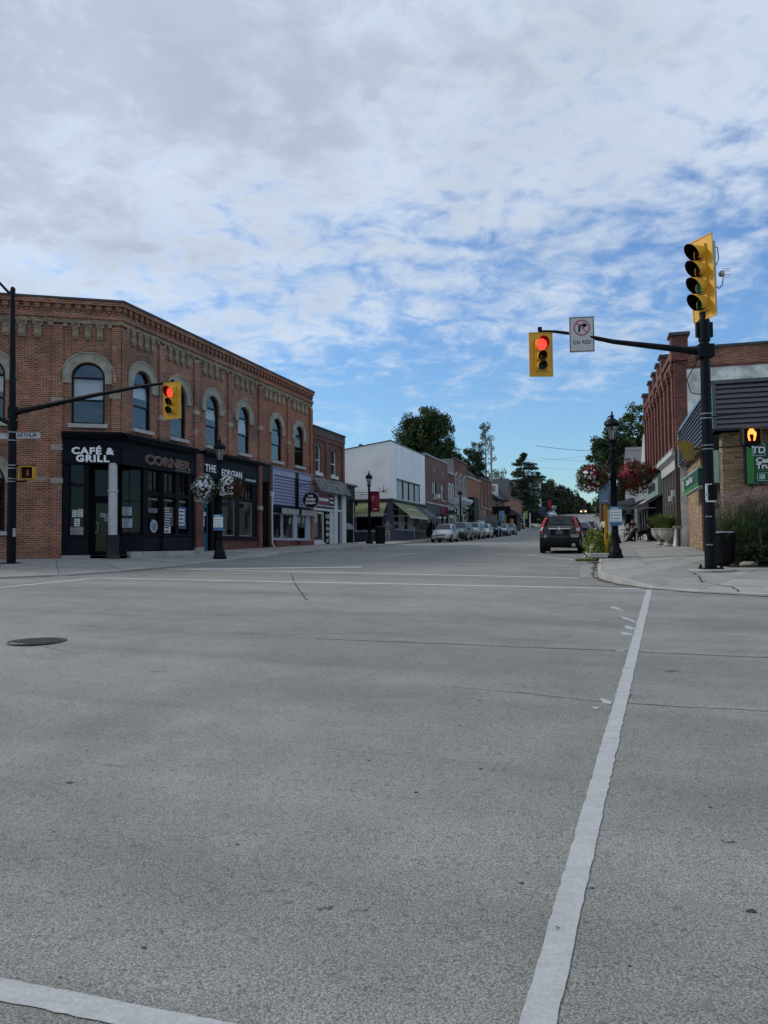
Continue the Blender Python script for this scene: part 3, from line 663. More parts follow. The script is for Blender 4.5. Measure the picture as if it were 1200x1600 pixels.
dm = MB(); dm.box(-.05, .05, -.30, -.16, 0, .12); dm = dm.mesh('bracket', NAVY)
for i in range(26): inst(dm, CB, MBf @ T(.15+i*.2, 0, 5.84))
WHITEL = pm('white_sign_letters', (.88, .88, .88), .4, .05, 5)
COPPER = pm('rust_red_sign_letters', (.19, .085, .06), .45, .35, 3, .1, .2)
LET_E = pm('letter_edge_pale', (.30, .26, .24), .5, .2, 5)
text(CB, MAf @ T(-1.02, -.14, 5.33), 'CAF\u00c9 &', .36, WHITEL, xs=1.18, bold=.016, spacing=1.16)
text(CB, MAf @ T(-1.02, -.14, 5.03), 'GRILL', .36, WHITEL, xs=1.18, bold=.016, spacing=1.16)
text(CB, MBf @ T(3.15, -.135, 5.19), 'CORNER', .54, LET_E, xs=1.55, bold=.026, ext=.01)
text(CB, MBf @ T(3.15, -.15, 5.19), 'CORNER', .54, COPPER, xs=1.55, bold=.012, ext=.02)
script_line(CB, MBf @ T(0, -.135, 4.93), 3.7, 4.9, .10, LET_E, 9, .12)
# bulkheads, grooved boards
def boards(root, M, x0, x1, z0, z1, y, n, mat_, name='bulkhead_board', th=.03):
    h = (z1-z0)/n
    bm_ = MB(); bm_.prismx([(-th, .0), (-th*.35, h*.93), (0, h*.93), (0, 0)], 0, x1-x0); me = bm_.mesh(name, mat_)
    for i in range(n): inst(me, root, M @ T(x0, y, z0+i*h))
    box_part(root, M, 'backing_board', mat_, x0, x1, y, y+.05, z0, z1)
boards(CB, MBf, 1.5, 5.42, 1.42, 2.02, -.02, 7, NAVY); box_part(CB, MBf, 'stall_cap', NAVY, 1.5, 5.42, -.09, .08, 2.02, 2.09)
boards(CB, MAf, -2.13, -1.18, 1.24, 1.92, -.02, 7, NAVY); box_part(CB, MAf, 'stall_cap', NAVY, -2.13, -1.18, -.07, .08, 1.92, 1.99)
box_part(CB, MBf, 'plinth', M_KERB, .6, 5.42, -.12, .1, .9, 1.36)
box_part(CB, MAf, 'plinth', M_KERB, -2.13, -1.1, -.12, .1, .9, 1.24)
for a, b in [(1.5, 1.83), (2.74, 3.0), (3.87, 4.13), (4.9, 5.42)]: box_part(CB, MBf, 'shopfront_post', NAVY, a, b, -.03, .09, 2.09, 4.87)
for k, (a, b) in enumerate([(1.83, 2.74), (3.0, 3.87), (4.13, 4.9)]):
    shop_light(CB, MBf, a, b, 3.86, 4.8, nx=2, nz=2); shop_light(CB, MBf, a, b, 2.09, 3.72); box_part(CB, MBf, 'transom_bar', NAVY, a, b, -.02, .09, 3.72, 3.86)
    box_part(CB, MBf, 'top_rail', NAVY, a, b, -.02, .09, 4.8, 4.87)
    script_line(CB, MBf @ T(0, .045, 3.58), a+.14, b-.14, .09, LET_E, k, .16, 'window_lettering')
poster(CB, MBf, 1.95, 2.6, 3.0, 3.2, .05, 1, pm('smoky_poster', (.2, .2, .22), .7), 2); poster(CB, MBf, 3.06, 3.8, 2.45, 3.3, .05, 2, pm('dark_menu_poster', (.09, .095, .10), .7), 7, PAPER)
poster(CB, MBf, 4.15, 4.85, 2.35, 3.35, .05, 3, pm('blue_poster', (.06, .12, .22), .7), 1); poster(CB, MBf, 4.2, 4.7, 2.5, 3.25, .04, 4, PAPER, 4); poster(CB, MBf, 3.1, 3.6, 2.12, 2.5, .05, 5, PAPER, 2)
dd = MB(); dd.cyl((2.35, .05, 2.42), (2.35, .04, 2.42), .27, n=24, smooth=False); dd.build('round_window_decal', pm('pale_blue_decal', (.45, .52, .56), .6), CB, MBf)
dd = MB(); dd.cyl((2.35, .038, 2.42), (2.35, .034, 2.42), .19, n=24, smooth=False); dd.build('round_window_decal', pm('mid_blue_decal', (.2, .27, .33), .6), CB, MBf)
# recessed corner entrance, in the frame of the cross street face
box_part(CB, MAf, 'shopfront_post', NAVY, -2.15, -1.9, -.06, .12, 1.24, 4.87)
box_part(CB, MAf, 'shopfront_post', NAVY, -1.3, -1.18, -.03, .12, 1.99, 4.87)
shop_light(CB, MAf, -1.9, -1.3, 1.99, 4.0); shop_light(CB, MAf, -1.9, -1.3, 4.0, 4.87, nx=1)
for k, (a, b, c, d) in enumerate([(-1.78, -1.62, 2.75, 3.02), (-1.58, -1.38, 2.75, 3.05), (-1.7, -1.5, 2.38, 2.68), (-1.86, -1.34, 2.2, 2.34), (-1.86, -1.34, 2.03, 2.18)]): poster(CB, MAf, a, b, c, d, .06, k+20, PAPER if k < 3 else pm('pinkish_notice', (.38, .30, .30), .8), 3)
box_part(CB, MAf, 'return_wall', NAVY, -1.24, -1.18, .12, 1.15, 1.2, 4.87)
box_part(CB, MAf, 'door_frame', NAVY, -1.24, -1.12, 1.05, 1.2, 1.2, 4.87); box_part(CB, MAf, 'door_frame', NAVY, -.32, -.2, 1.05, 1.2, 1.2, 4.87); box_part(CB, MAf, 'door_frame', NAVY, -1.12, -.32, 1.05, 1.2, 3.45, 3.6)
dr = shop_light(CB, MAf, -1.12, -.32, 1.28, 3.45, y=1.1, fw_=.1, name='door'); shop_light(CB, MAf, -1.12, -.32, 3.6, 4.8, y=1.1)
hm = MB(); hm.tube([(-1.02, 1.06, 2.15), (-1.02, .98, 2.15), (-.92, .98, 2.2), (-.9, .98, 2.5), (-.98, .98, 2.55)], .018); hm.build('handle', pm('chrome', (.6, .6, .6), .2, .05, 5, 0, 1), dr)
poster(CB, MAf, -.85, -.68, 2.78, 2.95, 1.08, 31, PAPER, 2); poster(CB, MAf, -.68, -.46, 2.62, 2.92, 1.08, 32, pm('greenish_notice', (.40, .46, .42), .8), 3)
box_part(CB, MAf, 'recess_wall', NAVY, -.2, .85, 1.15, 1.25, 1.2, 2.1); shop_light(CB, MAf, -.2, .75, 2.1, 4.8, y=1.18, nx=2, nz=2)
poster(CB, MAf, .0, .38, 2.85, 3.2, 1.14, 33, pm('bluish_notice', (.42, .46, .52), .8), 5); poster(CB, MAf, .0, .4, 2.35, 2.72, 1.14, 34, pm('bluish_notice', (.42, .46, .52), .8), 5)
boards(CB, MAf, -.2, .85, 1.24, 2.0, 1.12, 8, NAVY)
mb = MB(); pp = [Matrix.Rotation(ANG_A-ANG_B, 4, 'Z') @ Vector(p) for p in ((-2.1, 0, 0), (0, 0, 0), (.85, 1.3, 0), (-2.1, 1.3, 0))]+[Vector((1.6, 0, 0))]
mb.add([(p.x, p.y+.0, 3.80) for p in (pp[0], pp[1], pp[4], pp[2], pp[3])], [(0, 1, 2, 3, 4)]); mb.build('recess_ceiling', NAVY, CB, fix=False)
mb = MB(); mb.add([(p.x, p.y, .13+(.0 if i else 0)) for i, p in enumerate((pp[0], pp[1], pp[4], pp[2], pp[3]))], [(0, 1, 2, 3, 4)]); mb.build('entrance_floor', M_CON, CB, fix=False)
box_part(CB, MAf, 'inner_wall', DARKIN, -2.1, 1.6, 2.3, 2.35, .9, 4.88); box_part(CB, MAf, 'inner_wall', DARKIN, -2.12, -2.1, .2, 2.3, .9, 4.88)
mb = MB(); mb.lathe([(.29, 0), (.29, .08), (.25, .12), (.245, .93), (.26, .95)], n=12); mb.build('column_base', pm('column_base_paint', (.022, .025, .03), .5), CB, MAf @ T(-.26, -.04, 1.08), smooth_angle=40)
mb = MB(); mb.lathe([(.175, 0), (.175, 1.72), (.205, 1.74), (.205, 1.80), (.17, 1.82), (.17, 2.86), (.19, 2.88)], n=10); mb.build('entrance_column', OFFW, CB, MAf @ T(-.26, -.04, 2.0), smooth_angle=30)
# brick pier between the cafe and the next shop
box_part(CB, MBf, 'brick_pier', BR_RED, 5.42, 6.04, -.14, .25, .9, 5.9); box_part(CB, MBf, 'stone_block', STONE, 5.40, 6.06, -.17, .1, 3.62, 3.9, bevel=.02); box_part(CB, MBf, 'pier_base', STONE, 5.40, 6.06, -.17, .1, 1., 1.5, bevel=.02)
# georgian style shop
box_part(CB, MBf, 'sign_board', NAVY, 6.04, 11.72, -.10, .1, 4.85, 5.55); box_part(CB, MBf, 'fascia_panel', NAVY, 6.04, 11.72, -.06, .1, 5.55, 5.85)
m_ = MB(); m_.prismx([(-.12, 5.85), (-.2, 5.93), (-.3, 6.0), (-.3, 6.1), (.1, 6.1), (.1, 5.85)], 6.04, 11.72); m_.build('fascia_cornice', NAVY, CB, MBf)
text(CB, MBf @ T(6.72, -.115, 5.28), 'THE', .50, WHITEL, xs=1.0, bold=.008, ext=.012, spacing=1.15)
text(CB, MBf @ T(8.62, -.115, 5.18), 'GEORGIAN', .50, WHITEL, xs=.92, bold=.008, ext=.012, spacing=1.08)
text(CB, MBf @ T(10.8, -.115, 5.02), 'ARTISAN SHOP', .17, WHITEL, xs=1.0, ext=.006)
BLUED = pm('teal_blue_door_paint', (.035, .13, .20), .4, .12, 5, .05)
box_part(CB, MBf, 'door_frame', NAVY, 6.04, 6.16, -.02, .5, 1.25, 4.85)
door = box_part(CB, MBf, 'door', BLUED, 6.16, 6.95, .18, .24, 1.33, 3.95)
box_part(door, None, 'door_glass', GLASSD, 6.3, 6.8, .165, .178, 2.2, 3.4); box_part(door, None, 'notice', PAPER, 6.34, 6.6, .15, .162, 2.5, 2.95); box_part(door, None, 'notice', PAPER, 6.42, 6.72, .15, .162, 3.0, 3.2)
box_part(CB, MBf, 'transom_bar', NAVY, 6.16, 6.95, .1, .24, 3.95, 4.85); box_part(CB, MBf, 'door_frame', NAVY, 6.95, 7.15, -.02, .5, 1.25, 4.85); box_part(CB, MBf, 'side_wall', NAVY, 7.15, 7.6, .1, .5, 1.25, 4.85)
box_part(CB, MBf, 'doorstep', M_CON, 6.04, 7.6, -.12, .5, .9, 1.33)
box_part(CB, MBf, 'brick_bulkhead', BR_RED, 7.6, 11.72, -.05, .2, .9, 1.88); box_part(CB, MBf, 'shop_sill', NAVY, 7.6, 11.72, -.14, .2, 1.88, 2.06)
for a, b in [(7.6, 7.9), (9.3, 9.75), (11.2, 11.72)]: box_part(CB, MBf, 'shopfront_post', NAVY, a, b, -.02, .12, 2.06, 4.85)
for a, b in [(7.9, 9.3), (9.75, 11.2)]:
    shop_light(CB, MBf, a, b, 4.0, 4.78, nx=4, nz=1); shop_light(CB, MBf, a, b, 2.06, 3.85, frame=pm('grey_frame', (.25, .26, .25), .5), fw_=.06); box_part(CB, MBf, 'transom_bar', NAVY, a, b, -.02, .1, 3.85, 4.0); box_part(CB, MBf, 'top_rail', NAVY, a, b, -.02, .1, 4.78, 4.85)
    c_ = MB(); rs = random.Random(int(a*7))
    for i in range(9):
        x = a+.15+(b-a-.3)*i/9; c_.quad((x, .35+.05*(i % 2), 2.1), (x+(b-a)/9, .35+.05*((i+1) % 2), 2.1), (x+(b-a)/9*(.4 if i < 4 else 1.2), .35, 3.6), (x, .38, 3.6))
    c_.build('draped_display_fabric', pm('display_fabric', (.30, .32, .27), .9, .35, 3), CB, MBf, fix=False)
# ================================================================ orange brick building
OB = thing('orange_brick_building', 'orange brick two storey building with lilac boarded shopfront and striped valance', 'building', (-10.5+11.89*.3065, 30.5+11.89*.9519, 1.1), ANG_B)
MO = Matrix.Translation((-11.89, 0, -1.1))
wall_arched(11.89, 19.31, 6.05, 11.0, [(14.21, .66, ZS, ZP-.05, True), (17.34, .66, ZS, ZP-.05, True)], 'wall', BR_ORANGE, OB, MO)
for c in (14.21, 17.34):
    arched_window(OB, MO, c, .66, ZS, ZP-.05, blind=0 if c < 15 else .5, glass=GLASSD if c < 15 else GLASS)
    h = MB(); h.ring(c, ZP-.05, .68, 1.02, -.07, .02, n=18, legs=.22); h.build('window_hood', STONE, OB, MO)
pilasters(OB, MO, [12.07, 15.75, 19.13], 6.05, 10.3, BR_ORANGE)
for x, z in ((12.07, 7.9), (15.75, 7.55)): box_part(OB, MO, 'stone_block', STONE, x-.22, x+.22, -.125, 0, z, z+.22, bevel=.015)
BUFF2 = brick_mat('light_buff_brick', (.44, .33, .22), (.36, .26, .17), (.3, .23, .17), stain=.15, patch=False)
corbel_table(OB, MO, [(12.25, 15.57, 6), (15.93, 18.95, 5)], BUFF2)
cornice(OB, MO, 11.89, 19.31, BR_ORANGE)
shell(OB, MO, 11.9, 19.30, .3, 11.1, 13, BR_ORANGE, roofdrop=.5)
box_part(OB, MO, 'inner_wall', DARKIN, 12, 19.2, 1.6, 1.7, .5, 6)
box_part(OB, MO, 'brick_pier', BR_RED, 11.74, 12.14, -.14, .25, .9, 5.95); box_part(OB, MO, 'stone_block', STONE, 11.72, 12.16, -.17, .1, 3.5, 3.72, bevel=.02)
DKGREEN = pm('dark_green_black_paint', (.016, .020, .018), .5, .2, 4)
box_part(OB, MO, 'door_fascia', DKGREEN, 12.14, 13.2, -.08, .15, 5.1, 6.02); box_part(OB, MO, 'door_fascia_cap', DKGREEN, 12.1, 13.22, -.18, .15, 6.02, 6.12)
box_part(OB, MO, 'door_frame', DKGREEN, 12.14, 12.28, 0, .3, 1.3, 5.1); box_part(OB, MO, 'door_frame', DKGREEN, 13.06, 13.2, 0, .3, 1.3, 5.1)
shop_light(OB, MO, 12.28, 13.06, 3.8, 5.05, nx=2, y=.2, frame=DKGREEN); shop_light(OB, MO, 12.28, 13.06, 1.36, 3.7, y=.2, frame=DKGREEN, fw_=.12, nz=2, name='door'); box_part(OB, MO, 'doorstep', M_CON, 12.14, 13.2, -.1, .4, .9, 1.36)
box_part(OB, MO, 'brick_pier', BR_RED, 13.2, 13.5, -.10, .25, .9, 5.97)
dp = MB(); dp.tube([(13.22, -.18, 4.35), (13.22, -.18, 1.75), (13.45, -.24, 1.35)], .05); dp.box(13.13, 13.31, -.26, -.1, 4.3, 4.6); dp.build('drainpipe', WHITEP, OB, MO)
LILAC = pm('lilac_grey_paint', (.23, .235, .36), .6, .08, 4, .1); LILAC2 = pm('pale_lilac_trim', (.33, .34, .46), .6, .08, 4)
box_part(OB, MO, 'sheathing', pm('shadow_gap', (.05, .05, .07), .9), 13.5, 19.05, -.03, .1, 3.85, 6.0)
sb = MB(); sb.prismx([(-.085, 0), (-.035, .165), (-.03, .165), (-.03, 0)], 0, 2.95); sbm = sb.mesh('siding_board', LILAC)
sb = MB(); sb.prismx([(-.085, 0), (-.035, .165), (-.03, .165), (-.03, 0)], 0, 1.95); sbm2 = sb.mesh('siding_board', LILAC)
for i in range(9):
    inst(sbm, OB, MO @ T(13.62, 0, 3.92+i*.185)); inst(sbm2, OB, MO @ T(16.95, 0, 3.92+i*.185))
box_part(OB, MO, 'trim_board', LILAC2, 13.5, 19.1, -.10, 0, 5.6, 5.98); box_part(OB, MO, 'trim_cap', LILAC, 13.45, 19.15, -.16, 0, 5.98, 6.05)
for x in (13.5, 18.95): box_part(OB, MO, 'trim_board', LILAC2, x, x+.12, -.10, 0, 3.85, 5.6)
for x in (16.60, 16.85): box_part(OB, MO, 'downpipe', NAVY, x, x+.07, -.16, -.09, 3.7, 5.95)
box_part(OB, MO, 'lintel_shade', NAVY, 13.5, 19.1, -.05, .1, 3.45, 3.85)
SW, SB_ = pm('valance_white', (.6, .6, .6), .8), pm('valance_black', (.02, .02, .025), .8)
for i in range(26):
    x = 14.2+i*.185+(.35 if i > 12 else 0)
    q = MB(); q.prism([(0, .0), (.045, -.05), (.09, 0), (.09, .3), (0, .3)], -.34, -.335); inst(q.mesh('valance_stripe', SW), OB, MO @ T(x, 0, 3.42))
box_part(OB, MO, 'valance', SB_, 14.15, 16.6, -.33, -.3, 3.45, 3.74); box_part(OB, MO, 'valance', SB_, 16.9, 19.4, -.33, -.3, 3.45, 3.74)
LW = pm('lilac_window_frame', (.38, .39, .5), .5)
for a, b in [(13.55, 14.85), (14.95, 16.5), (16.95, 18.35)]: shop_light(OB, MO, a, b, 1.93, 3.45, frame=LW, y=.04, fw_=.07)
box_part(OB, MO, 'shopfront_post', LW, 16.5, 16.95, -.02, .1, 1.93, 3.45); box_part(OB, MO, 'shopfront_post', LW, 18.35, 19.0, -.02, .1, 1.93, 3.45)
box_part(OB, MO, 'shop_sill', LW, 13.5, 19.0, -.1, .1, 1.86, 1.93)
box_part(OB, MO, 'brick_bulkhead', BR_RED, 13.5, 15.2, -.30, .1, .9, 1.86); box_part(OB, MO, 'brick_bulkhead', BR_RED, 15.2, 17.0, -.04, .1, .9, 1.86); box_part(OB, MO, 'brick_bulkhead', BR_RED, 17.0, 19.1, -.22, .1, .9, 1.86)
box_part(OB, MO, 'brick_pier', BR_ORANGE, 19.0, 19.35, -.12, .25, .9, 6.05)
# hanging oval sign
SG = thing('hanging_sign', 'round black hanging sign with white script over the lilac shopfront', 'sign', tuple((OB.matrix_basis @ Vector((17.5-11.89, -1.0, 2.92+.0)))), ANG_B)
SG.matrix_basis = Matrix.Translation(Vector((-10.5, 30.5, 0))+Matrix.Rotation(ANG_B, 3, 'Z') @ Vector((17.35, -.75, 4.32))) @ Matrix.Rotation(R(0), 4, 'Z')
q = MB(); q.cyl((0, -.03, 0), (0, .03, 0), .50, n=32, smooth=False); q.build('disc', NAVY, SG); q = MB(); q.ring(0, 0, .47, .51, -.045, .045, 0, 2*math.pi, 32); q.build('rim', pm('sign_rim', (.25, .25, .27), .5), SG)
script_line(SG, T(0, -.04, .26), -.14, .14, .16, WHITEL, 1); script_line(SG, T(0, -.04, .05), -.27, .30, .24, WHITEL, 2); script_line(SG, T(0, -.04, -.17), -.32, .30, .22, WHITEL, 3)
q = MB(); q.tube([(-.9, .0, .95), (.45, 0, .95)], .02); q.tube([(0, 0, .5), (0, 0, .95)], .015); q.tube([(-.9, 0, .95), (-.9, .0, .6), (-.5, 0, .95)], .015); q.ring(.25, 1.1, .1, .13, -.01, .01, 0, 2*math.pi, 12); q.ring(.05, 1.08, .07, .1, -.01, .01, 0, 2*math.pi, 12); q.build('bracket', NAVY, SG)
# ================================================================ shingled shop
SH = thing('shingled_building', 'dull red brick building with white arched windows above a grey shingled shop canopy', 'building', (-10.5+19.31*.3065, 30.5+19.31*.9519, 1.3), ANG_B)
MS = Matrix.Translation((-19.31, 0, -1.3))
wall_arched(19.33, 25.0, 5.9, 9.28, [(20.3, .45, 6.3, 7.85, .3), (23.1, .45, 6.3, 7.85, .3)], 'wall', BR_RED, SH, MS)
for c in (20.3, 23.1):
    arched_window(SH, MS, c, .45, 6.3, 7.85, frame=WHITEP, fw_=.1, rz=.3, blind=0, glass=GLASSD, transom=False, sill=False)
    box_part(SH, MS, 'window_sill', WHITEP, c-.62, c+.62, -.12, .1, 6.08, 6.3)
    h = MB()
    for i in range(12):
        a0, a1 = math.pi*i/12, math.pi*(i+1)/12
        h.prism([(c+.45*math.cos(a0), 7.85+.3*math.sin(a0)), (c+.58*math.cos(a0), 7.85+.43*math.sin(a0)), (c+.58*math.cos(a1), 7.85+.43*math.sin(a1)), (c+.45*math.cos(a1), 7.85+.3*math.sin(a1))], -.04, .02)
    h.build('window_hood', BR_RED, SH, MS)
pilasters(SH, MS, [19.6, 21.75, 24.8], 5.9, 9.1, BR_RED, w=.4)
DKBR = brick_mat('soot_dark_brick', (.12, .075, .06), (.085, .06, .05), (.10, .08, .07), patch=False)
box_part(SH, MS, 'parapet_band', DKBR, 19.33, 25.02, -.13, .1, 8.7, 9.2); box_part(SH, MS, 'string_course', BR_RED, 19.33, 25.02, -.08, 0, 8.45, 8.7); box_part(SH, MS, 'coping', FLASH, 19.3, 25.06, -.2, .3, 9.2, 9.28)
shell(SH, MS, 19.35, 25.0, .5, 9.2, 13, BR_RED); box_part(SH, MS, 'inner_wall', DARKIN, 19.4, 24.9, 1.8, 1.9, .5, 5.9)
SHM = [pm('shingle_grey', (.15, .15, .145), .9, .3, 5, .3), pm('shingle_dark', (.105, .11, .11), .9, .3, 5, .3), pm('shingle_light', (.21, .205, .19), .9, .3, 5, .3)]
shm = []
for k in range(3):
    q = MB(); q.prism([(-.135, .06), (0, -.03), (.135, .06), (.135, .36), (-.135, .36)], -.012, .012); shm.append(q.mesh('shingle', SHM[k]))
rs = random.Random(8)
for r_ in range(4):
    for i in range(20):
        x = 19.5+i*.28+(.14 if r_ % 2 else 0)
        if x > 25.0: continue
        sl_ = (MS @ T(x, -.62+r_*.135, 4.98+r_*.235)) @ Matrix.Rotation(R(-31), 4, 'X')
        inst(shm[rs.randrange(3)], SH, sl_)
m_ = MB(); m_.prismx([(-.6, 5.02), (-.02, 5.98), (0, 5.98), (0, 5.02)], 19.36, 25.0); m_.build('canopy', SHM[1], SH, MS)
for r_ in range(5):
    for i in range(13):
        x = 19.55+i*.27+(.13 if r_ % 2 else 0); z = 3.95+r_*.22
        if x < 22.75: inst(shm[rs.randrange(3)], SH, MS @ T(x, -.05-.004*r_, z))
box_part(SH, MS, 'shop_wall', SHM[1], 19.35, 22.8, -.03, .1, 3.95, 5.1)
for r_ in range(4):
    for i in range(3): inst(shm[rs.randrange(3)], SH, MS @ T(23.55+i*.25, -.05, 4.1+r_*.22))
box_part(SH, MS, 'shop_wall', SHM[1], 23.4, 24.3, -.03, .1, 4.0, 5.1)
box_part(SH, MS, 'trim_board', WHITEP, 19.35, 22.8, -.12, 0, 3.82, 3.96)
for a, b in [(22.8, 23.4), (24.3, 25.02)]: box_part(SH, MS, 'white_pier', WHITEP, a, b, -.16, .2, 1.3, 5.02)
box_part(SH, MS, 'panelled_door_surround', WHITEP, 21.95, 22.8, -.05, .2, 1.4, 3.82); box_part(SH, MS, 'trim_board', WHITEP, 23.4, 24.3, -.1, .1, 3.85, 4.0)
shop_light(SH, MS, 19.5, 21.2, 1.75, 3.75, frame=WHITEP, fw_=.14, y=.02); box_part(SH, MS, 'window_board', WHITEP, 19.4, 21.4, -.1, .1, 1.6, 1.75); box_part(SH, MS, 'stall_riser', SHM[1], 19.4, 22.0, -.04, .1, .9, 1.6)
box_part(SH, MS, 'display_curtain', BLIND, 19.6, 21.1, .3, .32, 2.1, 3.7); box_part(SH, MS, 'dark_panel', DARKIN, 21.25, 21.95, .05, .1, 1.6, 3.8)
rs = random.Random(12); rack = MB(); bk = MB()
for r_ in range(5):
    z = 1.75+r_*.4; rack.box(21.3, 21.95, -.12, .0, z-.04, z-.02)
    for c_ in range(3):
        x = 21.33+c_*.2; q = MB(); q.box(0, .15, 0, .01, 0, rs.uniform(.2, .27)); q.build('book_cover', rs.choice([PAPER, BLIND, SHM[2], STONE]), SH, MS @ T(x, -.1, z))
rack.box(21.28, 21.31, -.12, 0, 1.5, 3.8); rack.box(21.94, 21.97, -.12, 0, 1.5, 3.8); rack.build('book_rack', BLACKF, SH, MS)
shop_light(SH, MS, 23.45, 24.25, 1.45, 3.8, frame=pm('slate_blue_door', (.06, .075, .10), .5), name='door', fw_=.12); box_part(SH, MS, 'doorstep', M_CON, 22.8, 25, -.3, .2, .9, 1.45)
REDS = pm('maroon_sign', (.22, .02, .05), .45, .05)
sgn = box_part(SH, MS, 'shop_sign', WHITEP, 19.75, 22.75, -.20, -.08, 4.12, 4.98)
box_part(sgn, None, 'red_panel', REDS, 19.82, 21.65, -.212, -.2, 4.18, 4.92); box_part(sgn, None, 'black_panel', BLACKF, 21.65, 22.68, -.212, -.2, 4.18, 4.92)
script_line(SH, MS @ T(0, -.222, 4.55), 19.98, 21.55, .24, WHITEL, 4, .13); script_line(SH, MS @ T(0, -.222, 4.70), 21.85, 22.35, .14, WHITEL, 5, .13); script_line(SH, MS @ T(0, -.222, 4.42), 21.85, 22.45, .14, WHITEL, 6, .13)
# ================================================================ white building with green awnings
ANG_D = math.atan2(.954, .30)
WB = thing('white_building', 'plain white rendered building with olive green awnings and purple ground floor', 'building', (.58, 63, 1.5), ANG_D)
MD = Matrix.Translation((0, 0, -1.5)); MDs = MD @ Matrix.Rotation(-math.atan2(.3, .954)-ANG_D, 4, 'Z')
RENDER = pm('white_render', (.80, .80, .79), .85, .10, .5, .1, bscale=30)
PURPLE = pm('dusty_purple_paint', (.085, .07, .115), .6, .12, 3, .05)
OLIVE = pm('olive_awning_canvas', (.18, .205, .095), .85, .1, 2, .1); GREYC = pm('charcoal_awning_canvas', (.06, .062, .07), .85, .1, 2, .1)
m_ = MB(); m_.quad((0, 0, 5.35), (11.3, 0, 5.35), (11.3, 0, 10.12), (0, 0, 10.12)); 
wall_arched(0, 11.35, 5.35, 10.12, [(5.57, 3.82, 5.45, 7.1, False)], 'wall', RENDER, WB, MD, depth=.15)
m_ = MB(); m_.prism([(-9, 5.0), (0, 5.0), (0, 10.12), (-9, 8.85)], 0, .02); m_.build('side_wall', RENDER, WB, MDs)
m_ = MB(); m_.add([(0, 0.03, 10.05), (11.3, .03, 10.05), (11.3, 9, 8.8), (0, 9, 8.8)], [(0, 1, 2, 3)]); m_.build('roof', ROOF, WB, MD, fix=False)
m_ = MB(); m_.quad((11.33, .1, 1), (11.33, 9, 1), (11.33, 9, 8.8), (11.33, .1, 10.1)); m_.build('wall', RENDER, WB, MD, fix=False)
m_ = MB(); m_.prism([(-9.05, 8.86), (.04, 10.13), (.04, 10.2), (-9.05, 8.93)], -.05, .1); m_.build('coping', FLASH, WB, MDs); box_part(WB, MD, 'coping', FLASH, -.04, 11.38, -.05, .1, 10.12, 10.2)
for i in range(4):
    a = 1.8+i*1.9; box_part(WB, MD, 'window_panel', pm('blind_white_panel', (.42, .43, .44), .6, .05), a+.12, a+1.75, .07, .1, 5.5, 7.05); box_part(WB, MD, 'window_frame', BLACKF, a-.05, a+.10, .0, .13, 5.45, 7.1); box_part(WB, MD, 'window_slot', NAVY, a+1.75, a+1.84, .02, .12, 5.45, 7.1)
box_part(WB, MD, 'window_head', FLASH, 1.7, 9.45, -.04, .1, 7.08, 7.16); box_part(WB, MD, 'window_sill', RENDER, 1.7, 9.45, -.05, .1, 5.36, 5.45)
box_part(WB, MD, 'ledge', FLASH, -.15, 11.4, -.22, .1, 5.2, 5.35); box_part(WB, MDs, 'ledge', FLASH, -9, .15, -.22, .1, 5.2, 5.35)
# shopfront, front face
box_part(WB, MD, 'purple_base', PURPLE, 0, 7.3, -.02, .2, 1.2, 2.75); box_part(WB, MD, 'corner_post', PURPLE, -.02, .75, -.06, .3, 1.2, 5.2)
for a, b in [(.9, 2.5), (3.9, 5.2)]: shop_light(WB, MD, a, b, 2.8, 4.6, frame=WHITEP, fw_=.09, y=.04)
box_part(WB, MD, 'white_panel', pm('grey_white_panel', (.38, .39, .40), .6), 2.5, 3.9, -.0, .1, 2.75, 4.7); box_part(WB, MD, 'white_panel', MATS['grey_white_panel'], 5.2, 7.2, 0, .1, 2.75, 4.7)
CREAM = pm('cream_shop_paint', (.30, .28, .22), .6, .1)
box_part(WB, MD, 'cream_panel', CREAM, 7.3, 11.3, .0, .1, 2.75, 4.8); box_part(WB, MD, 'brown_base', pm('brown_base_boards', (.085, .075, .065), .7, .2), 7.3, 11.3, -.03, .2, 1.2, 2.75)
for a, b in [(7.5, 8.4), (9.0, 10.3), (10.6, 11.2)]: shop_light(WB, MD, a, b, 2.8, 4.5, frame=CREAM, fw_=.09, y=-.02)
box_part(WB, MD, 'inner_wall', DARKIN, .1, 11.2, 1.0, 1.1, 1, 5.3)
def awning(root, M, x0, x1, zt, zb, out, mat_, val=.22, vm=None, name='awning', scallop=True):
    m_ = MB(); m_.add([(x0, -.03, zt), (x1, -.03, zt), (x1, -out, zb), (x0, -out, zb), (x0, -.03, zt-.02), (x1, -.03, zt-.02), (x1, -out, zb-.02), (x0, -out, zb-.02)],
                      [(0, 1, 2, 3), (4, 7, 6, 5), (0, 3, 7, 4), (1, 5, 6, 2), (3, 2, 6, 7), (0, 4, 5, 1)])
    o = m_.build(name, mat_, root, M)
    v = MB(); n = max(1, int((x1-x0)/.28)); w = (x1-x0)/n
    for i in range(n):
        a = x0+i*w; v.prism([(a, zb-val*.5), (a+w*.25, zb-val), (a+w*.75, zb-val), (a+w, zb-val*.5), (a+w, zb-.005), (a, zb-.005)] if scallop else [(a, zb-val), (a+w, zb-val), (a+w, zb-.005), (a, zb-.005)], -out-.012, -out)
    v.build('valance', vm or mat_, o)
    s_ = MB(); s_.tube([(x0+.03, -.05, zt-.1), (x0+.03, -out, zb-.03), (x0+.03, -.05, zb-.03)], .018, 6); s_.tube([(x1-.03, -.05, zt-.1), (x1-.03, -out, zb-.03), (x1-.03, -.05, zb-.03)], .018, 6); s_.build('awning_frame', WHITEP, o)
    return o
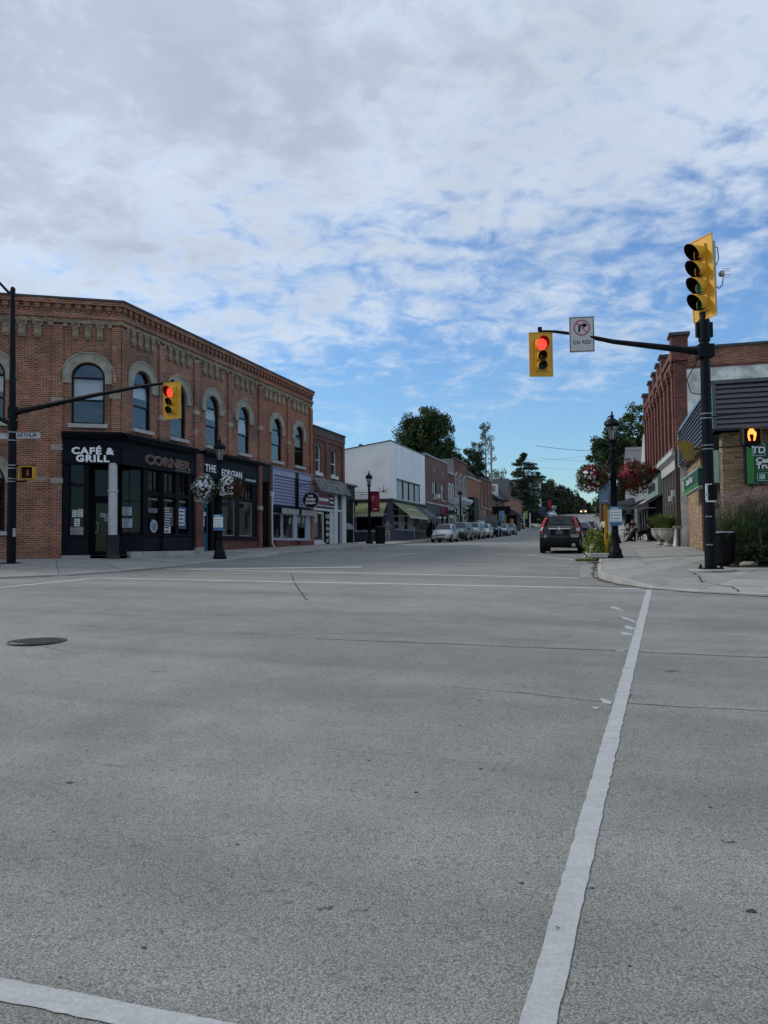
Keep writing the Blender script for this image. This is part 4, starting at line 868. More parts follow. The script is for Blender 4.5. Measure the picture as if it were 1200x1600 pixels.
CANV = pm('cream_valance', (.50, .50, .42), .8, .05)
awning(WB, MD, .3, 6.4, 5.15, 3.95, 1.5, OLIVE, .2, CANV, scallop=False); awning(WB, MD, 6.45, 11.6, 5.15, 3.95, 1.5, GREYC, .28, scallop=False)
awning(WB, MDs, -8.8, -.3, 5.15, 4.1, 1.1, OLIVE, .26, CANV)
SCR = pm('pale_script_print', (.5, .52, .36), .7)
ma_ = math.atan2(1.2, 1.47)
script_line(WB, MD @ T(3.4, -.87, 4.52) @ Matrix.Rotation(-(math.pi/2-ma_), 4, 'X'), -1.6, 1.6, .22, SCR, 11, .09, 'awning_lettering')
[script_line(WB, MD @ T(8.9+dz_*.3, -.87-dz_*.62, 4.52-dz_*.5) @ Matrix.Rotation(-(math.pi/2-ma_), 4, 'X'), -.3, .3, .2, MATS['grey_white_panel'], 12, .08, 'awning_lettering') for dz_ in (-.35, .05, .45)]
[script_line(WB, MDs @ T(0, -.62, 4.60) @ Matrix.Rotation(-(math.pi/2-math.atan2(1.05, 1.07)), 4, 'X'), a_, b_, .24, SCR, 13, .09, 'awning_lettering') for a_, b_ in ((-3.6, -2.9), (-2.3, -.7))]
box_part(WB, MDs, 'side_base', PURPLE, -9, 0, -.02, .2, 1.0, 2.7); box_part(WB, MDs, 'side_panel', PURPLE, -9, -3.9, 0, .1, 2.7, 5.2); box_part(WB, MDs, 'corner_post', PURPLE, -.75, .0, -.06, .2, 1.2, 5.2)
box_part(WB, MDs, 'shop_sill', WHITEP, -3.9, -.75, -.08, .1, 2.65, 2.78)
shop_light(WB, MDs, -3.9, -3.05, 2.78, 4.5, frame=WHITEP, fw_=.1, y=.02); shop_light(WB, MDs, -3.0, -.8, 2.78, 4.5, frame=BLACKF, nx=2, y=.04)
box_part(WB, MDs, 'inner_wall', DARKIN, -8, -.2, .9, 1, 1, 5.2); box_part(WB, MDs, 'head_board', PURPLE, -3.9, -.75, 0, .1, 4.5, 5.2)
# dark green shed end behind the shingled shop
SD = thing('garden_shed', 'small dark green shed end showing past the shingled building', 'shed', (-4.6, 60.5, 1.6), R(-17))
m_ = MB(); m_.box(-.4, 1.4, 0, 3, 0, 4.7); m_.build('wall', DKGREEN, SD); m_ = MB(); m_.box(-.5, 1.6, -.2, 3.2, 4.7, 4.85); m_.build('roof', FLASH, SD)
# ================================================================ farther street buildings on the same side
LF = math.hypot(.313, 1); ANG_F = math.atan2(1, .313); OF = Vector((.58, 63, 0)); DF = Vector((.313/LF, 1/LF, 0))
def far_building(name, label, s0, zb):
    p = OF+DF*s0; o = thing(name, label, 'building', (p.x, p.y, zb), ANG_F); return o, Matrix.Translation((-s0, 0, -zb))
def rect_window(root, M, x0, x1, z0, z1, frame=WHITEP, y=.06, nx=1, nz=2, sill=True, glass=GLASSD):
    o = shop_light(root, M, x0, x1, z0, z1, y=y, frame=frame, nx=nx, nz=nz, glass=glass, name='window', fw_=.08)
    box_part(root, M, 'room_shade', DARKIN, x0, x1, y+.3, y+.32, z0, z1)
    if sill: box_part(root, M, 'window_sill', SILL, x0-.1, x1+.1, -.1, .05, z0-.14, z0)
    return o
E1, ME = far_building('plain_brick_building', 'flat fronted dark brown brick building next to the white one, with window air conditioner', 11.5, 1.7)
wall_arched(11.5, 21.3, 5.7, 10.28, [(15.2, .75, 6.2, 7.9, False), (19.0, .75, 6.2, 7.9, False)], 'wall', BR_BROWN, E1, ME)
for c in (15.2, 19.0): rect_window(E1, ME, c-.75, c+.75, 6.2, 7.9, BLACKF, nx=2)
shell(E1, ME, 11.5, 21.3, .5, 10.28, 10, BR_BROWN); box_part(E1, ME, 'coping', SILL, 11.45, 21.35, -.08, .2, 10.28, 10.4)
box_part(E1, ME, 'air_conditioner', WHITEP, 15.1, 15.85, -.45, .05, 6.2, 6.65)
for c in (15.2, 19.0): q = MB(); q.prism([(c-.14, 9.0), (c, 8.75), (c+.14, 9.0), (c, 9.25)], -.03, 0); q.build('diamond_stone', SILL, E1, ME)
box_part(E1, ME, 'shop_fascia', pm('dark_grey_fascia', (.05, .05, .055), .6), 11.5, 21.3, -.12, .1, 4.6, 5.55); box_part(E1, ME, 'fascia_cap', SILL, 11.5, 21.3, -.2, .1, 5.55, 5.7)
box_part(E1, ME, 'inner_wall', DARKIN, 11.6, 21.2, .9, 1, 1, 5.7); box_part(E1, ME, 'sign', REDS, 17.2, 20.5, -.2, -.12, 4.75, 5.4)
for i in range(5): box_part(E1, ME, 'shopfront_post', NAVY, 11.5+i*2.4, 11.75+i*2.4, -.03, .1, 1.5, 4.6)
for i in range(4): shop_light(E1, ME, 11.75+i*2.4, 13.9+i*2.4, 2.2, 4.55, y=.04); box_part(E1, ME, 'stall_riser', NAVY, 11.75+i*2.4, 13.9+i*2.4, 0, .1, 1.4, 2.2)
F1, MF = far_building('narrow_brick_building', 'narrow low red brick building with two pale arched windows', 21.35, 2.0)
wall_arched(21.35, 24.55, 5.9, 9.3, [(22.2, .42, 6.2, 7.7, .42), (23.7, .42, 6.2, 7.7, .42)], 'wall', BR_RED, F1, MF)
for c in (22.2, 23.7):
    arched_window(F1, MF, c, .42, 6.2, 7.7, frame=WHITEP, blind=0, glass=GLASSD); h = MB(); h.ring(c, 7.7, .43, .6, -.05, .02, n=10, legs=1.4); h.build('window_hood', WHITEP, F1, MF)
shell(F1, MF, 21.35, 24.55, .5, 9.3, 10, BR_RED); box_part(F1, MF, 'coping', SILL, 21.35, 24.55, -.1, .2, 9.3, 9.5)
box_part(F1, MF, 'shop_wall', CREAM, 21.35, 24.55, -.02, .3, 1.5, 5.9); shop_light(F1, MF, 21.7, 24.2, 2.4, 4.8, frame=WHITEP, y=-.08)
G1, MG = far_building('arcaded_brick_building', 'taller brick building with three tall pale outlined arches and bracketed white cornice', 24.6, 2.1)
wall_arched(24.6, 32.0, 6.9, 11.25, [(26.0, .62, 7.2, 9.0, .62), (28.3, .62, 7.2, 9.0, .62), (30.6, .62, 7.2, 9.0, .62)], 'wall', BR_RED, G1, MG)
for c in (26.0, 28.3, 30.6):
    arched_window(G1, MG, c, .62, 7.2, 9.0, frame=WHITEP, blind=.3, glass=GLASSD); h = MB(); h.ring(c, 9.0, .64, .84, -.06, .02, n=12, legs=1.8); h.build('window_hood', SILL, G1, MG)
shell(G1, MG, 24.6, 32.0, .5, 11.25, 10, pm('grey_side_render', (.20, .205, .20), .9, .15, 1)); box_part(G1, MG, 'coping', FLASH, 24.55, 32.05, -.1, .2, 11.25, 11.4)
m_ = MB(); m_.prismx([(-.1, 5.95), (-.7, 6.6), (-.75, 6.9), (0, 6.9), (0, 5.95)], 24.6, 32.1); m_.build('bracketed_cornice', WHITEP, G1, MG)
box_part(G1, MG, 'shop_wall', pm('pale_green_shopfront', (.28, .31, .26), .6), 24.6, 32.0, 0, .3, 1.6, 5.95)
for i in range(3): shop_light(G1, MG, 25+i*2.3, 26.9+i*2.3, 2.4, 5.0, frame=WHITEP, y=-.06)
H1, MH = far_building('long_brick_building', 'long two part red brick building with pilasters and dark shopfronts down the street', 32.05, 2.3)
wall_arched(32.05, 41.0, 5.5, 9.75, [(36.2, .5, 6.6, 7.9, .3), (38.3, .5, 6.6, 7.9, .3)], 'wall', BR_ORANGE, H1, MH)
wall_arched(41.0, 50.0, 5.5, 10.4, [(43.0, .5, 6.5, 8.2, .3), (45.8, .5, 6.5, 8.2, .3), (48.4, .5, 6.5, 8.2, .3)], 'wall', BR_RED, H1, MH)
for c in (36.2, 38.3, 43.0, 45.8, 48.4): arched_window(H1, MH, c, .5, 6.55, 7.9 if c < 40 else 8.2, frame=SILL, rz=.3, blind=0, glass=GLASSD)
shell(H1, MH, 32.05, 41, .5, 9.75, 10, BR_ORANGE, right=False); shell(H1, MH, 41, 50, .5, 10.4, 10, BR_RED)
pilasters(H1, MH, [41.2, 44.4, 47.1, 49.8], 5.5, 10.2, BR_ORANGE, w=.4); box_part(H1, MH, 'coping', SILL, 32.05, 41, -.12, .2, 9.75, 9.95); box_part(H1, MH, 'coping', FLASH, 41, 50.05, -.15, .2, 10.4, 10.55)
box_part(H1, MH, 'shop_fascia', pm('charcoal_fascia', (.06, .065, .06), .6), 32.05, 50, -.15, .2, 4.5, 5.5); box_part(H1, MH, 'inner_wall', DARKIN, 32.1, 49.9, .9, 1, 1, 5.5)
box_part(H1, MH, 'projecting_bay', NAVY, 32.4, 35.6, -.8, 0, 4.6, 7.3); box_part(H1, MH, 'projecting_sign', CREAM, 38.8, 39.0, -1.0, -.2, 4.9, 6.0)
for i in range(8): box_part(H1, MH, 'shopfront_post', NAVY, 32.1+i*2.5, 32.4+i*2.5, -.05, .1, 1.8, 4.5)
for i in range(7): shop_light(H1, MH, 32.4+i*2.5, 34.6+i*2.5, 2.7, 4.5, y=.03)
awning(H1, MH, 37, 46, 4.7, 3.7, 2.0, pm('pale_awning', (.42, .41, .36), .8), .3, scallop=False)
I1, MI = far_building('gabled_house', 'dark slate roofed house with steep gable beyond the pale utility pole', 50.6, 2.9)
box_part(I1, MI, 'wall', BR_BROWN, 50.6, 63, 0, 8, 1, 8.6)
m_ = MB(); m_.prismx([(-.7, 8.3), (4, 12.6), (8.7, 8.3)], 50.3, 63.2); m_.build('roof', pm('slate_roof', (.06, .065, .075), .7, .2, 6), I1, MI)
m_ = MB(); m_.prism([(59.2, 8.4), (61.2, 11.9), (63.2, 8.4)], -1.0, 3.5); m_.build('front_gable', MATS['slate_roof'], I1, MI); m_ = MB(); m_.prism([(59.7, 8.3), (61.2, 10.8), (62.7, 8.3)], -1.05, -1.0); m_.build('gable_panel', BR_BROWN, I1, MI)
rect_window(I1, MI, 60.6, 61.7, 6.0, 7.8); rect_window(I1, MI, 53, 54.2, 6.0, 7.6); rect_window(I1, MI, 52, 56, 3.2, 5, BLACKF, nx=3, nz=1)
box_part(I1, MI, 'orange_hoarding', pm('orange_wood_hoarding', (.27, .10, .04), .8, .2), 51.2, 54.2, -2.6, -2.4, 2.3, 5.2)
J1, MJ = far_building('low_brick_building', 'low wide orange brick building with dark porch farther up the hill', 66, 3.4)
box_part(J1, MJ, 'wall', BR_ORANGE, 66, 92, .5, 14, 2, 9.6); box_part(J1, MJ, 'coping', FLASH, 65.9, 92.1, .4, 14.1, 9.6, 9.8)
m_ = MB(); m_.prismx([(-1.6, 6.6), (.5, 7.8), (.5, 6.3), (-1.6, 6.3)], 68, 73); m_.build('porch_roof', MATS['slate_roof'], J1, MJ); box_part(J1, MJ, 'porch_wall', NAVY, 68.3, 72.7, -1.2, .4, 3, 6.3)
for a in (81, 84.2, 87.4): rect_window(J1, MJ, a, a+1.4, 5.4, 7.4, BLACKF, y=.4)
# far white columned house
KH_ = thing('columned_house', 'white house with tall columns and flat gable beside dark trees on the hill', 'building', (41.2, 204, 8.9), R(20))
box_part(KH_, None, 'wall', pm('pale_house_wall', (.45, .47, .5), .7), -6, 0, 0, 9, 0, 8.6); m_ = MB(); m_.prism([(-6.6, 8.6), (.6, 8.6), (.6, 9.1), (-1, 10.3), (-6.6, 9.6)], -1.3, 9.2); m_.build('roof', pm('brown_roof', (.12, .10, .09), .8), KH_)
for x in (-5.6, -3.2, -.2): m_ = MB(); m_.cyl((x, -1, 0), (x, -1, 8.6), .3, .26, 10); m_.build('column', WHITEP, KH_)
for x in (-4.9, -2.4): shop_light(KH_, T(), x, x+1.4, 4.8, 7.2, y=-.05, frame=WHITEP, nz=2, name='window'); shop_light(KH_, T(), x, x+1.4, 1, 3.4, y=-.05, frame=WHITEP, nz=2, name='window')
m_ = MB(); m_.box(-9.5, -6.2, -3, 0, 0, 2.3); tag(m_.build('dumpster', pm('dark_blue_bin', (.02, .045, .12), .5), None, Matrix.Translation((46.0, 200, 8.6)) @ Matrix.Rotation(R(20), 4, 'Z'), bevel=.08), 'dark blue dumpster beside the white columned house', 'dumpster')
# ================================================================ bank
ANG_K = math.atan2(-11, -3.15)
BK = thing('bank_building', 'tan brick bank building with charcoal slatted metal fascia and green signs', 'building', (10.85, 25, .95), ANG_K)
MK = Matrix.Translation((0, 0, -.95)); MKf = MK @ Matrix.Rotation(math.atan2(-3.15, 11)-ANG_K, 4, 'Z')
CHAR = pm('charcoal_metal_siding', (.048, .046, .054), .30, .12, 3, .03, .35, coat=.35, spec=.8); PALEM = CHAR
ZF0, ZF1 = 5.18, 6.78
def slats(M, x0, x1, mat_, trim):
    n = 9; h = (ZF1-.12-ZF0)/n
    q = MB(); q.prismx([(-.06, 0), (-.06, h*.30), (-.0, h*.34), (-.0, h*.42), (-.05, h*.46), (-.05, h), (.02, h), (.02, 0)], 0, x1-x0); q = MB(); q.prismx([(-.075, .015), (-.02, h*.97), (.03, h*.97), (.03, .015)], 0, x1-x0); me = q.mesh('siding_slat', mat_)
    for i in range(n): inst(me, BK, M @ T(x0, 0, ZF0+i*h))
    box_part(BK, M, 'fascia_trim', trim, x0-.02, x1+.02, -.10, .05, ZF1-.12, ZF1); box_part(BK, M, 'fascia_soffit', CHAR, x0, x1, .0, .9, ZF0-.05, ZF0)
    box_part(BK, M, 'fascia_backing', CHAR, x0, x1, .03, .12, ZF0, ZF1)
slats(MK, -11.95, .0, PALEM, CHAR); slats(MKf, 0, 14, CHAR, CHAR)
box_part(BK, MK, 'fascia_end_trim', WHITEP, -12.05, -11.95, -.10, .1, ZF0-.1, ZF1-.0); box_part(BK, MKf, 'fascia_corner_trim', CHAR, -.06, .05, -.09, .05, ZF0, ZF1)
m_ = MB(); c_ = [(0, 0), (-12, 0), (-12, 12), (12, 14), (13.9, 0)]
P0 = [MK @ Vector((0, .1, 6.7)), MK @ Vector((-12, .1, 6.7)), MK @ Vector((-12, 14, 6.7)), MKf @ Vector((14, 11, 6.7)), MKf @ Vector((14, .1, 6.7))]
m_.add(P0, [(0, 1, 2, 3, 4)]); m_.build('roof', ROOF, BK, fix=False)
# brick: long wall on the street with a recessed entrance near the corner
box_part(BK, MK, 'brick_wall', BR_TAN, -11.9, -6.75, .30, .8, .6, 5.18)
box_part(BK, MKf, 'brick_wall', BR_TAN, .28, 14, .55, 1.2, .6, 5.18)
box_part(BK, MK, 'inner_wall', DARKIN, -6.75, -.5, 2.4, 2.5, .6, 5.18)
BRONZE = pm('bronze_door_frame', (.05, .045, .042), .4, .15, 5, 0, .4)
box_part(BK, MK, 'door_side_panel', BRONZE, -6.75, -5.9, .5, .6, .6, 5.18)
for a, b in [(-5.9, -4.6), (-4.5, -3.2), (-3.1, -1.7)]:
    dr = shop_light(BK, MK, a, b, 1.08, 3.4, y=1.0, frame=BRONZE, fw_=.12, name='door'); shop_light(BK, MK, a, b, 3.45, 5.18, y=1.0, frame=BRONZE)
    h = MB(); h.tube([(a+.25, .9, 1.9), (a+.25, .9, 2.5)], .02); h.build('handle', MATS['chrome'], dr)
box_part(BK, MK, 'entrance_floor', M_CON, -6.7, 0, .3, 2.4, .5, 1.06)
# green blade sign over the street door, and triangular gold pennant
GREEND = pm('dark_bank_green', (.008, .055, .038), .4, .1); GREENL = pm('bright_bank_green', (.035, .19, .03), .4, .1); MINT = pm('mint_sign_line', (.30, .48, .38), .5); SWHITE = pm('sign_white', (.72, .74, .72), .4, .04)
s1 = box_part(BK, MK, 'street_sign_panel', GREEND, -7.7, -2.2, -.30, -.1, 3.5, 4.13)
box_part(s1, None, 'sign_rim', MINT, -7.74, -2.16, -.30, -.09, 4.13, 4.17); box_part(s1, None, 'sign_rim', MINT, -7.74, -2.16, -.30, -.09, 3.46, 3.5); box_part(s1, None, 'green_stripe', GREENL, -7.66, -2.2, -.308, -.3, 3.52, 3.64); box_part(s1, None, 'sign_badge', MINT, -7.62, -7.2, -.315, -.3, 3.6, 4.06)
text(BK, MK @ T(-5.1, -.315, 3.88), 'Canada Trust', .34, SWHITE, ext=.006, bold=.004, xs=1.2)
q = MB(); q.add([(-8.2, -1.1, 4.98), (-5.6, -.1, 4.98), (-6.0, -.05, 3.9), (-8.2, -1.02, 4.98), (-5.6, -.02, 4.98), (-6.0, .03, 3.9)], [(0, 1, 2), (3, 5, 4), (0, 3, 4, 1), (1, 4, 5, 2), (2, 5, 3, 0)])
# large corner sign facing the crossing
s2 = box_part(BK, MKf, 'bank_sign', GREEND, .93, 4.6, .12, .42, 3.36, 4.68)
box_part(s2, None, 'sign_edge', BLACKF, .90, .935, .11, .43, 3.33, 4.70); box_part(s2, None, 'sign_edge', BLACKF, .935, 4.6, .11, .43, 3.33, 3.36)
box_part(s2, None, 'green_stripe', GREENL, .95, 1.16, .105, .12, 3.38, 4.66)
for b in [(1.13, 1.155, 4.27, 4.66), (1.48, 1.50, 4.27, 4.66), (1.13, 1.50, 4.645, 4.665), (1.13, 1.50, 4.27, 4.29)]: box_part(s2, None, 'badge_line', MINT, b[0], b[1], .098, .105, b[2], b[3])
text(BK, MKf @ T(1.315, .10, 4.45), 'TD', .30, SWHITE, ext=.006, bold=.006, xs=1.0)
text(BK, MKf @ T(1.22, .10, 4.12), 'Canada', .235, SWHITE, ext=.006, bold=.008, xs=1.15, align='LEFT'); text(BK, MKf @ T(1.22, .10, 3.93), 'Trust', .235, SWHITE, ext=.006, bold=.008, xs=1.15, align='LEFT')
box_part(s2, None, 'green_line', GREENL, 1.24, 4.5, .105, .12, 3.775, 3.81)
for b in [(1.24, 4.2, 3.70, 3.72), (1.24, 4.2, 3.46, 3.48), (1.24, 1.26, 3.46, 3.72), (4.18, 4.2, 3.46, 3.72), (1.30, 1.48, 3.51, 3.67), (1.55, 4.0, 3.6, 3.63), (1.55, 3.8, 3.54, 3.57)]: box_part(s2, None, 'badge_line', MINT, b[0], b[1], .098, .105, b[2], b[3])
box_part(BK, MKf, 'green_window_panel', MINT, -.05, .22, .9, 1.0, 3.5, 4.6)
# ================================================================ red brick block behind the bank
ANG_R = math.atan2(-1, -.25); 
RB = thing('red_brick_block', 'tall red brick commercial block with capped roof piers and stained rendered side wall', 'building', (14.15, 36.6, 1.1), ANG_R)
MR = Matrix.Translation((0, 0, -1.1)); MRs = MR @ Matrix.Rotation(R(-15)-ANG_R, 4, 'Z')
L_ = 16.0
ops = []
for k in range(9): ops.append((-1.25-k*1.7, .42, 6.2, 8.7, .42))
wall_arched(-L_, 0, 5.95, 10.75, ops, 'wall', BR_RED, RB, MR, depth=.3)
for (c, hw, a, b, r_) in ops:
    arched_window(RB, MR, c, hw, a, b, frame=pm('brown_window_frame', (.14, .10, .085), .6), y=.16, blind=.4, glass=GLASSD); h = MB(); h.ring(c, b, .44, .62, -.05, .02, n=10); h.build('window_hood', BR_ORANGE, RB, MR)
for k in range(10):
    x = -.4-k*1.7; p = MB(); p.box(x-.24, x+.24, -.22, 0, 5.95, 10.2); p.build('pilaster', BR_RED, RB, MR); p = MB(); p.box(x-.34, x+.34, -.30, .0, 9.75, 10.05); p.box(x-.30, x+.30, -.26, .0, 9.55, 9.75); p.build('pilaster_cap', BR_RED, RB, MR)
for k, x in enumerate([-.15, -4.6, -6.6, -8.9, -11.4, -15.6]):
    p = MB(); p.box(x-.38, x+.38, -.26, .5, 10.2, 11.4); p.build('roof_pier', BR_RED, RB, MR); p = MB(); p.box(x-.47, x+.47, -.35, .6, 11.4, 11.55); p.build('pier_cap', FLASH, RB, MR)
box_part(RB, MR, 'cornice', BR_RED, -L_, 0, -.16, .1, 10.2, 10.5); box_part(RB, MR, 'cornice', BR_RED, -L_, 0, -.24, .1, 10.5, 10.75)
GSTUC = pm('stained_grey_render', (.66, .66, .61), .9, .55, 1.1, .3, bscale=20)
m_ = MB(); m_.quad((.0, 0, 9.8), (18, 0, 9.8), (18, 0, 10.75), (0, 0, 10.75)); m_.build('wall', BR_DARK, RB, MRs, fix=False)
m_ = MB(); m_.box(.0, 18, -.04, .2, .5, 9.8); m_.build('side_render', GSTUC, RB, MRs); box_part(RB, MRs, 'brick_course', BR_RED, 0, 18, -.07, .1, 9.8, 9.92)
box_part(RB, MRs, 'coping', FLASH, .3, 18, -.08, .25, 10.75, 10.87); p = MB(); p.box(-.14, .42, -.08, .3, 5.95, 11.2); p.build('corner_pier', BR_RED, RB, MRs)
m_ = MB(); Q0 = [MR @ Vector((0, .1, 10.4)), MR @ Vector((-L_, .1, 10.4)), MR @ Vector((-L_, 16, 10.4)), MRs @ Vector((17.9, .1, 10.4))]; m_.add(Q0, [(0, 1, 2, 3)]); m_.build('roof', ROOF, RB, fix=False)
m_ = MB(); m_.quad((-L_, 0, 1), (-L_, 14, 1), (-L_, 14, 10.4), (-L_, 0, 10.4)); m_.build('wall', BR_RED, RB, MR, fix=False)
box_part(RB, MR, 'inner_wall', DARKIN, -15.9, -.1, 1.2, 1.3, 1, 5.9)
m_ = MB(); m_.prismx([(-.1, 5.1), (-.12, 5.55), (-.35, 5.7), (-.35, 5.9), (0, 5.9), (0, 5.1)], -7.0, .05); m_.build('white_cornice', OFFW, RB, MR)
for k in range(9): box_part(RB, MR, 'cornice_block', OFFW, -6.9+k*.8, -6.7+k*.8, -.3, -.12, 5.9, 6.05)
BRPOST = pm('taupe_shopfront_post', (.17, .15, .135), .6, .1)
for k in range(7): box_part(RB, MR, 'shopfront_post', BRPOST, -6.95+k*1.12, -6.8+k*1.12, -.06, .12, 1.6, 5.1)
MARN = pm('dark_maroon_panel', (.035, .018, .02), .5)
for k in range(6):
    shop_light(RB, MR, -6.8+k*1.12, -5.83+k*1.12, 3.5, 5.1, frame=BRPOST, y=.05); box_part(RB, MR, 'door_panel', MARN, -6.8+k*1.12, -5.83+k*1.12, .04, .1, 1.5, 3.5)
box_part(RB, MR, 'brown_downpipe', pm('brown_metal', (.08, .055, .045), .5), -.08, .1, -.2, -.05, 1.2, 5.9); box_part(RB, MR, 'bracket_lamp', SWHITE, -1.6, -1.4, -.35, -.2, 3.55, 3.8); box_part(RB, MR, 'bracket_lamp', SWHITE, -.9, -.75, -.3, -.15, 3.75, 4.05)
GG = pm('grey_green_shop_sign', (.19, .26, .235), .6, .08)
box_part(RB, MR, 'green_shop_sign', GG, -15.5, -7.1, -.30, 0, 4.25, 5.45); box_part(RB, MR, 'sign_lettering_panel', DKGREEN, -13, -8.6, -.32, -.3, 4.6, 5.0); box_part(RB, MR, 'sign_bar', DKGREEN, -15.5, -7.1, -.45, -.3, 5.4, 5.5)
for k in range(7): box_part(RB, MR, 'shopfront_post', NAVY, -15.9+k*1.4, -15.7+k*1.4, -.06, .12, 1.6, 4.25); 
for k in range(6): shop_light(RB, MR, -15.7+k*1.4, -14.5+k*1.4, 2.2, 4.2, y=.05)
# ================================================================ farther shops on that side
R2 = thing('awninged_shop_row_building', 'low pale boarded shop with white gable and dark awnings past the red brick block', 'building', (18.4, 53.5, 1.5), ANG_R)
M2 = Matrix.Translation((0, 0, -1.5))
WSID = pm('white_siding', (.42, .44, .44), .7, .08)
box_part(R2, M2, 'wall', WSID, -9, 0, .1, 10, 1, 6.6); m_ = MB(); m_.prism([(-4.9, 6.6), (-.1, 6.6), (-.1, 7.4), (-2.4, 9.4), (-4.9, 7.4)], .0, 8); m_.build('gable', WSID, R2, M2)
box_part(R2, M2, 'brick_chimney', BR_RED, -7.4, -5.4, 1, 2.6, 6.6, 10.4); box_part(R2, M2, 'white_post', WHITEP, -8.6, -8.3, -.1, .1, 1.5, 5.8)
for k in range(4): rect_window(R2, M2, -8.4+k*2.1, -7.2+k*2.1, 4.9, 6.2, WHITEP, y=.02, sill=False)
awning(R2, M2, -8.8, 1.5, 4.6, 3.9, 1.9, GREYC, .25, WHITEP, scallop=False); awning(R2, M2, -3.5, 6.0, 4.3, 3.7, 1.5, DKGREEN, .25, scallop=False)
for k in range(4): shop_light(R2, M2, -8.4+k*2.1, -6.6+k*2.1, 2.2, 3.9, y=.02)
R3 = thing('white_house', 'white boarded shop house with brick chimney farther up beside the big maples', 'building', (21.8, 67, 2.0), ANG_R)
box_part(R3, None, 'wall', WSID, -12, 0, .1, 9, -.5, 5.6); m_ = MB(); m_.prism([(-12.3, 5.6), (.3, 5.6), (-6, 8.6)], -.2, 9); m_.build('roof', pm('grey_shingle_roof', (.12, .12, .125), .8, .2, 8), R3)
for k in range(5): rect_window(R3, T(), -11+k*2.2, -9.8+k*2.2, 3.4, 4.9, WHITEP, y=.02, sill=False); shop_light(R3, T(), -11+k*2.2, -9.6+k*2.2, .8, 2.4, y=.02)
for k in range(6): box_part(R3, None, 'porch_post', WHITEP, -11.9+k*2.3, -11.7+k*2.3, -1.8, -1.6, -.2, 2.9)
m_ = MB(); m_.prismx([(-2.0, 2.9), (0, 3.5), (0, 2.9)], -12, 0); m_.build('porch_roof', MATS['grey_shingle_roof'], R3)

# ================================================================ plain buildings on the corners behind the viewer (unseen, added to darken reflections and block sky light)
for k, (x, y, w, d, h, rz, mt) in enumerate([(-34, -30, 26, 12, 9.5, R(-14), BR_RED), (6, -34, 24, 12, 10.5, R(-8), BR_ORANGE), (34, -24, 20, 12, 7.5, R(30), BR_TAN)]):
    o = thing('opposite_corner_building', ['plain red brick building on the opposite corner', 'plain orange brick building on the opposite corner', 'low tan brick building on the opposite corner'][k], 'building', (x, y, -1.2), rz)
    box_part(o, None, 'wall', mt, 0, w, 0, d, 0, h); box_part(o, None, 'coping', FLASH, -.2, w+.2, -.2, d+.2, h, h+.3)
    for i in range(int(w/3.2)): box_part(o, None, 'window', BLACKF, 1+i*3.2, 2.2+i*3.2, d-.05, d+.05, 5.2, 7.0); box_part(o, None, 'shop_window', BLACKF, .6+i*3.2, 3.2+i*3.2, d-.05, d+.05, 1, 3.6)

# small services on the white building and roofs
box_part(WB, MDs, 'roof_vent', FLASH, -2.75, -2.5, 0, .2, 9.75, 9.98)
for (f_, r_, x, y, z) in ((ME, E1, 17, 3, 10.0), (MH, H1, 45, 4, 10.2)):
    q = MB(); q.cyl((x, y, z-.5), (x, y, z+.9), .16, n=10); q.cyl((x, y, z+.9), (x, y, z+1.05), .24, n=10); q.build('roof_vent', SHM[0], r_, f_)
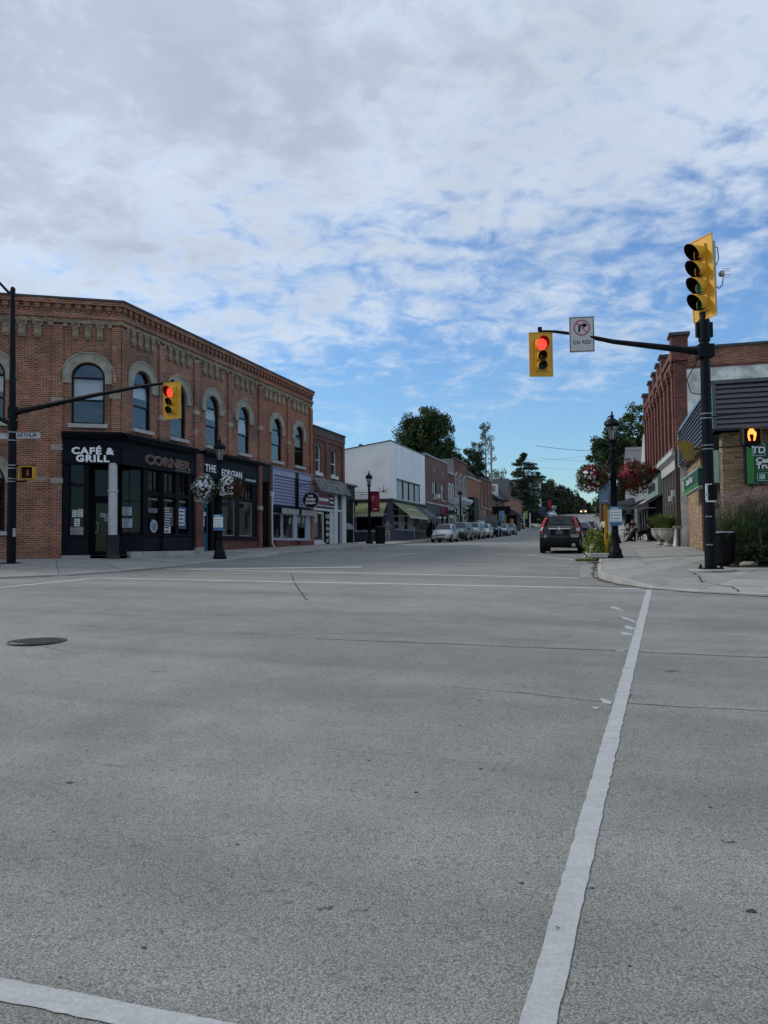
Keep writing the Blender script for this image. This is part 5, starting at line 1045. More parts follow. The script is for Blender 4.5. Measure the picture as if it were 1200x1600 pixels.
# ================================================================ street furniture
YEL = pm('signal_yellow', (.68, .36, .025), .45, .05, 5, .03); BLK = pm('matt_black', (.006, .006, .007), .6, .2, 8)
STEEL = pm('galvanised_steel', (.34, .35, .36), .4, .12, 12, .05, .6)
L_RED = emit_mat('lit_red_lens', (1., .03, .02), 2.2); L_AMB = pm('unlit_amber_lens', (.06, .03, .008), .15, .2, 20); L_GRN = pm('unlit_green_lens', (.004, .05, .035), .12, .2, 20); L_DRED = pm('unlit_red_lens', (.05, .012, .012), .15, .2, 20)
L_GRL = emit_mat('lit_green_lens', (.004, .10, .06), .2); L_HAND = emit_mat('lit_orange_hand', (1., .20, .03), 2.6)
def walkz(x, y, side): return walk_z(x, y, side)
def signal_head(name, label, loc, rz, secs, group=None, plate=True, tilt=0., b=.15, vis=1.0):
    """secs: list of (diameter, material); front faces -y; loc is the centre of the head"""
    hts = [d*1.22 for d, m_ in secs]; H = sum(hts); w = .36; k = 0.
    root = thing(name, label, 'traffic light', (loc[0], loc[1], loc[2]-H/2), rz, group)
    if tilt: root.rotation_euler = (0, tilt, rz)
    mb = MB(); mb.box(-w/2, w/2, -.02, .20, 0, H); 
    mb.build('housing', YEL, root, bevel=.02)
    if plate:
        mb = MB(); mb.box(-w/2-b, w/2+b, .02, .035, -b, 0); mb.box(-w/2-b, w/2+b, .02, .035, H, H+b); mb.box(-w/2-b, -w/2, .02, .035, 0, H); mb.box(w/2, w/2+b, .02, .035, 0, H); mb.build('backplate', YEL, root)
        mb = MB()
        for (a, b2, c, d) in ((-w/2-b, w/2+b, -b, -b+.02), (-w/2-b, w/2+b, H+b-.02, H+b), (-w/2-b, -w/2-b+.02, -b, H+b), (w/2+b-.02, w/2+b, -b, H+b)): mb.box(a, b2, .004, .02, c, d)
        mb.build('plate_rim', YEL, root)
    z = H
    for (d, lm), h in zip(secs, hts):
        zc_ = z-h/2; z -= h
        mb = MB(); mb.box(-w/2+.01, w/2-.01, -.045, -.02, zc_-h/2+.012, zc_+h/2-.012); dr = mb.build('signal_door', YEL, root, bevel=.01)
        mb = MB(); mb.lathe([(d/2, -.001), (d/2*.8, .018), (d/2*.4, .03), (.001, .034)], n=20); o = mb.build('lens', lm, root, T(0, -.046, zc_) @ Matrix.Rotation(R(90), 4, 'X'), smooth_angle=50)
        n = 18; L_ = d*1.05*vis; vs = []; r = d/2+.014
        a0, a1 = R(-55), R(235)
        for rr in (r, r-.006):
            for i in range(n+1):
                a = a0+(a1-a0)*i/n; f = .35+.65*max(0, math.sin((a+R(25))/(1.28)))**.5 if 0 < a < math.pi else .35
                cut = L_*(.62+.38*max(-.6, math.sin(a)))
                vs += [(rr*math.cos(a), -.046, zc_+rr*math.sin(a)), (rr*math.cos(a), -.046-cut, zc_+rr*math.sin(a)-.02)]
        N_ = 2*(n+1); fs = [(2*i, 2*i+1, 2*i+3, 2*i+2) for i in range(n)]
        mo = MB(); mo.add(vs[:N_], fs, True); mo.build('visor', YEL, root, fix=False); mo = MB(); mo.add(vs[N_:], fs, True); mo.build('visor_lining', BLK, root, fix=False)
    return root
def pole_part(root, pts, r, name, mat_=BLACKM, n=14):
    mb = MB(); mb.tube(pts, r, n); return mb.build(name, mat_, root, smooth_angle=40)
# ---- near pole with mast arm
PX, PYY = 8.50, 20.05; PZ0 = .80
TP = thing('traffic_pole', 'black steel mast arm pole on a cracked concrete pad by the bank corner', 'traffic pole', (PX, PYY, PZ0))
h_ = 6.45
pole_part(TP, [(0, 0, .04), (0, 0, 3.0), (0, 0, h_)], [.15, .135, .12], 'pole')
pole_part(TP, [(0, 0, h_-.02), (.02, 0, h_+.2), (-.02, .02, h_+.95)], [.125, .125, .11], 'pole_top')
mb = MB(); mb.box(-.24, .24, -.24, .24, .0, .035)
for sx in (-1, 1):
    for sy in (-1, 1): mb.cyl((sx*.19, sy*.19, .03), (sx*.19, sy*.19, .13), .025, n=6); mb.cyl((sx*.19, sy*.19, .04), (sx*.19, sy*.19, .075), .045, n=6)
mb.build('base_plate', BLACKM, TP)
mb = MB(); mb.lathe([(.55, -.1), (.62, -.02), (.58, .0)], n=18); mb.build('concrete_pad', M_KERB, TP)
end = Vector((-4.07, 1.20, 6.64)); st = Vector((-.1, .03, 5.72))
pts = [st, Vector((-1.0, .29, 5.92)), Vector((-2.2, .65, 6.18)), Vector((-3.1, .91, 6.46)), Vector((-3.7, 1.09, 6.60)), end]
pole_part(TP, [tuple(p) for p in pts], [.10, .085, .065, .05, .04, .036], 'mast_arm', n=12)
mb = MB(); mb.box(-.20, .20, -.16, .16, 5.55, 5.90); mb.cyl((0, 0, 6.0), (0, 0, 6.55), .15, .15, 12); mb.box(-.22, -.1, -.05, .05, 6.1, 6.5); mb.box(.1, .22, -.05, .05, 6.1, 6.5); mb.build('arm_clamp', BLACKM, TP, bevel=.01)
for z in (3.93, 4.05, 3.12, 3.22):
    mb = MB(); mb.lathe([(.152, 0), (.152, .022)], n=16); mb.build('steel_band', STEEL, TP, T(0, 0, z))
mb = MB(); mb.tube([(.12, 0, 3.99), (1.25, -.05, 4.08)], .016); mb.tube([(.12, 0, 3.17), (1.1, -.05, 3.20)], .016); mb.build('bracket_arms', BLACKM, TP)
for z, a in ((1.92, 0), (1.35, .2), (.62, .1)): q = MB(); q.box(-.165, .0, -.155, -.13, z, z+.03); q.build('tape_strip', STEEL, TP)
q = MB(); q.box(-.14, -.085, -.15, -.12, 1.78, 2.22); q.box(-.14, .02, -.152, -.14, 2.18, 2.22); q.box(-.14, .12, -.152, -.14, 1.74, 1.78); q.build('torn_poster_remains', PAPER, TP); q = MB(); q.box(-.06, .14, -.165, -.15, 1.79, 2.19); q.build('black_notice_plate', BLK, TP)
mb = MB(); mb.tube([(-.1, -.1, 5.75), (-.35, -.15, 5.3), (-.55, -.15, 4.95), (-.45, -.15, 4.6), (-.2, -.15, 4.55), (-.05, -.16, 4.75)], .012, 5); mb.tube([(-.15, -.1, 5.5), (-.6, -.12, 5.35), (-.8, -.1, 5.38)], .01, 5); mb.build('loose_cable', BLK, TP)
# signal on its top, turned away
signal_head('traffic_light', 'four lens yellow signal head standing on top of the black mast pole', (PX-.03, PYY-.1, 8.45), R(-66), [(.37, L_DRED), (.37, L_AMB), (.37, L_GRL), (.37, L_GRN)], tilt=R(-2), b=.20, vis=1.15)
mb = MB(); mb.tube([(.0, 0, -1.0), (0, 0, .95)], .05, 10); mb.build('riser', STEEL, TP, Matrix.Translation((.30, -.03, 7.72)))
mb = MB(); mb.tube([(.3, -.03, 6.85), (.0, 0, 6.9)], .03); mb.tube([(.3, -.03, 8.6), (.05, 0, 8.6)], .03); mb.tube([(.3, 0, 8.55), (.42, 0, 8.5), (.44, 0, 8.2), (.33, 0, 7.95)], .012, 5); mb.tube([(.33, 0, 7.5), (.42, 0, 7.4), (.52, 0, 7.5), (.55, 0, 7.7)], .012, 5)
mb.build('riser_fixing', BLK, TP); mb = MB(); mb.lathe([(.055, 0), (.08, .03), (.08, .1), (.02, .16)], n=10); mb.build('antenna_head', STEEL, TP, T(.50, -.02, 7.72))
mb = MB()
for dz_ in (-.08, -.02, .08, .14): mb.cyl((.52, -.05, 7.78+dz_), (.75, .02, 7.80+dz_), .008, n=5)
mb.build('antenna_tine', STEEL, TP)
# arm signal and sign
signal_head('traffic_light', 'yellow signal head with red lit at the arm tip next to the turn sign', (PX+end.x-.02, PYY+end.y-.12, 6.76), R(14)-R(12), [(.32, L_RED), (.225, L_AMB), (.225, L_GRN)])
mb = MB(); mb.cyl((0, 0, -.14), (0, 0, .09), .06, .06, 10); mb.build('signal_hanger', BLACKM, TP, Matrix.Translation(end+Vector((-.02, -.02, .02))))
NS = thing('road_sign', 'white no right turn on red sign hung on the mast arm', 'sign', (PX-3.02, PYY+.80, 6.74), R(-8))
q = MB(); q.box(-.335, .335, 0, .015, 0, .99); q.build('plate', pm('sign_face_white', (.52, .52, .52), .5, .05, 3), NS, bevel=.005)
q = MB(); 
for b in [(-.32, .32, .02, .035), (-.32, .32, .955, .97), (-.32, -.305, .035, .955), (.305, .32, .035, .955)]: q.box(b[0], b[1], -.004, 0, b[2], b[3])
q.build('border', BLK, NS)
q = MB(); q.ring(0, .68, .185, .225, -.006, 0, 0, 2*math.pi, 32); q.obox(T(0, -.004, .68) @ Matrix.Rotation(R(45), 4, 'Y'), .39, .004, .03); q.build('prohibition_ring', pm('faded_sign_red', (.42, .10, .12), .5, .1), NS)
q = MB(); q.box(-.09, -.04, -.003, 0, .56, .72); q.box(-.09, .06, -.003, 0, .72, .77); q.prism([(.04, .66), (.16, .745), (.04, .83)], -.003, 0); q.build('turn_arrow', BLK, NS)
text(NS, T(0, -.004, .27), 'ON RED', .15, BLK, ext=.002, xs=.82, spacing=1.1)
# pedestrian head
PH = thing('pedestrian_signal', 'black pedestrian signal showing an orange hand beside the green bank sign', 'pedestrian signal', (PX+1.10, PYY-.05, 4.03), R(-4))
q = MB(); q.box(-.22, .22, -.10, .14, 0, .44); q.build('housing', BLK, PH, bevel=.015); q = MB(); q.box(-.235, .235, -.17, -.09, .41, .45); q.box(-.235, -.215, -.17, -.09, 0, .44); q.box(.215, .235, -.17, -.09, 0, .44); q.build('hood', pm('dark_brass', (.10, .075, .02), .5), PH)
q = MB(); q.prism([(-.075, .10), (-.03, .10), (-.05, .17), (-.06, .22), (-.045, .27), (.04, .27), (.06, .2), (.04, .10), (.085, .10), (.105, .2), (.12, .26), (.115, .33), (.09, .33), (.09, .28), (.075, .36), (.05, .40), (.0, .415), (-.05, .40), (-.085, .35), (-.095, .28), (-.095, .2)], -.112, -.101); q.build('hand_symbol', L_HAND, PH)
q = MB(); q.tube([(0, .02, -.08), (0, .02, 0)], .03); q.build('mount', BLACKM, PH)
# gold backs of the far pedestrian head
GP = thing('pedestrian_signal', 'gold backed pedestrian signal seen from behind on the near side of the mast pole', 'pedestrian signal', (PX-.42, PYY+.15, 3.70), R(40))
q = MB(); q.prism([(-.28, .46), (.22, .46), (.22, 0), (.12, 0)], -.02, .2); q.build('housing', pm('dull_gold', (.30, .19, .03), .5, .1), GP); q = MB(); q.tube([(.1, .1, .3), (.5, .0, .3)], .025); q.build('bracket', BLACKM, GP)
# ---- far pole across the crossing
QX, QY = -13.25, 27.3; QZ = 1.0
TQ = thing('traffic_pole', 'tall black mast arm pole with lamp arm in front of the corner brick wall', 'traffic pole', (QX, QY, QZ))
pole_part(TQ, [(0, 0, .03), (0, 0, 4.5), (-.05, 0, 9.85)], [.155, .13, .075], 'pole')
pole_part(TQ, [(-.05, 0, 9.6), (-.6, -.05, 10.2), (-1.5, -.1, 10.9)], [.05, .045, .04], 'lamp_arm'); pole_part(TQ, [(0, 0, 4.95), (-.5, -.05, 5.2), (-1.6, -.1, 5.35)], [.09, .07, .05], 'side_arm')
mb = MB(); mb.box(-.26, .26, -.26, .26, 0, .04); mb.build('base_plate', BLACKM, TQ)
mb = MB(); mb.lathe([(.095, 0), (.095, .3), (.03, .36)], n=10); mb.build('cap', BLACKM, TQ, T(-.05, 0, 9.6))
e2 = Vector((6.2, -1.75, 6.05))
apts = [Vector((.1, -.02, 5.40)), Vector((1.5, -.42, 5.58)), Vector((3.2, -.90, 5.80)), Vector((4.9, -1.38, 5.98)), Vector((5.7, -1.61, 6.03)), e2]
pole_part(TQ, [tuple(p) for p in apts], [.11, .095, .075, .06, .05, .045], 'mast_arm', n=12); mb = MB(); mb.cyl((0, 0, 5.2), (0, 0, 5.6), .17, .17, 12); mb.cyl((0, 0, 4.8), (0, 0, 5.1), .17, .17, 12); mb.build('arm_clamp', BLACKM, TQ)
for z in (4.66, 4.37, 3.48, 3.37, 3.0, 2.9): mb = MB(); mb.lathe([(.16, 0), (.16, .03)], n=16); mb.build('steel_band', STEEL, TQ, T(0, 0, z))
mb = MB(); mb.tube([(.1, 0, 3.47), (.85, -.1, 3.49)], .03); mb.tube([(.1, 0, 2.92), (.55, -.08, 2.92)], .03); mb.build('bracket_arms', BLACKM, TQ)
q = MB(); q.box(.1, .2, -.12, -.02, .95, 1.25); q.build('push_button', STEEL, TQ)
signal_head('traffic_light', 'yellow signal head with red lit at the arm tip before the brick corner building', (QX+e2.x+.02, QY+e2.y-.16, 6.40), R(-17), [(.32, L_RED), (.225, L_AMB), (.225, L_GRN)])
mb = MB(); mb.cyl((0, 0, -.12), (0, 0, .08), .06, .06, 10); mb.build('signal_hanger', BLACKM, TQ, Matrix.Translation(e2))
PS = thing('pedestrian_signal', 'yellow cased pedestrian signal seen side on against the brick wall', 'pedestrian signal', (QX+.62, QY-.12, QZ+2.99), R(6))
q = MB(); q.box(-.22, .22, -.02, .22, 0, .44); q.build('housing', YEL, PS, bevel=.015); q = MB(); q.box(-.24, .24, -.22, -.02, .42, .45); q.box(-.24, -.22, -.22, -.02, 0, .44); q.box(.22, .24, -.22, -.02, 0, .44); q.build('hood', YEL, PS); q = MB(); q.box(-.2, .2, -.03, -.022, .03, .41); q.build('screen', BLK, PS); q = MB(); q.box(-.05, .05, -.04, -.031, .12, .33); q.build('symbol', pm('dim_orange', (.35, .07, .02), .5), PS)
for (x, lb, a, nm) in ((.18, 'ARTHUR', 0., 'white street name blade reading ARTHUR on the far mast pole'), (-1.25, 'BRUCE', R(8), 'white street name blade reading BRUCE on the far mast pole')):
    s_ = thing('street_name_sign', nm, 'sign', (QX+x, QY-.1, QZ+4.45), a); w_ = .85 if lb == 'ARTHUR' else 1.1
    q = MB(); q.box(0, w_, 0, .012, 0, .20); q.build('plate', pm('street_sign_white', (.48, .49, .49), .5, .05), s_)
    text(s_, T(w_/2-.05, -.003, .10), lb, .19, BLK, ext=.002, xs=.95, bold=.003); text(s_, T(w_-.07, -.003, .13), 'ST', .07, BLK, ext=.002)
# ================================================================ decorative lamp posts
LB = pm('black_cast_lamp_metal', (.006, .007, .010), .42, .2, 6, .05, spec=.12); LGLASS = glass_mat('lantern_glass', tint=(.1, .1, .1), refl=.5, trans=.62, rough=.15)
def lamp_post(label, loc, H=5.15, group='cast lamp posts along the pavements', first=[None]):
    if first[0] is not None:
        c = copy_tree(first[0]); c.location = loc; c['label'] = label; c.scale = (1, 1, H/5.15); return c
    o = thing('street_lamp', label, 'street lamp', loc, 0, group)
    mb = MB(); mb.lathe([(.27, 0), (.27, .12), (.23, .16), (.22, .30), (.17, .38), (.15, .48), (.12, .62), (.115, .9), (.13, .93), (.12, .97)], n=16); mb.build('base', LB, o, smooth_angle=35)
    mb = MB(); n = 12
    for i in range(n): a = 2*math.pi*i/n; mb.cyl((.088*math.cos(a), .088*math.sin(a), .97), (.062*math.cos(a), .062*math.sin(a), 3.75), .022, .017, 5, False)
    mb.cyl((0, 0, .95), (0, 0, 3.75), .09, .062, 12); mb.build('shaft', LB, o)
    mb = MB(); mb.lathe([(.065, 3.72), (.10, 3.75), (.10, 3.82), (.07, 3.86), (.075, 4.0), (.13, 4.06), (.15, 4.12), (.12, 4.14)], n=16); mb.build('collar', LB, o, smooth_angle=35)
    mb = MB(); 
    for i in range(6):
        a = 2*math.pi*i/6; mb.cyl((.115*math.cos(a), .115*math.sin(a), 4.12), (.20*math.cos(a), .20*math.sin(a), 4.60), .014, n=5)
    mb.lathe([(.205, 4.58), (.23, 4.60), (.23, 4.64)], n=16); mb.build('lantern_frame', LB, o)
    mb = MB(); mb.lathe([(.105, 4.13), (.19, 4.59)], n=6, smooth=False); mb.build('lantern_glass', LGLASS, o)
    mb = MB(); mb.lathe([(.05, 4.14), (.06, 4.3), (.06, 4.45), (.02, 4.5)], n=10); mb.build('bulb', pm('frosted_bulb', (.55, .55, .5), .4), o)
    mb = MB(); mb.lathe([(.265, 4.64), (.265, 4.67), (.235, 4.73), (.17, 4.81), (.09, 4.87), (.055, 4.90), (.055, 4.94), (.085, 4.95), (.06, 4.99), (.03, 5.0), (.025, 5.03), (.04, 5.06), (.012, 5.12), (.004, 5.15)], n=18); mb.build('cap', LB, o, smooth_angle=45)
    mb = MB(); mb.tube([(-.62, 0, 3.45), (.62, 0, 3.45)], .018, 6); mb.tube([(-.56, 0, 3.45), (-.56, 0, 3.33)], .01, 5); mb.tube([(.56, 0, 3.45), (.56, 0, 3.33)], .01, 5); mb.build('basket_arm', LB, o)
    first[0] = o; return o
def curb_pt(side, y, off):
    x = interp_x(CL[8:] if side == 'l' else CRT[9:], y); return x+(-off if side == 'l' else off), y
lamps = []
LR_ = (7.95, 26.5); lamp_post('nearest cast lamp post beside the yellow tipped planter and bank pavement', (*LR_, walk_z(*LR_, 'r')-.03), 5.15)
LLp = (-6.72, 31.4); lamp_post('cast lamp post between the cafe corner and the georgian shop', (*LLp, 1.02), 5.05)
L2 = (-1.02, 53.2); lamp_post('cast lamp post with maroon banner outside the shingled shop', (*L2, walk_z(*L2, 'l')-.02), 5.1)
L3 = curb_pt('l', 82, .55); lamp_post('cast lamp post with two flower baskets behind the silver parked cars', (*L3, walk_z(*L3, 'l')), 5.1)
L4 = curb_pt('l', 108, .6); lamp_post('cast lamp post with pale blue banner by the long brick building', (*L4, walk_z(*L4, 'l')), 5.1)
L5 = curb_pt('l', 146, 1.0); lamp_post('cast lamp post with lime banner up the hill', (*L5, walk_z(*L5, 'l')), 5.2)
L6 = (31.9, 171); lamp_post('cast lamp post with white curved basket arms farthest up the hill', (*L6, gf(171)+.15), 5.2)
L7 = curb_pt('r', 46, .7); lamp_post('second cast lamp post behind the near one, in front of the maples', (*L7, walk_z(*L7, 'r')), 5.3)
def banner(label, post, x0, x1, z0, z1, mat_, marks=True, rz=0.):
    o = thing('banner', label, 'banner', (*post[:2], z0), rz)
    n = 8; mb = MB(); vs = []
    for j in range(n+1):
        z = (z1-z0)*j/n
        for i in range(4): x = x0+(x1-x0)*i/3; vs.append((x, .03*math.sin(j*.9+i), z))
    mb.add(vs, [(j*4+i, j*4+i+1, (j+1)*4+i+1, (j+1)*4+i) for j in range(n) for i in range(3)], True); c = mb.build('cloth', mat_, o, fix=False); s = c.modifiers.new('thick', 'SOLIDIFY'); s.thickness = .01
    mb = MB(); mb.cyl((min(x0, x1, 0), 0, z1-z0), (max(x0, x1, 0), 0, z1-z0), .018, n=6); mb.build('rod', LB, o)
    if marks:
        mb = MB(); w = abs(x1-x0); xm = min(x0, x1)
        for k in range(3): mb.box(xm+w*.15, xm+w*(.5-.06*k), -.06, -.052, (z1-z0)*(.72-.09*k), (z1-z0)*(.745-.09*k))
        mb.box(xm+w*.3, xm+w*.75, -.06, -.052, (z1-z0)*.1, (z1-z0)*.15); mb.build('print', pm('banner_print', (.5, .4, .42), .7), o)
    return o
MARO = pm('maroon_banner_cloth', (.22, .012, .035), .8, .08, 3); BLUEB = pm('pale_blue_banner_cloth', (.16, .24, .34), .8, .1, 3); LIME = pm('lime_banner_cloth', (.25, .33, .09), .8, .08, 3)
z2 = walk_z(*L2, 'l'); banner('maroon banner on the lamp post outside the shingled shop', (*L2,), .07, .72, z2+2.2, z2+3.6, MARO)
q = thing('metal_ornament', 'black leaf shaped metal ornament on the banner rod of the second lamp', 'ornament', (L2[0], L2[1], z2+3.55)); mb = MB(); mb.tube([(-.9, 0, 0), (1.3, 0, 0)], .018, 6)
for a in (60, 90, 120): mb.cyl((1.02, 0, .03), (1.02+.42*math.cos(R(a-30 if a < 90 else a+30 if a > 90 else a)), 0, .03+.5*math.sin(R(a-30 if a < 90 else a+30 if a > 90 else a))), .035, .01, 6)
mb.build('ornament_rod', LB, q)
banner('pale blue banner hanging on the nearest cast lamp post below its basket', (*LR_,), -.12, -.52, 2.86, 3.70, BLUEB)
zz = walk_z(*L4, 'l'); banner('pale blue banner on the lamp post by the long brick building', (*L4,), .15, .95, zz+1.6, zz+3.2, BLUEB, False)
zz = walk_z(*L5, 'l'); banner('lime green banner on the lamp post up the hill', (*L5,), .15, .85, zz+1.9, zz+3.4, LIME, False)
banner('maroon banner on a pole near the white columned house', (39.6, 186), 0, 1.0, gf(186)+3.0, gf(186)+5.0, MARO, False)
q = thing('banner_pole', 'thin black pole carrying the maroon banner near the columned house', 'pole', (39.6, 186, gf(186))); mb = MB(); mb.cyl((0, 0, 0), (0, 0, 6.2), .09, .06, 8); mb.build('pole', LB, q); mb = MB(); mb.lathe([(.25, 6.2), (.3, 6.6), (.05, 7)], n=8); mb.build('lantern', LB, q)
# information boards strapped to two lamps
SKYB = pm('info_sign_blue', (.06, .16, .32), .5)
def info_sign(label, x, y, z, rz, w=.62, h=.95):
    o = thing('information_sign', label, 'sign', (x, y, z), rz); q = MB(); q.box(-w/2, w/2, 0, .02, 0, h); q.build('panel', SKYB, o); q = MB(); q.box(-w/2+.01, w/2-.01, -.006, 0, .12, h*.84); q.build('white_field', SWHITE, o)
    q = MB(); q.box(-w/2+.06, w/2-.12, -.009, -.006, h*.88, h*.93)
    q.build('heading_print', SWHITE, o); q = MB()
    for k in range(4): z_ = .2+k*.155; z_ = h*(.2+k*.155); q.box(-w*.36, -w*.26, -.011, -.0065, z_, z_+h*.05); q.box(-w*.14, w*(.36-.08*(k % 2)), -.011, -.0065, z_+h*.01, z_+h*.035)
    q.build('print', pm('info_print', (.10, .16, .28), .6), o); return o
info_sign('blue and white notice board strapped to the nearest cast lamp post', LR_[0]+.0, LR_[1]-.16, 2.10, R(-4), .42, .66)
info_sign('blue and white notice board strapped to the lamp by the georgian shop', LLp[0]-.03, LLp[1]-.16, 2.18, R(3), .40, .66)
# ================================================================ foliage
def leaf_mat(name, c1, c2, c3, rough=.55):
    ma, t, b = new_mat(name); o = N(t, 'ShaderNodeTexCoord').outputs['Object']; ge = N(t, 'ShaderNodeNewGeometry')
    c = mix(t, mapr(t, ge.outputs['Random Per Island'], 0, 1, 0, 1, False), c1, c2); c = mix(t, mapr(t, noise(t, o, .8, 3), .45, .7, 0, .8), c, c3)
    t.links.new(c, b.inputs['Base Color']); b.inputs['Roughness'].default_value = rough; b.inputs['Specular IOR Level'].default_value = .25; MATS[name] = ma; return ma
OAKL = leaf_mat('oak_leaves', (.022, .045, .014), (.045, .075, .02), (.06, .09, .03)); CONL = leaf_mat('conifer_needles', (.014, .032, .014), (.028, .05, .02), (.04, .06, .026))
MAPL = leaf_mat('maple_leaves', (.035, .06, .015), (.065, .10, .025), (.09, .12, .035)); SPARL = leaf_mat('sparse_leaves', (.07, .10, .045), (.12, .15, .07), (.15, .17, .10)); DARKL = leaf_mat('dark_purple_green_leaves', (.018, .026, .014), (.035, .045, .022), (.03, .03, .022))
BARK = pm('tree_bark', (.085, .075, .06), .95, .3, 6, .5); PALEB = pm('pale_bark', (.26, .25, .23), .9, .2, 6, .3)
def leaves(name, cen, spread, n, size, mat_, parent, seed, nper=4, jag=.5, flat=1.):
    """n leaf faces scattered round the clump centres cen (k,3) with radii spread (k,)"""
    r = np.random.default_rng(seed); k = r.integers(0, len(cen), n)
    d = r.normal(size=(n, 3)); d /= np.linalg.norm(d, axis=1)[:, None]; rad = r.random(n)**.45
    p = cen[k]+d*(spread[k]*rad)[:, None]*np.array([1, 1, flat])
    a = r.normal(size=(n, 3)); a /= np.linalg.norm(a, axis=1)[:, None]; b = np.cross(a, r.normal(size=(n, 3))); b /= np.linalg.norm(b, axis=1)[:, None]
    s = size*(.6+.8*r.random(n))[:, None]
    if nper == 4: v = np.stack([p-a*s, p-b*s*.55, p+a*s, p+b*s*.55], 1)
    else: v = np.stack([p-a*s, p+b*s*.7, p+a*s], 1)
    return np_mesh(name, v.reshape(-1, 3), nper, mat_, parent)
def crown_clumps(r, blobs, n, cr):
    """clump centres near the surface of several ellipsoids"""
    out = []
    for _ in range(n):
        c, rx, ry, rz_ = blobs[r.integers(0, len(blobs))]; d = r.normal(size=3); d /= np.linalg.norm(d); f = r.random()**.33*.95
        out.append(np.array(c)+d*np.array([rx, ry, rz_])*f)
    return np.array(out), cr*(.6+.8*r.random(n))
def tree(label, x, y, z0, H, blobs, nclump, cr, n, size, mat_, name='broadleaf_tree', bark=BARK, tr=.3, seed=1, cat='tree', group=None, limbs=7):
    o = thing(name, label, cat, (x, y, z0), 0, group); r = np.random.default_rng(seed)
    cen, sp = crown_clumps(r, blobs, nclump, cr); leaves('crown', cen, sp, n, size, mat_, o, seed+1)
    mb = MB(); base = blobs[0][0]; hb = max(1.0, base[2]-blobs[0][3]*.4); mb.tube([(0, 0, -.2), (base[0]*.2, base[1]*.2, hb*.5), (base[0]*.6, base[1]*.6, hb)], [tr, tr*.8, tr*.62], 9)
    for i in range(limbs):
        c = cen[r.integers(0, len(cen))]; s0 = np.array([base[0]*.6, base[1]*.6, hb*(.75+.3*r.random())]); m_ = (s0+c)/2+r.normal(size=3)*.25
        mb.tube([tuple(s0), tuple(m_), tuple(c)], [tr*.42, tr*.25, tr*.07], 6)
    mb.build('trunk', bark, o); return o
def conifer(label, x, y, z0, H, Rb, n, size, mat_, seed=1, name='pine_tree', skirt=.12, tiers=13, group=None):
    o = thing(name, label, 'tree', (x, y, z0), 0, group); r = np.random.default_rng(seed); cen = []; sp = []; mb = MB(); mb.tube([(0, 0, -.2), (0, 0, H*.5), (0, 0, H)], [H*.022, H*.014, .02], 8)
    for t_ in range(tiers):
        f = t_/(tiers-1); z = H*(skirt+(1-skirt)*f); rr = Rb*(1-f)**.46+.1; nb = max(3, int(9*(1-f)+3))
        for b in range(nb):
            a = r.random()*6.28; L_ = rr*(.7+.45*r.random()); e = np.array([math.cos(a)*L_, math.sin(a)*L_, z-L_*.12+r.normal()*.15]); mb.cyl((0, 0, z), tuple(e), .05, .012, 4, False)
            for q in range(4): g_ = (q+1)/4; cen.append(e*np.array([g_, g_, 1])+np.array([0, 0, (1-g_)*.1*L_])); sp.append(H*.040*(1.25-g_*.5)+.14)
    leaves('crown', np.array(cen), np.array(sp), n, size, mat_, o, seed+1, 3, flat=.6); mb.build('trunk', BARK, o); return o
def zat(px_gap, y): return EYE+px_gap/1200*y
# big oak above the white building
Y0 = 104; xo = (665-600)/1200*Y0+.3
B = [((0, 0, 11.5), 3.9, 3.6, 5.0), ((-.9, 0, 9.5), 3.6, 3.4, 3.6), ((1.5, 0, 13.2), 2.8, 2.6, 3.0), ((-2.0, .5, 13.8), 2.2, 2.2, 2.6), ((2.3, 0, 9.4), 2.4, 2.6, 3.8), ((.2, 0, 15.0), 2.8, 2.4, 2.3), ((-2.6, 0, 11.2), 2.2, 2, 2.4)]
tree('big dark oak crown rising behind the white building', xo, Y0, 2.8, 18, B, 300, .78, 46000, .14, OAKL, tr=.42, seed=11, name='oak_tree')
tree('dark evergreen crown behind the arcaded brick building', (736-600)/1200*118, 118, 3.2, 12, [((0, 0, 9.5), 2.3, 2, 4.2), ((1.2, 0, 7), 2.2, 2, 4)], 110, .6, 12000, .14, CONL, seed=21, name='evergreen_tree')
# sparse tall tree with two leaders
o = thing('sparse_tree', 'thin pale double stemmed tree with sparse leaves and open branches', 'tree', ((757-600)/1200*132, 132, 3.6)); mb = MB(); r = np.random.default_rng(5); cen = []
for (bx, bz, lean) in ((-1.1, 15.6, -.3), (.35, 18.6, .1)):
    mb.tube([(bx*.2, 0, -.2), (bx, 0, 6), (bx+lean*.5, 0, 11), (bx+lean, 0, bz)], [.24, .19, .12, .03], 7)
    for k in range(46):
        f = .34+.64*r.random(); z = bz*f; L_ = (3.0*(1-f)+.55)*(.6+.6*r.random()); a = r.choice([0, math.pi])+r.normal()*.7; s0 = np.array([bx+lean*f, 0, z]); e = s0+np.array([math.cos(a)*L_, math.sin(a)*L_*.7, L_*(.55+.5*r.random())])
        mb.tube([tuple(s0), tuple((s0+e)/2+np.array([0, 0, -.1])), tuple(e)], [.05, .035, .012], 4); cen += [e, (s0+e)/2+r.normal(size=3)*.2, e+r.normal(size=3)*.35]
mb.build('trunk', PALEB, o); cen = np.array(cen); leaves('crown', cen, np.full(len(cen), .42), 5200, .12, SPARL, o, 6)
tree('pale green bushy tree low beside the double stemmed tree', (778-600)/1200*134, 134, 3.8, 9, [((0, 0, 8.0), 2.2, 2, 3.2)], 60, .5, 2400, .13, SPARL, seed=31, limbs=12)
conifer('tall layered pine behind the low brick building', (820-600)/1200*158, 158, 4.6, 15.2, 5.4, 26000, .20, CONL, seed=41, tiers=17)
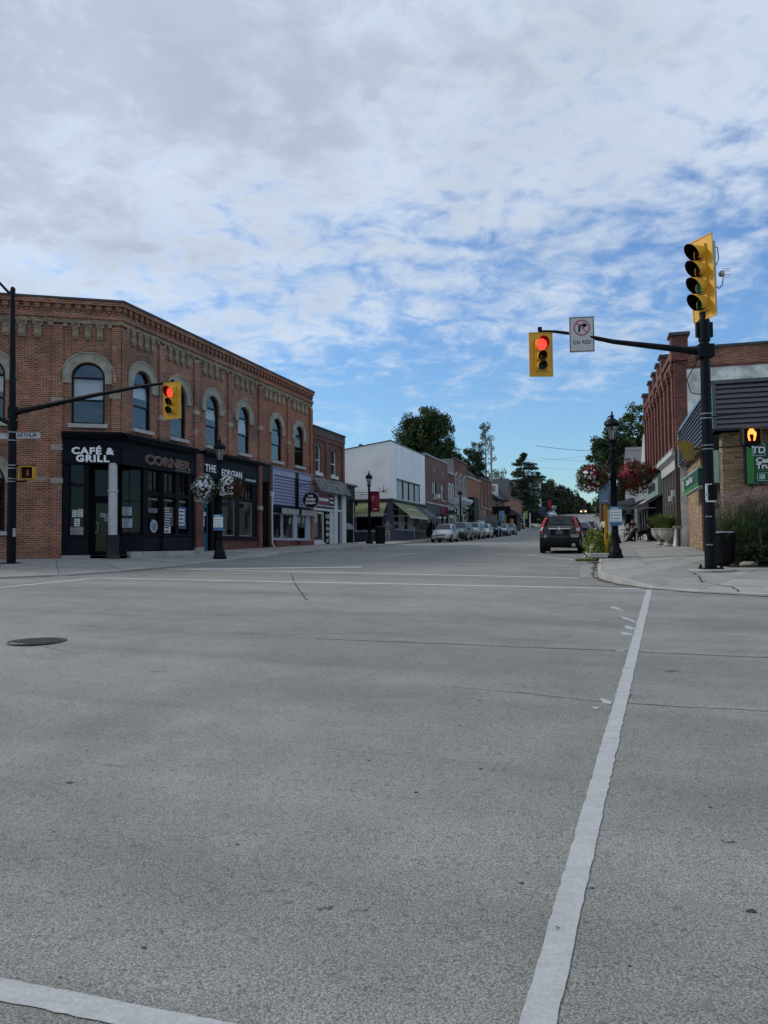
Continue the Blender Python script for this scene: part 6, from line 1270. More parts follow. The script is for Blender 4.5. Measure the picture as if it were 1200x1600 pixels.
conifer('shorter pine to the side of the tall layered pine', (842-600)/1200*220, 220, 9.3, 12.4, 6.0, 12000, .26, CONL, seed=43)
conifer('low spreading pine before the tall layered pine', (799-600)/1200*150, 150, 4.3, 9.0, 3.6, 8000, .18, CONL, seed=44)
tree('small leafy street tree in front of the white columned house', (824-600)/1200*166, 166, 4.6, 8, [((0, 0, 5.6), 2.2, 2, 2.6), ((.8, 0, 3.8), 1.6, 1.5, 1.8)], 60, .5, 4200, .15, MAPL, seed=51)
ORD = ['first', 'second', 'third', 'fourth', 'fifth', 'sixth', 'seventh', 'eighth', 'ninth', 'tenth', 'eleventh', 'twelfth', 'thirteenth']
dk = [(852, 226, 748, 3.6), (861, 232, 750, 4.2), (874, 238, 754, 4.4), (885, 246, 762, 4.4), (895, 254, 770, 4.2), (904, 262, 778, 4.2), (912, 272, 787, 3.6), (919, 284, 795, 2.6), (866, 230, 776, 3.2), (879, 236, 780, 3.2), (897, 250, 788, 3.4), (836, 232, 752, 3.8), (908, 262, 793, 3)]
for k, (px, y, tp_, rr) in enumerate(dk):
    H = EYE+(850-tp_)/1200*y-(gf(y)-.5)
    pos_ = ORD[sorted(q_[0] for q_ in dk).index(px)]
    tree('dark full tree lining the hill road, %s uphill from the layered pine' % pos_, (px-600)/1200*y, y, gf(y)-.5, H, [((0, 0, H*.60), rr, rr, H*.40), ((.6, 0, H*.33), rr*1.02, rr, H*.34)], 80, .9, 4200, .30, DARKL if k % 3 else OAKL, seed=60+k, group='dark trees lining the hill road', name='roadside_tree', limbs=3)
# maples on the other side
Ym = 88
tree('large green maple rising behind the near lamp post', (985-600)/1200*Ym, Ym, gf(Ym), 15, [((0, 0, 10.5), 2.6, 3, 4.6), ((1.8, 0, 12.0), 2.4, 2.6, 3.6), ((-1.0, 0, 7.0), 3.0, 3, 3.8), ((-2.1, 0, 9.4), 2.0, 2, 2.6), ((2.5, 1, 8.0), 2.4, 2, 4)], 170, .62, 19000, .145, MAPL, seed=81, name='maple_tree')
tree('dark maple just beyond the near lamp post, overhanging the road', (941-600)/1200*80, 80, gf(80), 12, [((0, 0, 8.9), 1.7, 1.7, 1.9), ((1.5, 0, 9.9), 1.8, 1.7, 2.2), ((2.6, 0, 7.5), 1.6, 1.7, 3), ((1.5, 0, 4.6), 1.2, 1.2, 1.8)], 85, .46, 9500, .12, OAKL, seed=91, name='maple_tree')
tree('small dark tree low beside the road at the foot of the maples', (943-600)/1200*118, 118, gf(118), 7, [((0, 0, 4.6), 1.6, 1.6, 2.4), ((1.3, 0, 3.6), 1.6, 1.6, 2.0)], 50, .5, 4200, .13, OAKL, seed=95, limbs=4)
tree('rounded dark tree behind the white boarded house', (962-600)/1200*125, 125, gf(125), 9, [((0, 0, 5.5), 2.6, 2.6, 3.6)], 60, .6, 4200, .16, OAKL, seed=97, limbs=4)
for k, (px, y, H, rr) in enumerate([(949, 190, 8, 3.6), (960, 230, 9, 5.), (946, 262, 6, 2.6), (977, 170, 10, 5)]):
    tree(['tall leafy tree across the hill road, right behind the near lamp notice board', 'wide leafy tree across the hill road near the crest', 'small leafy tree across the hill road, closest to the crest', 'leafy tree across the hill road, behind the white boarded house'][k], (px-600)/1200*y, y, gf(y)-.5, H, [((0, 0, H*.5), rr, rr, H*.45)], 70, .9, 4000, .26, OAKL, seed=120+k, group='trees across the hill road crest', name='roadside_tree', limbs=3)
# low shrubs with flowers beyond the parked jeep
for k, (px, y, H) in enumerate([(788, 128, 2.4), (796, 131, 2.0), (802, 134, 1.8), (783, 127, 3.0)]):
    tree(['leafy shrub just past the orange hoarding beyond the parked cars', 'rounder low shrub beneath the white flower basket past the jeep', 'lowest shrub, farthest up beyond the parked cars', 'taller shrub right against the orange hoarding'][k], (px-600)/1200*y-.4, y, gf(y)+.1, H, [((0, 0, H*.55), 1.1, 1, H*.45)], 26, .35, 1300, .10, MAPL, seed=140+k, group='shrubs beyond the parked cars', name='shrub', cat='shrub', limbs=3)
# hanging baskets
PWH = leaf_mat('white_petals', (.62, .62, .64), (.75, .75, .75), (.66, .66, .70), .6); PRD = leaf_mat('red_petals', (.13, .006, .014), (.22, .010, .022), (.09, .004, .012), .6); PGRN = leaf_mat('basket_leaves', (.03, .05, .015), (.05, .08, .02), (.08, .10, .03))
def basket(label, x, y, z, rx, rz_, cols, seed, n=420, fs=.040, droop=True):
    """z is the height of the basket rim"""
    o = thing('hanging_basket', label, 'flower basket', (x, y, z-.25)); r = np.random.default_rng(seed)
    d = r.normal(size=(70, 3)); d /= np.linalg.norm(d, axis=1)[:, None]; c = d*np.array([rx*.86, rx*.86, rz_*.9])+np.array([0, 0, .16]); c[::6, 2] -= .18; o1 = leaves('foliage', c, np.full(70, .15), 3400, .034, PGRN, o, seed); o1['kind'] = 'stuff'
    for nm, m_, test, cnt in cols:
        d = r.normal(size=(cnt*6, 3)); d /= np.linalg.norm(d, axis=1)[:, None]; d = d[[bool(test(v)) for v in d]][:cnt]; lump = 1+.13*np.sin(d[:, 0]*5+seed)+.10*np.sin(d[:, 2]*7+seed*2); p = d*np.array([rx, rx, rz_])*((.80+.30*r.random(len(d)))*lump)[:, None]+np.array([0, 0, .18]); p[:, 2] -= np.where(d[:, 2] < -.3, r.random(len(d))*.16, 0)
        vs = []; 
        for q, dd_ in zip(p, d):
            a = np.cross(dd_, [0, 0, 1.]); a /= np.linalg.norm(a)+1e-6; b = np.cross(dd_, a); s = fs*(.7+.6*r.random())
            for i in range(5):
                t0, t1 = 2*math.pi*i/5, 2*math.pi*(i+1)/5; vs += [q, q+(a*math.cos(t0)+b*math.sin(t0))*s+dd_*.02, q+(a*math.cos((t0+t1)/2)+b*math.sin((t0+t1)/2))*s*1.25, q+(a*math.cos(t1)+b*math.sin(t1))*s+dd_*.02]
        ob = np_mesh(nm, np.array(vs), 4, m_, o); ob['kind'] = 'stuff'
    mb = MB(); mb.lathe([(.05, -.12), (.18, -.05), (.24, .12), (.25, .2)], n=12); mb.build('basket', BLACKF, o)
    mb = MB()
    for a in (0, 2.1, 4.2): mb.cyl((.2*math.cos(a), .2*math.sin(a), .2), (0, 0, rz_+.35), .006, n=4, caps=False)
    mb.build('chain', BLACKF, o); return o
WH = lambda c=400: ('white_blossoms', PWH, lambda v: True, c)
basket('hanging basket packed with white flowers, on the side of the lamp nearer the cafe', LLp[0]-.62, LLp[1], 4.05, .46, .42, [WH(420)], 1)
basket('hanging basket of white and some red flowers, on the side nearer the georgian shop', LLp[0]+.42, LLp[1], 4.05, .50, .42, [('white_blossoms', PWH, lambda v: v[0] < .35 and v[2] > -.7, 260), ('red_blossoms', PRD, lambda v: v[0] > -.1 and v[2] < .2, 220)], 2)
basket('hanging basket of white and red flowers hanging over the road side of the nearest lamp', LR_[0]-.76, LR_[1], 3.87, .50, .40, [('white_blossoms', PWH, lambda v: v[0] < .25 and v[2] < .75 and (v[0]+v[2]*.4 < .15), 110), ('red_blossoms', PRD, lambda v: v[0] > -.35 or v[2] > .5, 380)], 3, fs=.036)
basket('hanging basket of dark red flowers on the pavement side of the nearest lamp', LR_[0]+.72, LR_[1]-.1, 3.90, .58, .46, [('red_blossoms', PRD, lambda v: True, 620)], 4, fs=.036)
z3 = walk_z(*L3, 'l')
basket('white and green hanging basket on the white building side of the third lamp', L3[0]-.85, L3[1], z3+2.9, .55, .42, [('white_blossoms', PWH, lambda v: v[2] > -.3, 120)], 5, fs=.06)
basket('green hanging basket with few white flowers on the road side of the third lamp', L3[0]+.85, L3[1], z3+2.9, .6, .5, [('white_blossoms', PWH, lambda v: v[0] < 0, 60)], 6, fs=.06)
for k, (px, y, dz_) in enumerate([(797, 130, 4.0), (811, 132, 3.9), (866, 176, 6.0)]): basket(['white flower basket hanging beyond the parked jeep', 'paler flower basket hanging beside the low brick porch', 'small flower basket near the maroon banner up the hill'][k], (px-600)/1200*y, y, gf(y)+dz_*.6, .6, .5, [WH(90)], 10+k, fs=.07)
# utility pole with wires
UP = thing('utility_pole', 'pale grey wooden utility pole with white square sign and wires', 'utility pole', ((769-600)/1200*112, 112, gf(112)+.1)); mb = MB(); mb.cyl((0, 0, -.2), (0, 0, 13.5), .19, .13, 10); mb.build('pole', PALEB, UP); q = MB(); q.box(-.95, .9, -.25, -.2, 5.5, 7.2); q.build('white_sign', SWHITE, UP); q = MB(); q.box(-.5, .5, -.26, -.251, 6.1, 6.9); q.build('sign_print', STONE, UP)
q = MB(); q.box(-.15, 2.6, -.5, -.4, 2.7, 3.9); q.build('black_board', BLK, UP)
def wires(label, pts_list, r_=.012):
    o = thing('overhead_wires', label, 'wires', pts_list[0][0])
    b0 = Vector(pts_list[0][0])
    for (a, b, sag) in pts_list:
        a, b = Vector(a), Vector(b); mb = MB(); P_ = [a.lerp(b, i/14)-Vector((0, 0, sag*4*(i/14)*(1-i/14))) for i in range(15)]; mb.tube([tuple(p-b0) for p in P_], r_, 4); mb.build('wire', BLK, o)
wires('thin overhead wires crossing the sky above the hill road', [((30, 150, 18.5), (56, 168, 20.5), .9), ((36, 180, 19.6), (60, 190, 20.8), .8), ((12, 60, 9.2), (22, 62, 9.1), .3), ((30, 175, 20.6), (54, 170, 22.6), .8)], .016)
# ================================================================ planters, bins and beds by the near lamp
PB = thing('sidewalk_planter', 'concrete kerb planter with trailing green plants beside the nearest lamp', 'planter', (7.66, 27.0, 1.0)); mb = MB(); mb.box(-.42, .5, -.5, 3.0, 0, .16); mb.build('kerb_edge', M_KERB, PB, Matrix.Rotation(R(-16.5), 4, 'Z'), bevel=.02)
r = np.random.default_rng(3); cen = np.array([[-.1, .2, .55], [-.15, .5, .75], [-.05, .1, .3], [.1, .4, .6], [-.25, .8, .5], [.25, .1, .35], [.3, -.1, .2], [-.3, .3, .15]]); leaves('foliage', cen, np.full(8, .30), 2600, .045, leaf_mat('yellow_green_leaves', (.10, .14, .02), (.16, .20, .03), (.22, .24, .04)), PB, 9)['kind'] = 'stuff'
mb = MB(); mb.prism([(-.45, .0), (-.1, 0), (-.05, .75), (-.15, .7)], .2, .9); mb.build('white_stone', pm('white_stone', (.42, .42, .38), .9, .2), PB)
YP = thing('yellow_marker_post', 'yellow and orange marker post standing in the planter', 'post', (7.78, 26.9, 1.1)); mb = MB(); mb.box(-.055, .055, -.03, .03, 0, 1.75); mb.build('post', pm('school_bus_yellow', (.55, .30, .02), .5), YP, bevel=.01); mb = MB(); mb.box(-.075, -.055, -.03, .03, 1.2, 1.6); mb.box(-.05, .05, -.036, -.03, .55, .75); mb.build('red_reflector', pm('reflector_orange', (.45, .08, .02), .4), YP)
YB = thing('yellow_plastic_bin', 'low lime yellow plastic bollard wrapped in leaves beside the lamp base', 'bollard', (7.92, 26.78+.35, 1.03)); mb = MB(); mb.lathe([(.20, 0), (.19, .5), (.17, .72), (.1, .8), (.02, .82)], n=12); mb.build('body', pm('lime_yellow_plastic', (.24, .24, .03), .6, .3), YB, smooth_angle=40)
BN = thing('litter_bin', 'black round litter bin behind the mast pole next to the ornamental grass', 'bin', (9.45, 21.5, .80)); mb = MB(); mb.lathe([(.20, .08), (.29, .12), (.32, .9), (.34, .92), (.34, .98), (.30, 1.0)], n=20); mb.build('body', BLK, BN, smooth_angle=40); mb = MB(); mb.cyl((0, 0, -.02), (0, 0, .1), .17, n=12); mb.build('foot', BLK, BN)
for i in range(1): mb = MB(); mb.lathe([(.345, .95), (.345, 1.0)], n=20); mb.build('rim', STEEL, BN)
# ornamental grass bed with boulders
GB = thing('grass_bed', None, None, (10.2, 21.7, .80)); GB['kind'] = 'structure'; mb = MB(); mb.add([(-.9, -.7, .03), (9, -5.5, .03), (9, 2, .06), (.9, 2.6, .06), (.3, .6, .05)], [(0, 1, 2, 3, 4)]); mb.build('soil', pm('dark_soil', (.05, .04, .03), .95, .3), GB)
STN = pm('field_stone', (.25, .24, .19), .9, .3, 3, .5)
rs = random.Random(4)
for k in range(9):
    st_ = bmesh.new(); bmesh.ops.create_icosphere(st_, subdivisions=2, radius=1)
    for v in st_.verts: v.co *= rs.uniform(.86, 1.12)
    me = bpy.data.meshes.new('boulder'); st_.to_mesh(me); st_.free(); me.materials.append(STN)
    bo = bpy.data.objects.new('boulder', me); link(bo); bo.location = (9.95+k*.72, 21.05-k*.36, .88); bo.scale = (rs.uniform(.16, .30), .2, rs.uniform(.07, .12)); bo.rotation_euler = (0, 0, rs.uniform(-.6, .6)); tag(bo, 'rough field stone edging the grass, %s from the mast pole' % ['first', 'second', 'third', 'fourth', 'fifth', 'sixth', 'seventh', 'eighth', 'ninth'][k], 'boulder', 'field stones edging the grass bed')
def blades(name, n, cx_, cy_, rad, h, lean, w, mat_, parent, seed, z0=0.):
    r = np.random.default_rng(seed); vs = []
    for i in range(n):
        a = r.random()*6.28; q = rad*r.random()**.5; x, y = cx_+math.cos(a)*q, cy_+math.sin(a)*q*.7; H_ = h*(.65+.45*r.random()); ln = lean*(.3+r.random()); d = a+r.normal()*.5; ux, uy = math.cos(d), math.sin(d); px_, py_ = -uy*w, ux*w
        P_ = [np.array([x+ux*ln*f*f, y+uy*ln*f*f, z0+H_*(f-.42*f*f*f*(ln/lean))]) for f in (0, .35, .7, 1.)]
        for k_ in range(3): w0, w1 = (1, .8, .5)[k_], (.8, .5, .1)[k_]; s0, s1 = np.array([px_, py_, 0])*w0, np.array([px_, py_, 0])*w1; vs += [P_[k_]-s0, P_[k_]+s0, P_[k_+1]+s1, P_[k_+1]-s1]
    return np_mesh(name, np.array(vs), 4, mat_, parent)
GRM = leaf_mat('long_grass_blades', (.05, .085, .035), (.14, .19, .09), (.08, .12, .055)); PLU = leaf_mat('purple_grass_plumes', (.24, .16, .15), (.34, .24, .22), (.18, .12, .13))
for k, (x, y, h, rr) in enumerate([(10.2, 21.9, 2.75, .42), (11.0, 22.1, 3.0, .5), (11.95, 21.8, 2.9, .55)]):
    o = thing('ornamental_grass', ['clump of ornamental grass with purple plumes nearest the mast pole', 'middle clump of tall ornamental grass before the bank sign', 'ornamental grass clump farther along the bank wall'][k], 'grass clump', (x, y, .85)); blades('blades', 1500, 0, 0, rr, h*.80, 1.0, .011, GRM, o, 200+k); 
    r = np.random.default_rng(300+k); c = np.stack([r.normal(0, rr*1.0, 90), r.normal(0, rr*.6, 90), h*(.52+.20*r.random(90))], 1); leaves('plumes', c, np.full(90, .12), 9000, .018, PLU, o, 310+k, 3, flat=1.6)
    blades('plume_stems', 140, 0, 0, rr*.8, h*.95, .35, .005, PLU, o, 320+k)
for k, (x, y) in enumerate([(10.35, 21.15), (11.2, 20.95)]): tree(['low dark juniper shrub at the front of the grass bed', 'second low dark shrub at the front of the grass bed'][k], x, y, .83, .8, [((0, 0, .35), .55, .4, .32)], 30, .14, 2600, .035, CONL, seed=400+k, name='shrub', cat='shrub', tr=.03, limbs=3)
# stone urn planters
URN = pm('carved_pale_stone', (.34, .335, .30), .85, .2, 6, .4)
for k, (x, y, s) in enumerate([(13.70, 37.2, .86), (14.05, 39.2, .8)]):
    zu = walk_z(x, y, 'r'); o = thing('urn_planter', ['large carved pale stone urn with feathery fern, beside the bank wall', 'second carved stone urn just behind the first urn'][k], 'planter', (x, y, zu)); mb = MB(); mb.lathe([(.24*s, 0), (.26*s, .06), (.20*s, .09), (.12*s, .18), (.13*s, .26), (.30*s, .36), (.46*s, .52), (.50*s, .70), (.48*s, .78), (.53*s, .82), (.53*s, .87), (.42*s, .87)], n=20); mb.build('urn', URN, o, smooth_angle=35)
    mb = MB()
    for i in range(10): a = 2*math.pi*i/10; mb.cyl((.28*s*math.cos(a), .28*s*math.sin(a), .36), (.49*s*math.cos(a), .49*s*math.sin(a), .74), .02, .045, 6)
    mb.build('carved_ribs', URN, o); blades('fern', 520, 0, 0, .3*s, .95, .75, .016, leaf_mat('fern_green', (.10, .15, .03), (.17, .22, .05), (.08, .12, .03)) if 'fern_green' not in MATS else MATS['fern_green'], o, 500+k, .82)
PD = thing('pedestal', 'white plinth with pale top against the brown downpipe', 'plinth', (14.0, 36.7, walk_z(14.0, 36.7, 'r'))); mb = MB(); mb.prism([(-.16, 0), (.16, 0), (.12, .85), (-.12, .85)], -.15, .15); mb.build('body', WHITEP, PD); mb = MB(); mb.box(-.18, .18, -.18, .18, .85, .98); mb.build('top', STONE, PD)
# litter bin, bicycles and newspaper box near the second lamp
B2 = thing('litter_bin', 'black square litter bin at the foot of the second lamp post', 'bin', (-.28, 53.0, walk_z(-.28, 53.0, 'l'))); mb = MB(); mb.lathe([(.30, 0), (.36, .05), (.38, 1.05), (.40, 1.08), (.40, 1.15), (.30, 1.2)], n=8, smooth=False); mb.build('body', NAVY, B2)
def bicycle(label, x, y, z, rz):
    o = thing('bicycle', label, 'bicycle', (x, y, z), rz, 'bicycles leaning under the green awning')
    for cx_ in (-.52, .52):
        mb = MB(); n = 20
        for i in range(n): a0, a1 = 2*math.pi*i/n, 2*math.pi*(i+1)/n; mb.cyl((cx_+.33*math.cos(a0), 0, .34+.33*math.sin(a0)), (cx_+.33*math.cos(a1), 0, .34+.33*math.sin(a1)), .022, n=5, caps=False)
        for i in range(8): a0 = math.pi*i/8; mb.cyl((cx_+.32*math.cos(a0), 0, .34+.32*math.sin(a0)), (cx_-.32*math.cos(a0), 0, .34-.32*math.sin(a0)), .004, n=3, caps=False)
        mb.build('wheel', BLK, o)
    mb = MB(); mb.tube([(-.52, 0, .34), (-.1, 0, .32), (.36, 0, .80), (-.2, 0, .82), (-.52, 0, .34)], .018, 6); mb.tube([(-.1, 0, .32), (-.24, 0, .95)], .016, 6); mb.tube([(.52, 0, .34), (.34, 0, .98)], .018, 6); mb.build('frame', pm('bike_frame_blue', (.06, .09, .13), .4), o)
    mb = MB(); mb.tube([(.34, -.28, 1.02), (.36, 0, 1.0), (.34, .28, 1.02)], .015, 6); mb.build('handlebar', STEEL, o); mb = MB(); mb.box(-.36, -.12, -.06, .06, .94, .99); mb.build('saddle', BLK, o, bevel=.02)
    mb = MB(); mb.lathe([(.09, -.01), (.09, .01)], n=12); mb.build('chainwheel', STEEL, o, T(-.1, 0, .32) @ Matrix.Rotation(R(90), 4, 'X'))
bicycle('dark bicycle leaning under the awning, nearer the shingled shop', -1.9, 62.6, gf(62.6)+.13, R(-17)); bicycle('dark bicycle leaning under the awning, nearer the lamp post', -1.2, 62.2, gf(62.2)+.13, R(-12))
NB = thing('covered_barbecue', 'dark covered barrel cart with curved lid at the alley corner', 'cart', (-2.55, 55.2, walk_z(-2.55, 55.2, 'l'))); mb = MB(); mb.box(-.35, .35, -.25, .25, .05, .95); mb.build('body', NAVY, NB, bevel=.02); mb = MB(); mb.prism([(-.35, .95), (.35, .95), (.30, 1.25), (.1, 1.38), (-.15, 1.38), (-.35, 1.2)], -.25, .25); mb.build('lid', STEEL, NB)
SP = thing('sign_post', 'thin steel post with black inverted bracket beside the second lamp', 'sign post', (-2.05, 51.5, walk_z(-2.05, 51.5, 'l'))); mb = MB(); mb.cyl((0, 0, 0), (0, 0, 2.95), .035, n=8); mb.build('post', STEEL, SP); mb = MB(); mb.box(-.25, .28, -.05, .03, 2.8, 2.92); mb.box(-.25, -.15, -.05, .03, 2.4, 2.8); mb.box(.12, .28, -.05, .03, 2.55, 2.8); mb.build('bracket', BLK, SP)
pk = curb_pt('l', 62.0, .35); SP = thing('parking_meter_post', 'low steel post at the kerb by the charcoal awning', 'post', (*pk, gf(62)+.13)); mb = MB(); mb.cyl((0, 0, 0), (0, 0, 1.25), .03, n=8); mb.build('post', STEEL, SP); mb = MB(); mb.lathe([(.07, 1.2), (.09, 1.3), (.09, 1.42), (.04, 1.48)], n=10); mb.build('meter_head', BLK, SP)
for k, px in enumerate((822.5, 826)):
    y = 146-.5*k; q = thing('white_bollard', ['slim white post beside the lime bannered lamp', 'second slim white post on the road side of the lime bannered lamp'][k], 'bollard', ((px-600)/1200*y-(.45 if k == 0 else -.25), y, gf(y)+.2)); mb = MB(); mb.box(-.12, .12, -.06, .06, 0, 3.0); mb.build('post', WHITEP, q)
# ================================================================ vehicles
TYRE = pm('tyre_rubber', (.012, .012, .013), .8, .2, 20, .2); ALLOY = pm('alloy_rim', (.38, .39, .40), .3, .08, 10, 0, .8); CARG = glass_mat('car_glass', tint=(.02, .025, .03), gz=.35, refl=.12, trans=.06, rough=.02)
REDL = pm('tail_lamp_red', (.30, .008, .015), .15, .1, 8, coat=.5); CLEARL = pm('headlamp_clear', (.55, .57, .58), .12, .15, 12, coat=.6); CHROME = pm('car_chrome', (.8, .8, .8), .3, .05, 5, 0, .5); TRIM = pm('car_black_trim', (.012, .012, .013), .55, .1, 8); PLATE = pm('plate_white', (.50, .51, .52), .5, .05)
def paintm(name, col, metal=.3): return pm(name, col, .28, .03, 3, 0, metal, coat=.8 if max(col) > .1 else .4)
# station: y, z_bottom, z_belt, z_top, half width, half roof width ; the nose is at -y
SH_HATCH = dict(L=3.75, W=1.68, H=1.52, wb=2.4, r=.29, st=[(0, .32, .50, .56, .60, .52), (.10, .22, .58, .72, .76, .62), (.55, .19, .66, .86, .83, .70), (.98, .19, .82, .98, .84, .70), (1.02, .19, .84, 1.00, .84, .70), (1.75, .19, .90, 1.48, .84, .56), (2.4, .19, .92, 1.52, .84, .57), (3.15, .19, .94, 1.49, .83, .56), (3.55, .20, .96, 1.02, .80, .66), (3.70, .26, .70, .96, .78, .64), (3.75, .34, .55, .60, .70, .58)], ws=(4, 5), rw=(7, 8), side=(4, 8))
SH_SUV = dict(L=4.55, W=1.84, H=1.68, wb=2.65, r=.35, st=[(0, .36, .60, .72, .70, .62), (.10, .28, .72, .90, .86, .72), (.6, .25, .82, 1.04, .91, .78), (1.15, .25, .98, 1.10, .92, .78), (1.20, .25, 1.0, 1.12, .92, .78), (1.95, .25, 1.04, 1.62, .92, .64), (2.7, .25, 1.06, 1.68, .92, .66), (3.9, .25, 1.10, 1.65, .91, .65), (4.35, .27, 1.12, 1.20, .89, .74), (4.50, .32, .86, 1.12, .87, .72), (4.55, .40, .62, .74, .82, .68)], ws=(4, 5), rw=(7, 8), side=(4, 8))
SH_SEDAN = dict(L=4.65, W=1.80, H=1.46, wb=2.7, r=.32, st=[(0, .32, .50, .58, .66, .56), (.12, .22, .60, .74, .84, .70), (.7, .19, .68, .88, .89, .78), (1.2, .19, .84, .96, .90, .76), (1.25, .19, .86, .97, .90, .76), (2.05, .19, .90, 1.42, .90, .58), (2.7, .19, .92, 1.46, .90, .60), (3.3, .19, .94, 1.40, .90, .58), (4.0, .20, .94, 1.06, .88, .72), (4.52, .26, .80, 1.04, .86, .70), (4.65, .34, .55, .70, .78, .64)], ws=(4, 5), rw=(7, 8), side=(4, 8))
SH_JEEP = dict(L=4.2, W=1.80, H=1.82, wb=2.5, r=.39, st=[(0, .50, .66, .80, .62, .56), (.05, .45, .90, 1.08, .70, .66), (.7, .42, .98, 1.14, .74, .68), (1.25, .42, 1.10, 1.18, .80, .72), (1.30, .42, 1.12, 1.20, .80, .72), (1.55, .42, 1.14, 1.78, .80, .68), (2.4, .42, 1.14, 1.82, .80, .69), (3.9, .42, 1.14, 1.80, .80, .68), (4.0, .42, 1.12, 1.70, .80, .68), (4.1, .45, .96, 1.16, .78, .68), (4.2, .52, .66, .74, .72, .64)], ws=(4, 5), rw=(7, 8), side=(4, 8))
def sec(s):
    y, zb, zbelt, zt, w, wr = s; d = zt-zbelt
    return [(0, zb), (w*.86, zb), (w*.97, zb+.07), (w, zb+(zbelt-zb)*.45), (w*.985, zbelt-.02), (w*.965, zbelt), (wr+(w*.965-wr)*.10, zt-max(.02, d*.10)), (wr*.86, zt-.012), (wr*.4, zt+.006), (0, zt+.01)]
def car(name, label, cat, sh, paint_, loc, rz, group=None, rear=False, kind='car', detail=True, plate=None):
    o = thing(name, label, cat, loc, rz, group); st = sh['st']; L = sh['L']; S = [sec(s) for s in st]; K = len(S[0])
    bm = MB(); vs = []
    for s, q in zip(st, S):
        ring_ = [(x, s[0]-L/2, z) for x, z in q]+[(-x, s[0]-L/2, z) for x, z in q[-2:0:-1]]
        vs += ring_
    n = 2*K-2; ns = len(st); bm.add(vs, [(i*n+j, i*n+(j+1) % n, (i+1)*n+(j+1) % n, (i+1)*n+j) for i in range(ns-1) for j in range(n)], True); bm.add(vs[:n], [tuple(range(n))]); bm.add(vs[-n:], [tuple(range(n-1, -1, -1))])
    body = bm.build('body', paint_, o); me = body.data; b2 = bmesh.new(); b2.from_mesh(me); bmesh.ops.remove_doubles(b2, verts=b2.verts, dist=.0005); bmesh.ops.recalc_face_normals(b2, faces=b2.faces); b2.to_mesh(me); b2.free()
    me.polygons.foreach_set('use_smooth', [True]*len(me.polygons)); me.set_sharp_from_angle(angle=R(38))
    def P(i, x, z, off=0): return Vector((x, st[i][0]-L/2, z))
    def pane(nm, i0, i1, zo=(.0, .0), inset=.07, m_=CARG):
        a, b = S[i0], S[i1]
        def top(sx): return [Vector((sx*x, 0, z)) for x, z in (a[6], a[7], a[8], a[9])], [Vector((sx*x, 0, z)) for x, z in (b[6], b[7], b[8], b[9])]
        q = MB(); y0, y1 = st[i0][0]-L/2, st[i1][0]-L/2
        rowa = [(-x, z) for x, z in a[6:10]]+[(x, z) for x, z in a[8:5:-1]]; rowb = [(-x, z) for x, z in b[6:10]]+[(x, z) for x, z in b[8:5:-1]]
        pts = []
        for t_ in (inset, 1-inset*.8): 
            for (xa, za), (xb, zb_) in zip(rowa, rowb): x = xa+(xb-xa)*t_; pts.append(Vector((x*.955, y0+(y1-y0)*t_, za+(zb_-za)*t_)))
        m = len(rowa); nrm = (pts[m+m//2]-pts[m//2]).cross(Vector((1, 0, 0))).normalized(); nrm = nrm if nrm.z > 0 else -nrm
        q.add([p+nrm*.012 for p in pts], [(j, j+1, m+j+1, m+j) for j in range(m-1)], True); return q.build(nm, m_, o, fix=False)
    pane('windshield', *sh['ws']); pane('rear_window', *sh['rw'])
    for sx in (-1, 1):
        i0, i1 = sh['side']; lo = []; hi = []
        for i in range(i0, i1+1):
            a = S[i]; (xl, zl), (xh, zh) = a[5], a[6]
            lo.append(Vector((sx*(xl+(xh-xl)*.08+.012), st[i][0]-L/2, zl+(zh-zl)*.10+.005))); hi.append(Vector((sx*(xl+(xh-xl)*.90+.012), st[i][0]-L/2, zl+(zh-zl)*.90)))
        lo[0].y += .18; lo[-1].y -= .12
        q = MB(); m = len(lo); q.add(lo+hi, [(j, j+1, m+j+1, m+j) for j in range(m-1)]); w = q.build('side_window', CARG, o, fix=False)
        for i in range(i0+1, i1):
            a = S[i]; q = MB(); p0 = Vector((sx*(a[5][0]+.014), st[i][0]-L/2, a[5][1])); p1 = Vector((sx*(a[6][0]+.014), st[i][0]-L/2, a[6][1]))
            if i in (i0+2, i1-1): q.add([p0+Vector((0, -.05, 0)), p0+Vector((0, .05, 0)), p1+Vector((0, .04, 0)), p1+Vector((0, -.04, 0))], [(0, 1, 2, 3)]); q.build('pillar', TRIM, o, fix=False)
        q = MB(); yl = (st[i0][0]-L/2)+.25; q.box(-.09, .09, -.06, .05, -.06, .07); q.build('side_mirror', paint_, o, T(sx*(sh['W']/2+.06), yl+.1, S[i0][5][1]+.08), bevel=.02)
        for wy in (-sh['wb']/2-.02, sh['wb']/2-.02):
            r_ = sh['r']; X = sx*(sh['W']/2-.10); q = MB(); q.cyl((X-.09*sx, wy, r_), (X+.105*sx, wy, r_), r_+.055, n=24); q.build('wheel_arch', TRIM, o)
            q = MB(); q.cyl((X-.1*sx, wy, r_), (X+.118*sx, wy, r_), r_, n=24); tw = q.build('tyre', TYRE, o)
            q = MB(); q.cyl((X+.09*sx, wy, r_), (X+.124*sx, wy, r_), r_*.66, n=20)
            for k in range(5): a = 2*math.pi*k/5; q.obox(T(X+.128*sx, wy, r_) @ Matrix.Rotation(a, 4, 'X') @ T(0, 0, r_*.33), .02, .06, r_*.62)
            q.build('rim', ALLOY, tw)
        # lamps
        f0 = st[1]; q = MB(); zf = f0[3]-.14; q.box(sx*.34, sx*(f0[4]-.10), -L/2+.03, -L/2+.22, zf-.03, zf+.11); q.build('headlight', CLEARL, o, bevel=.02)
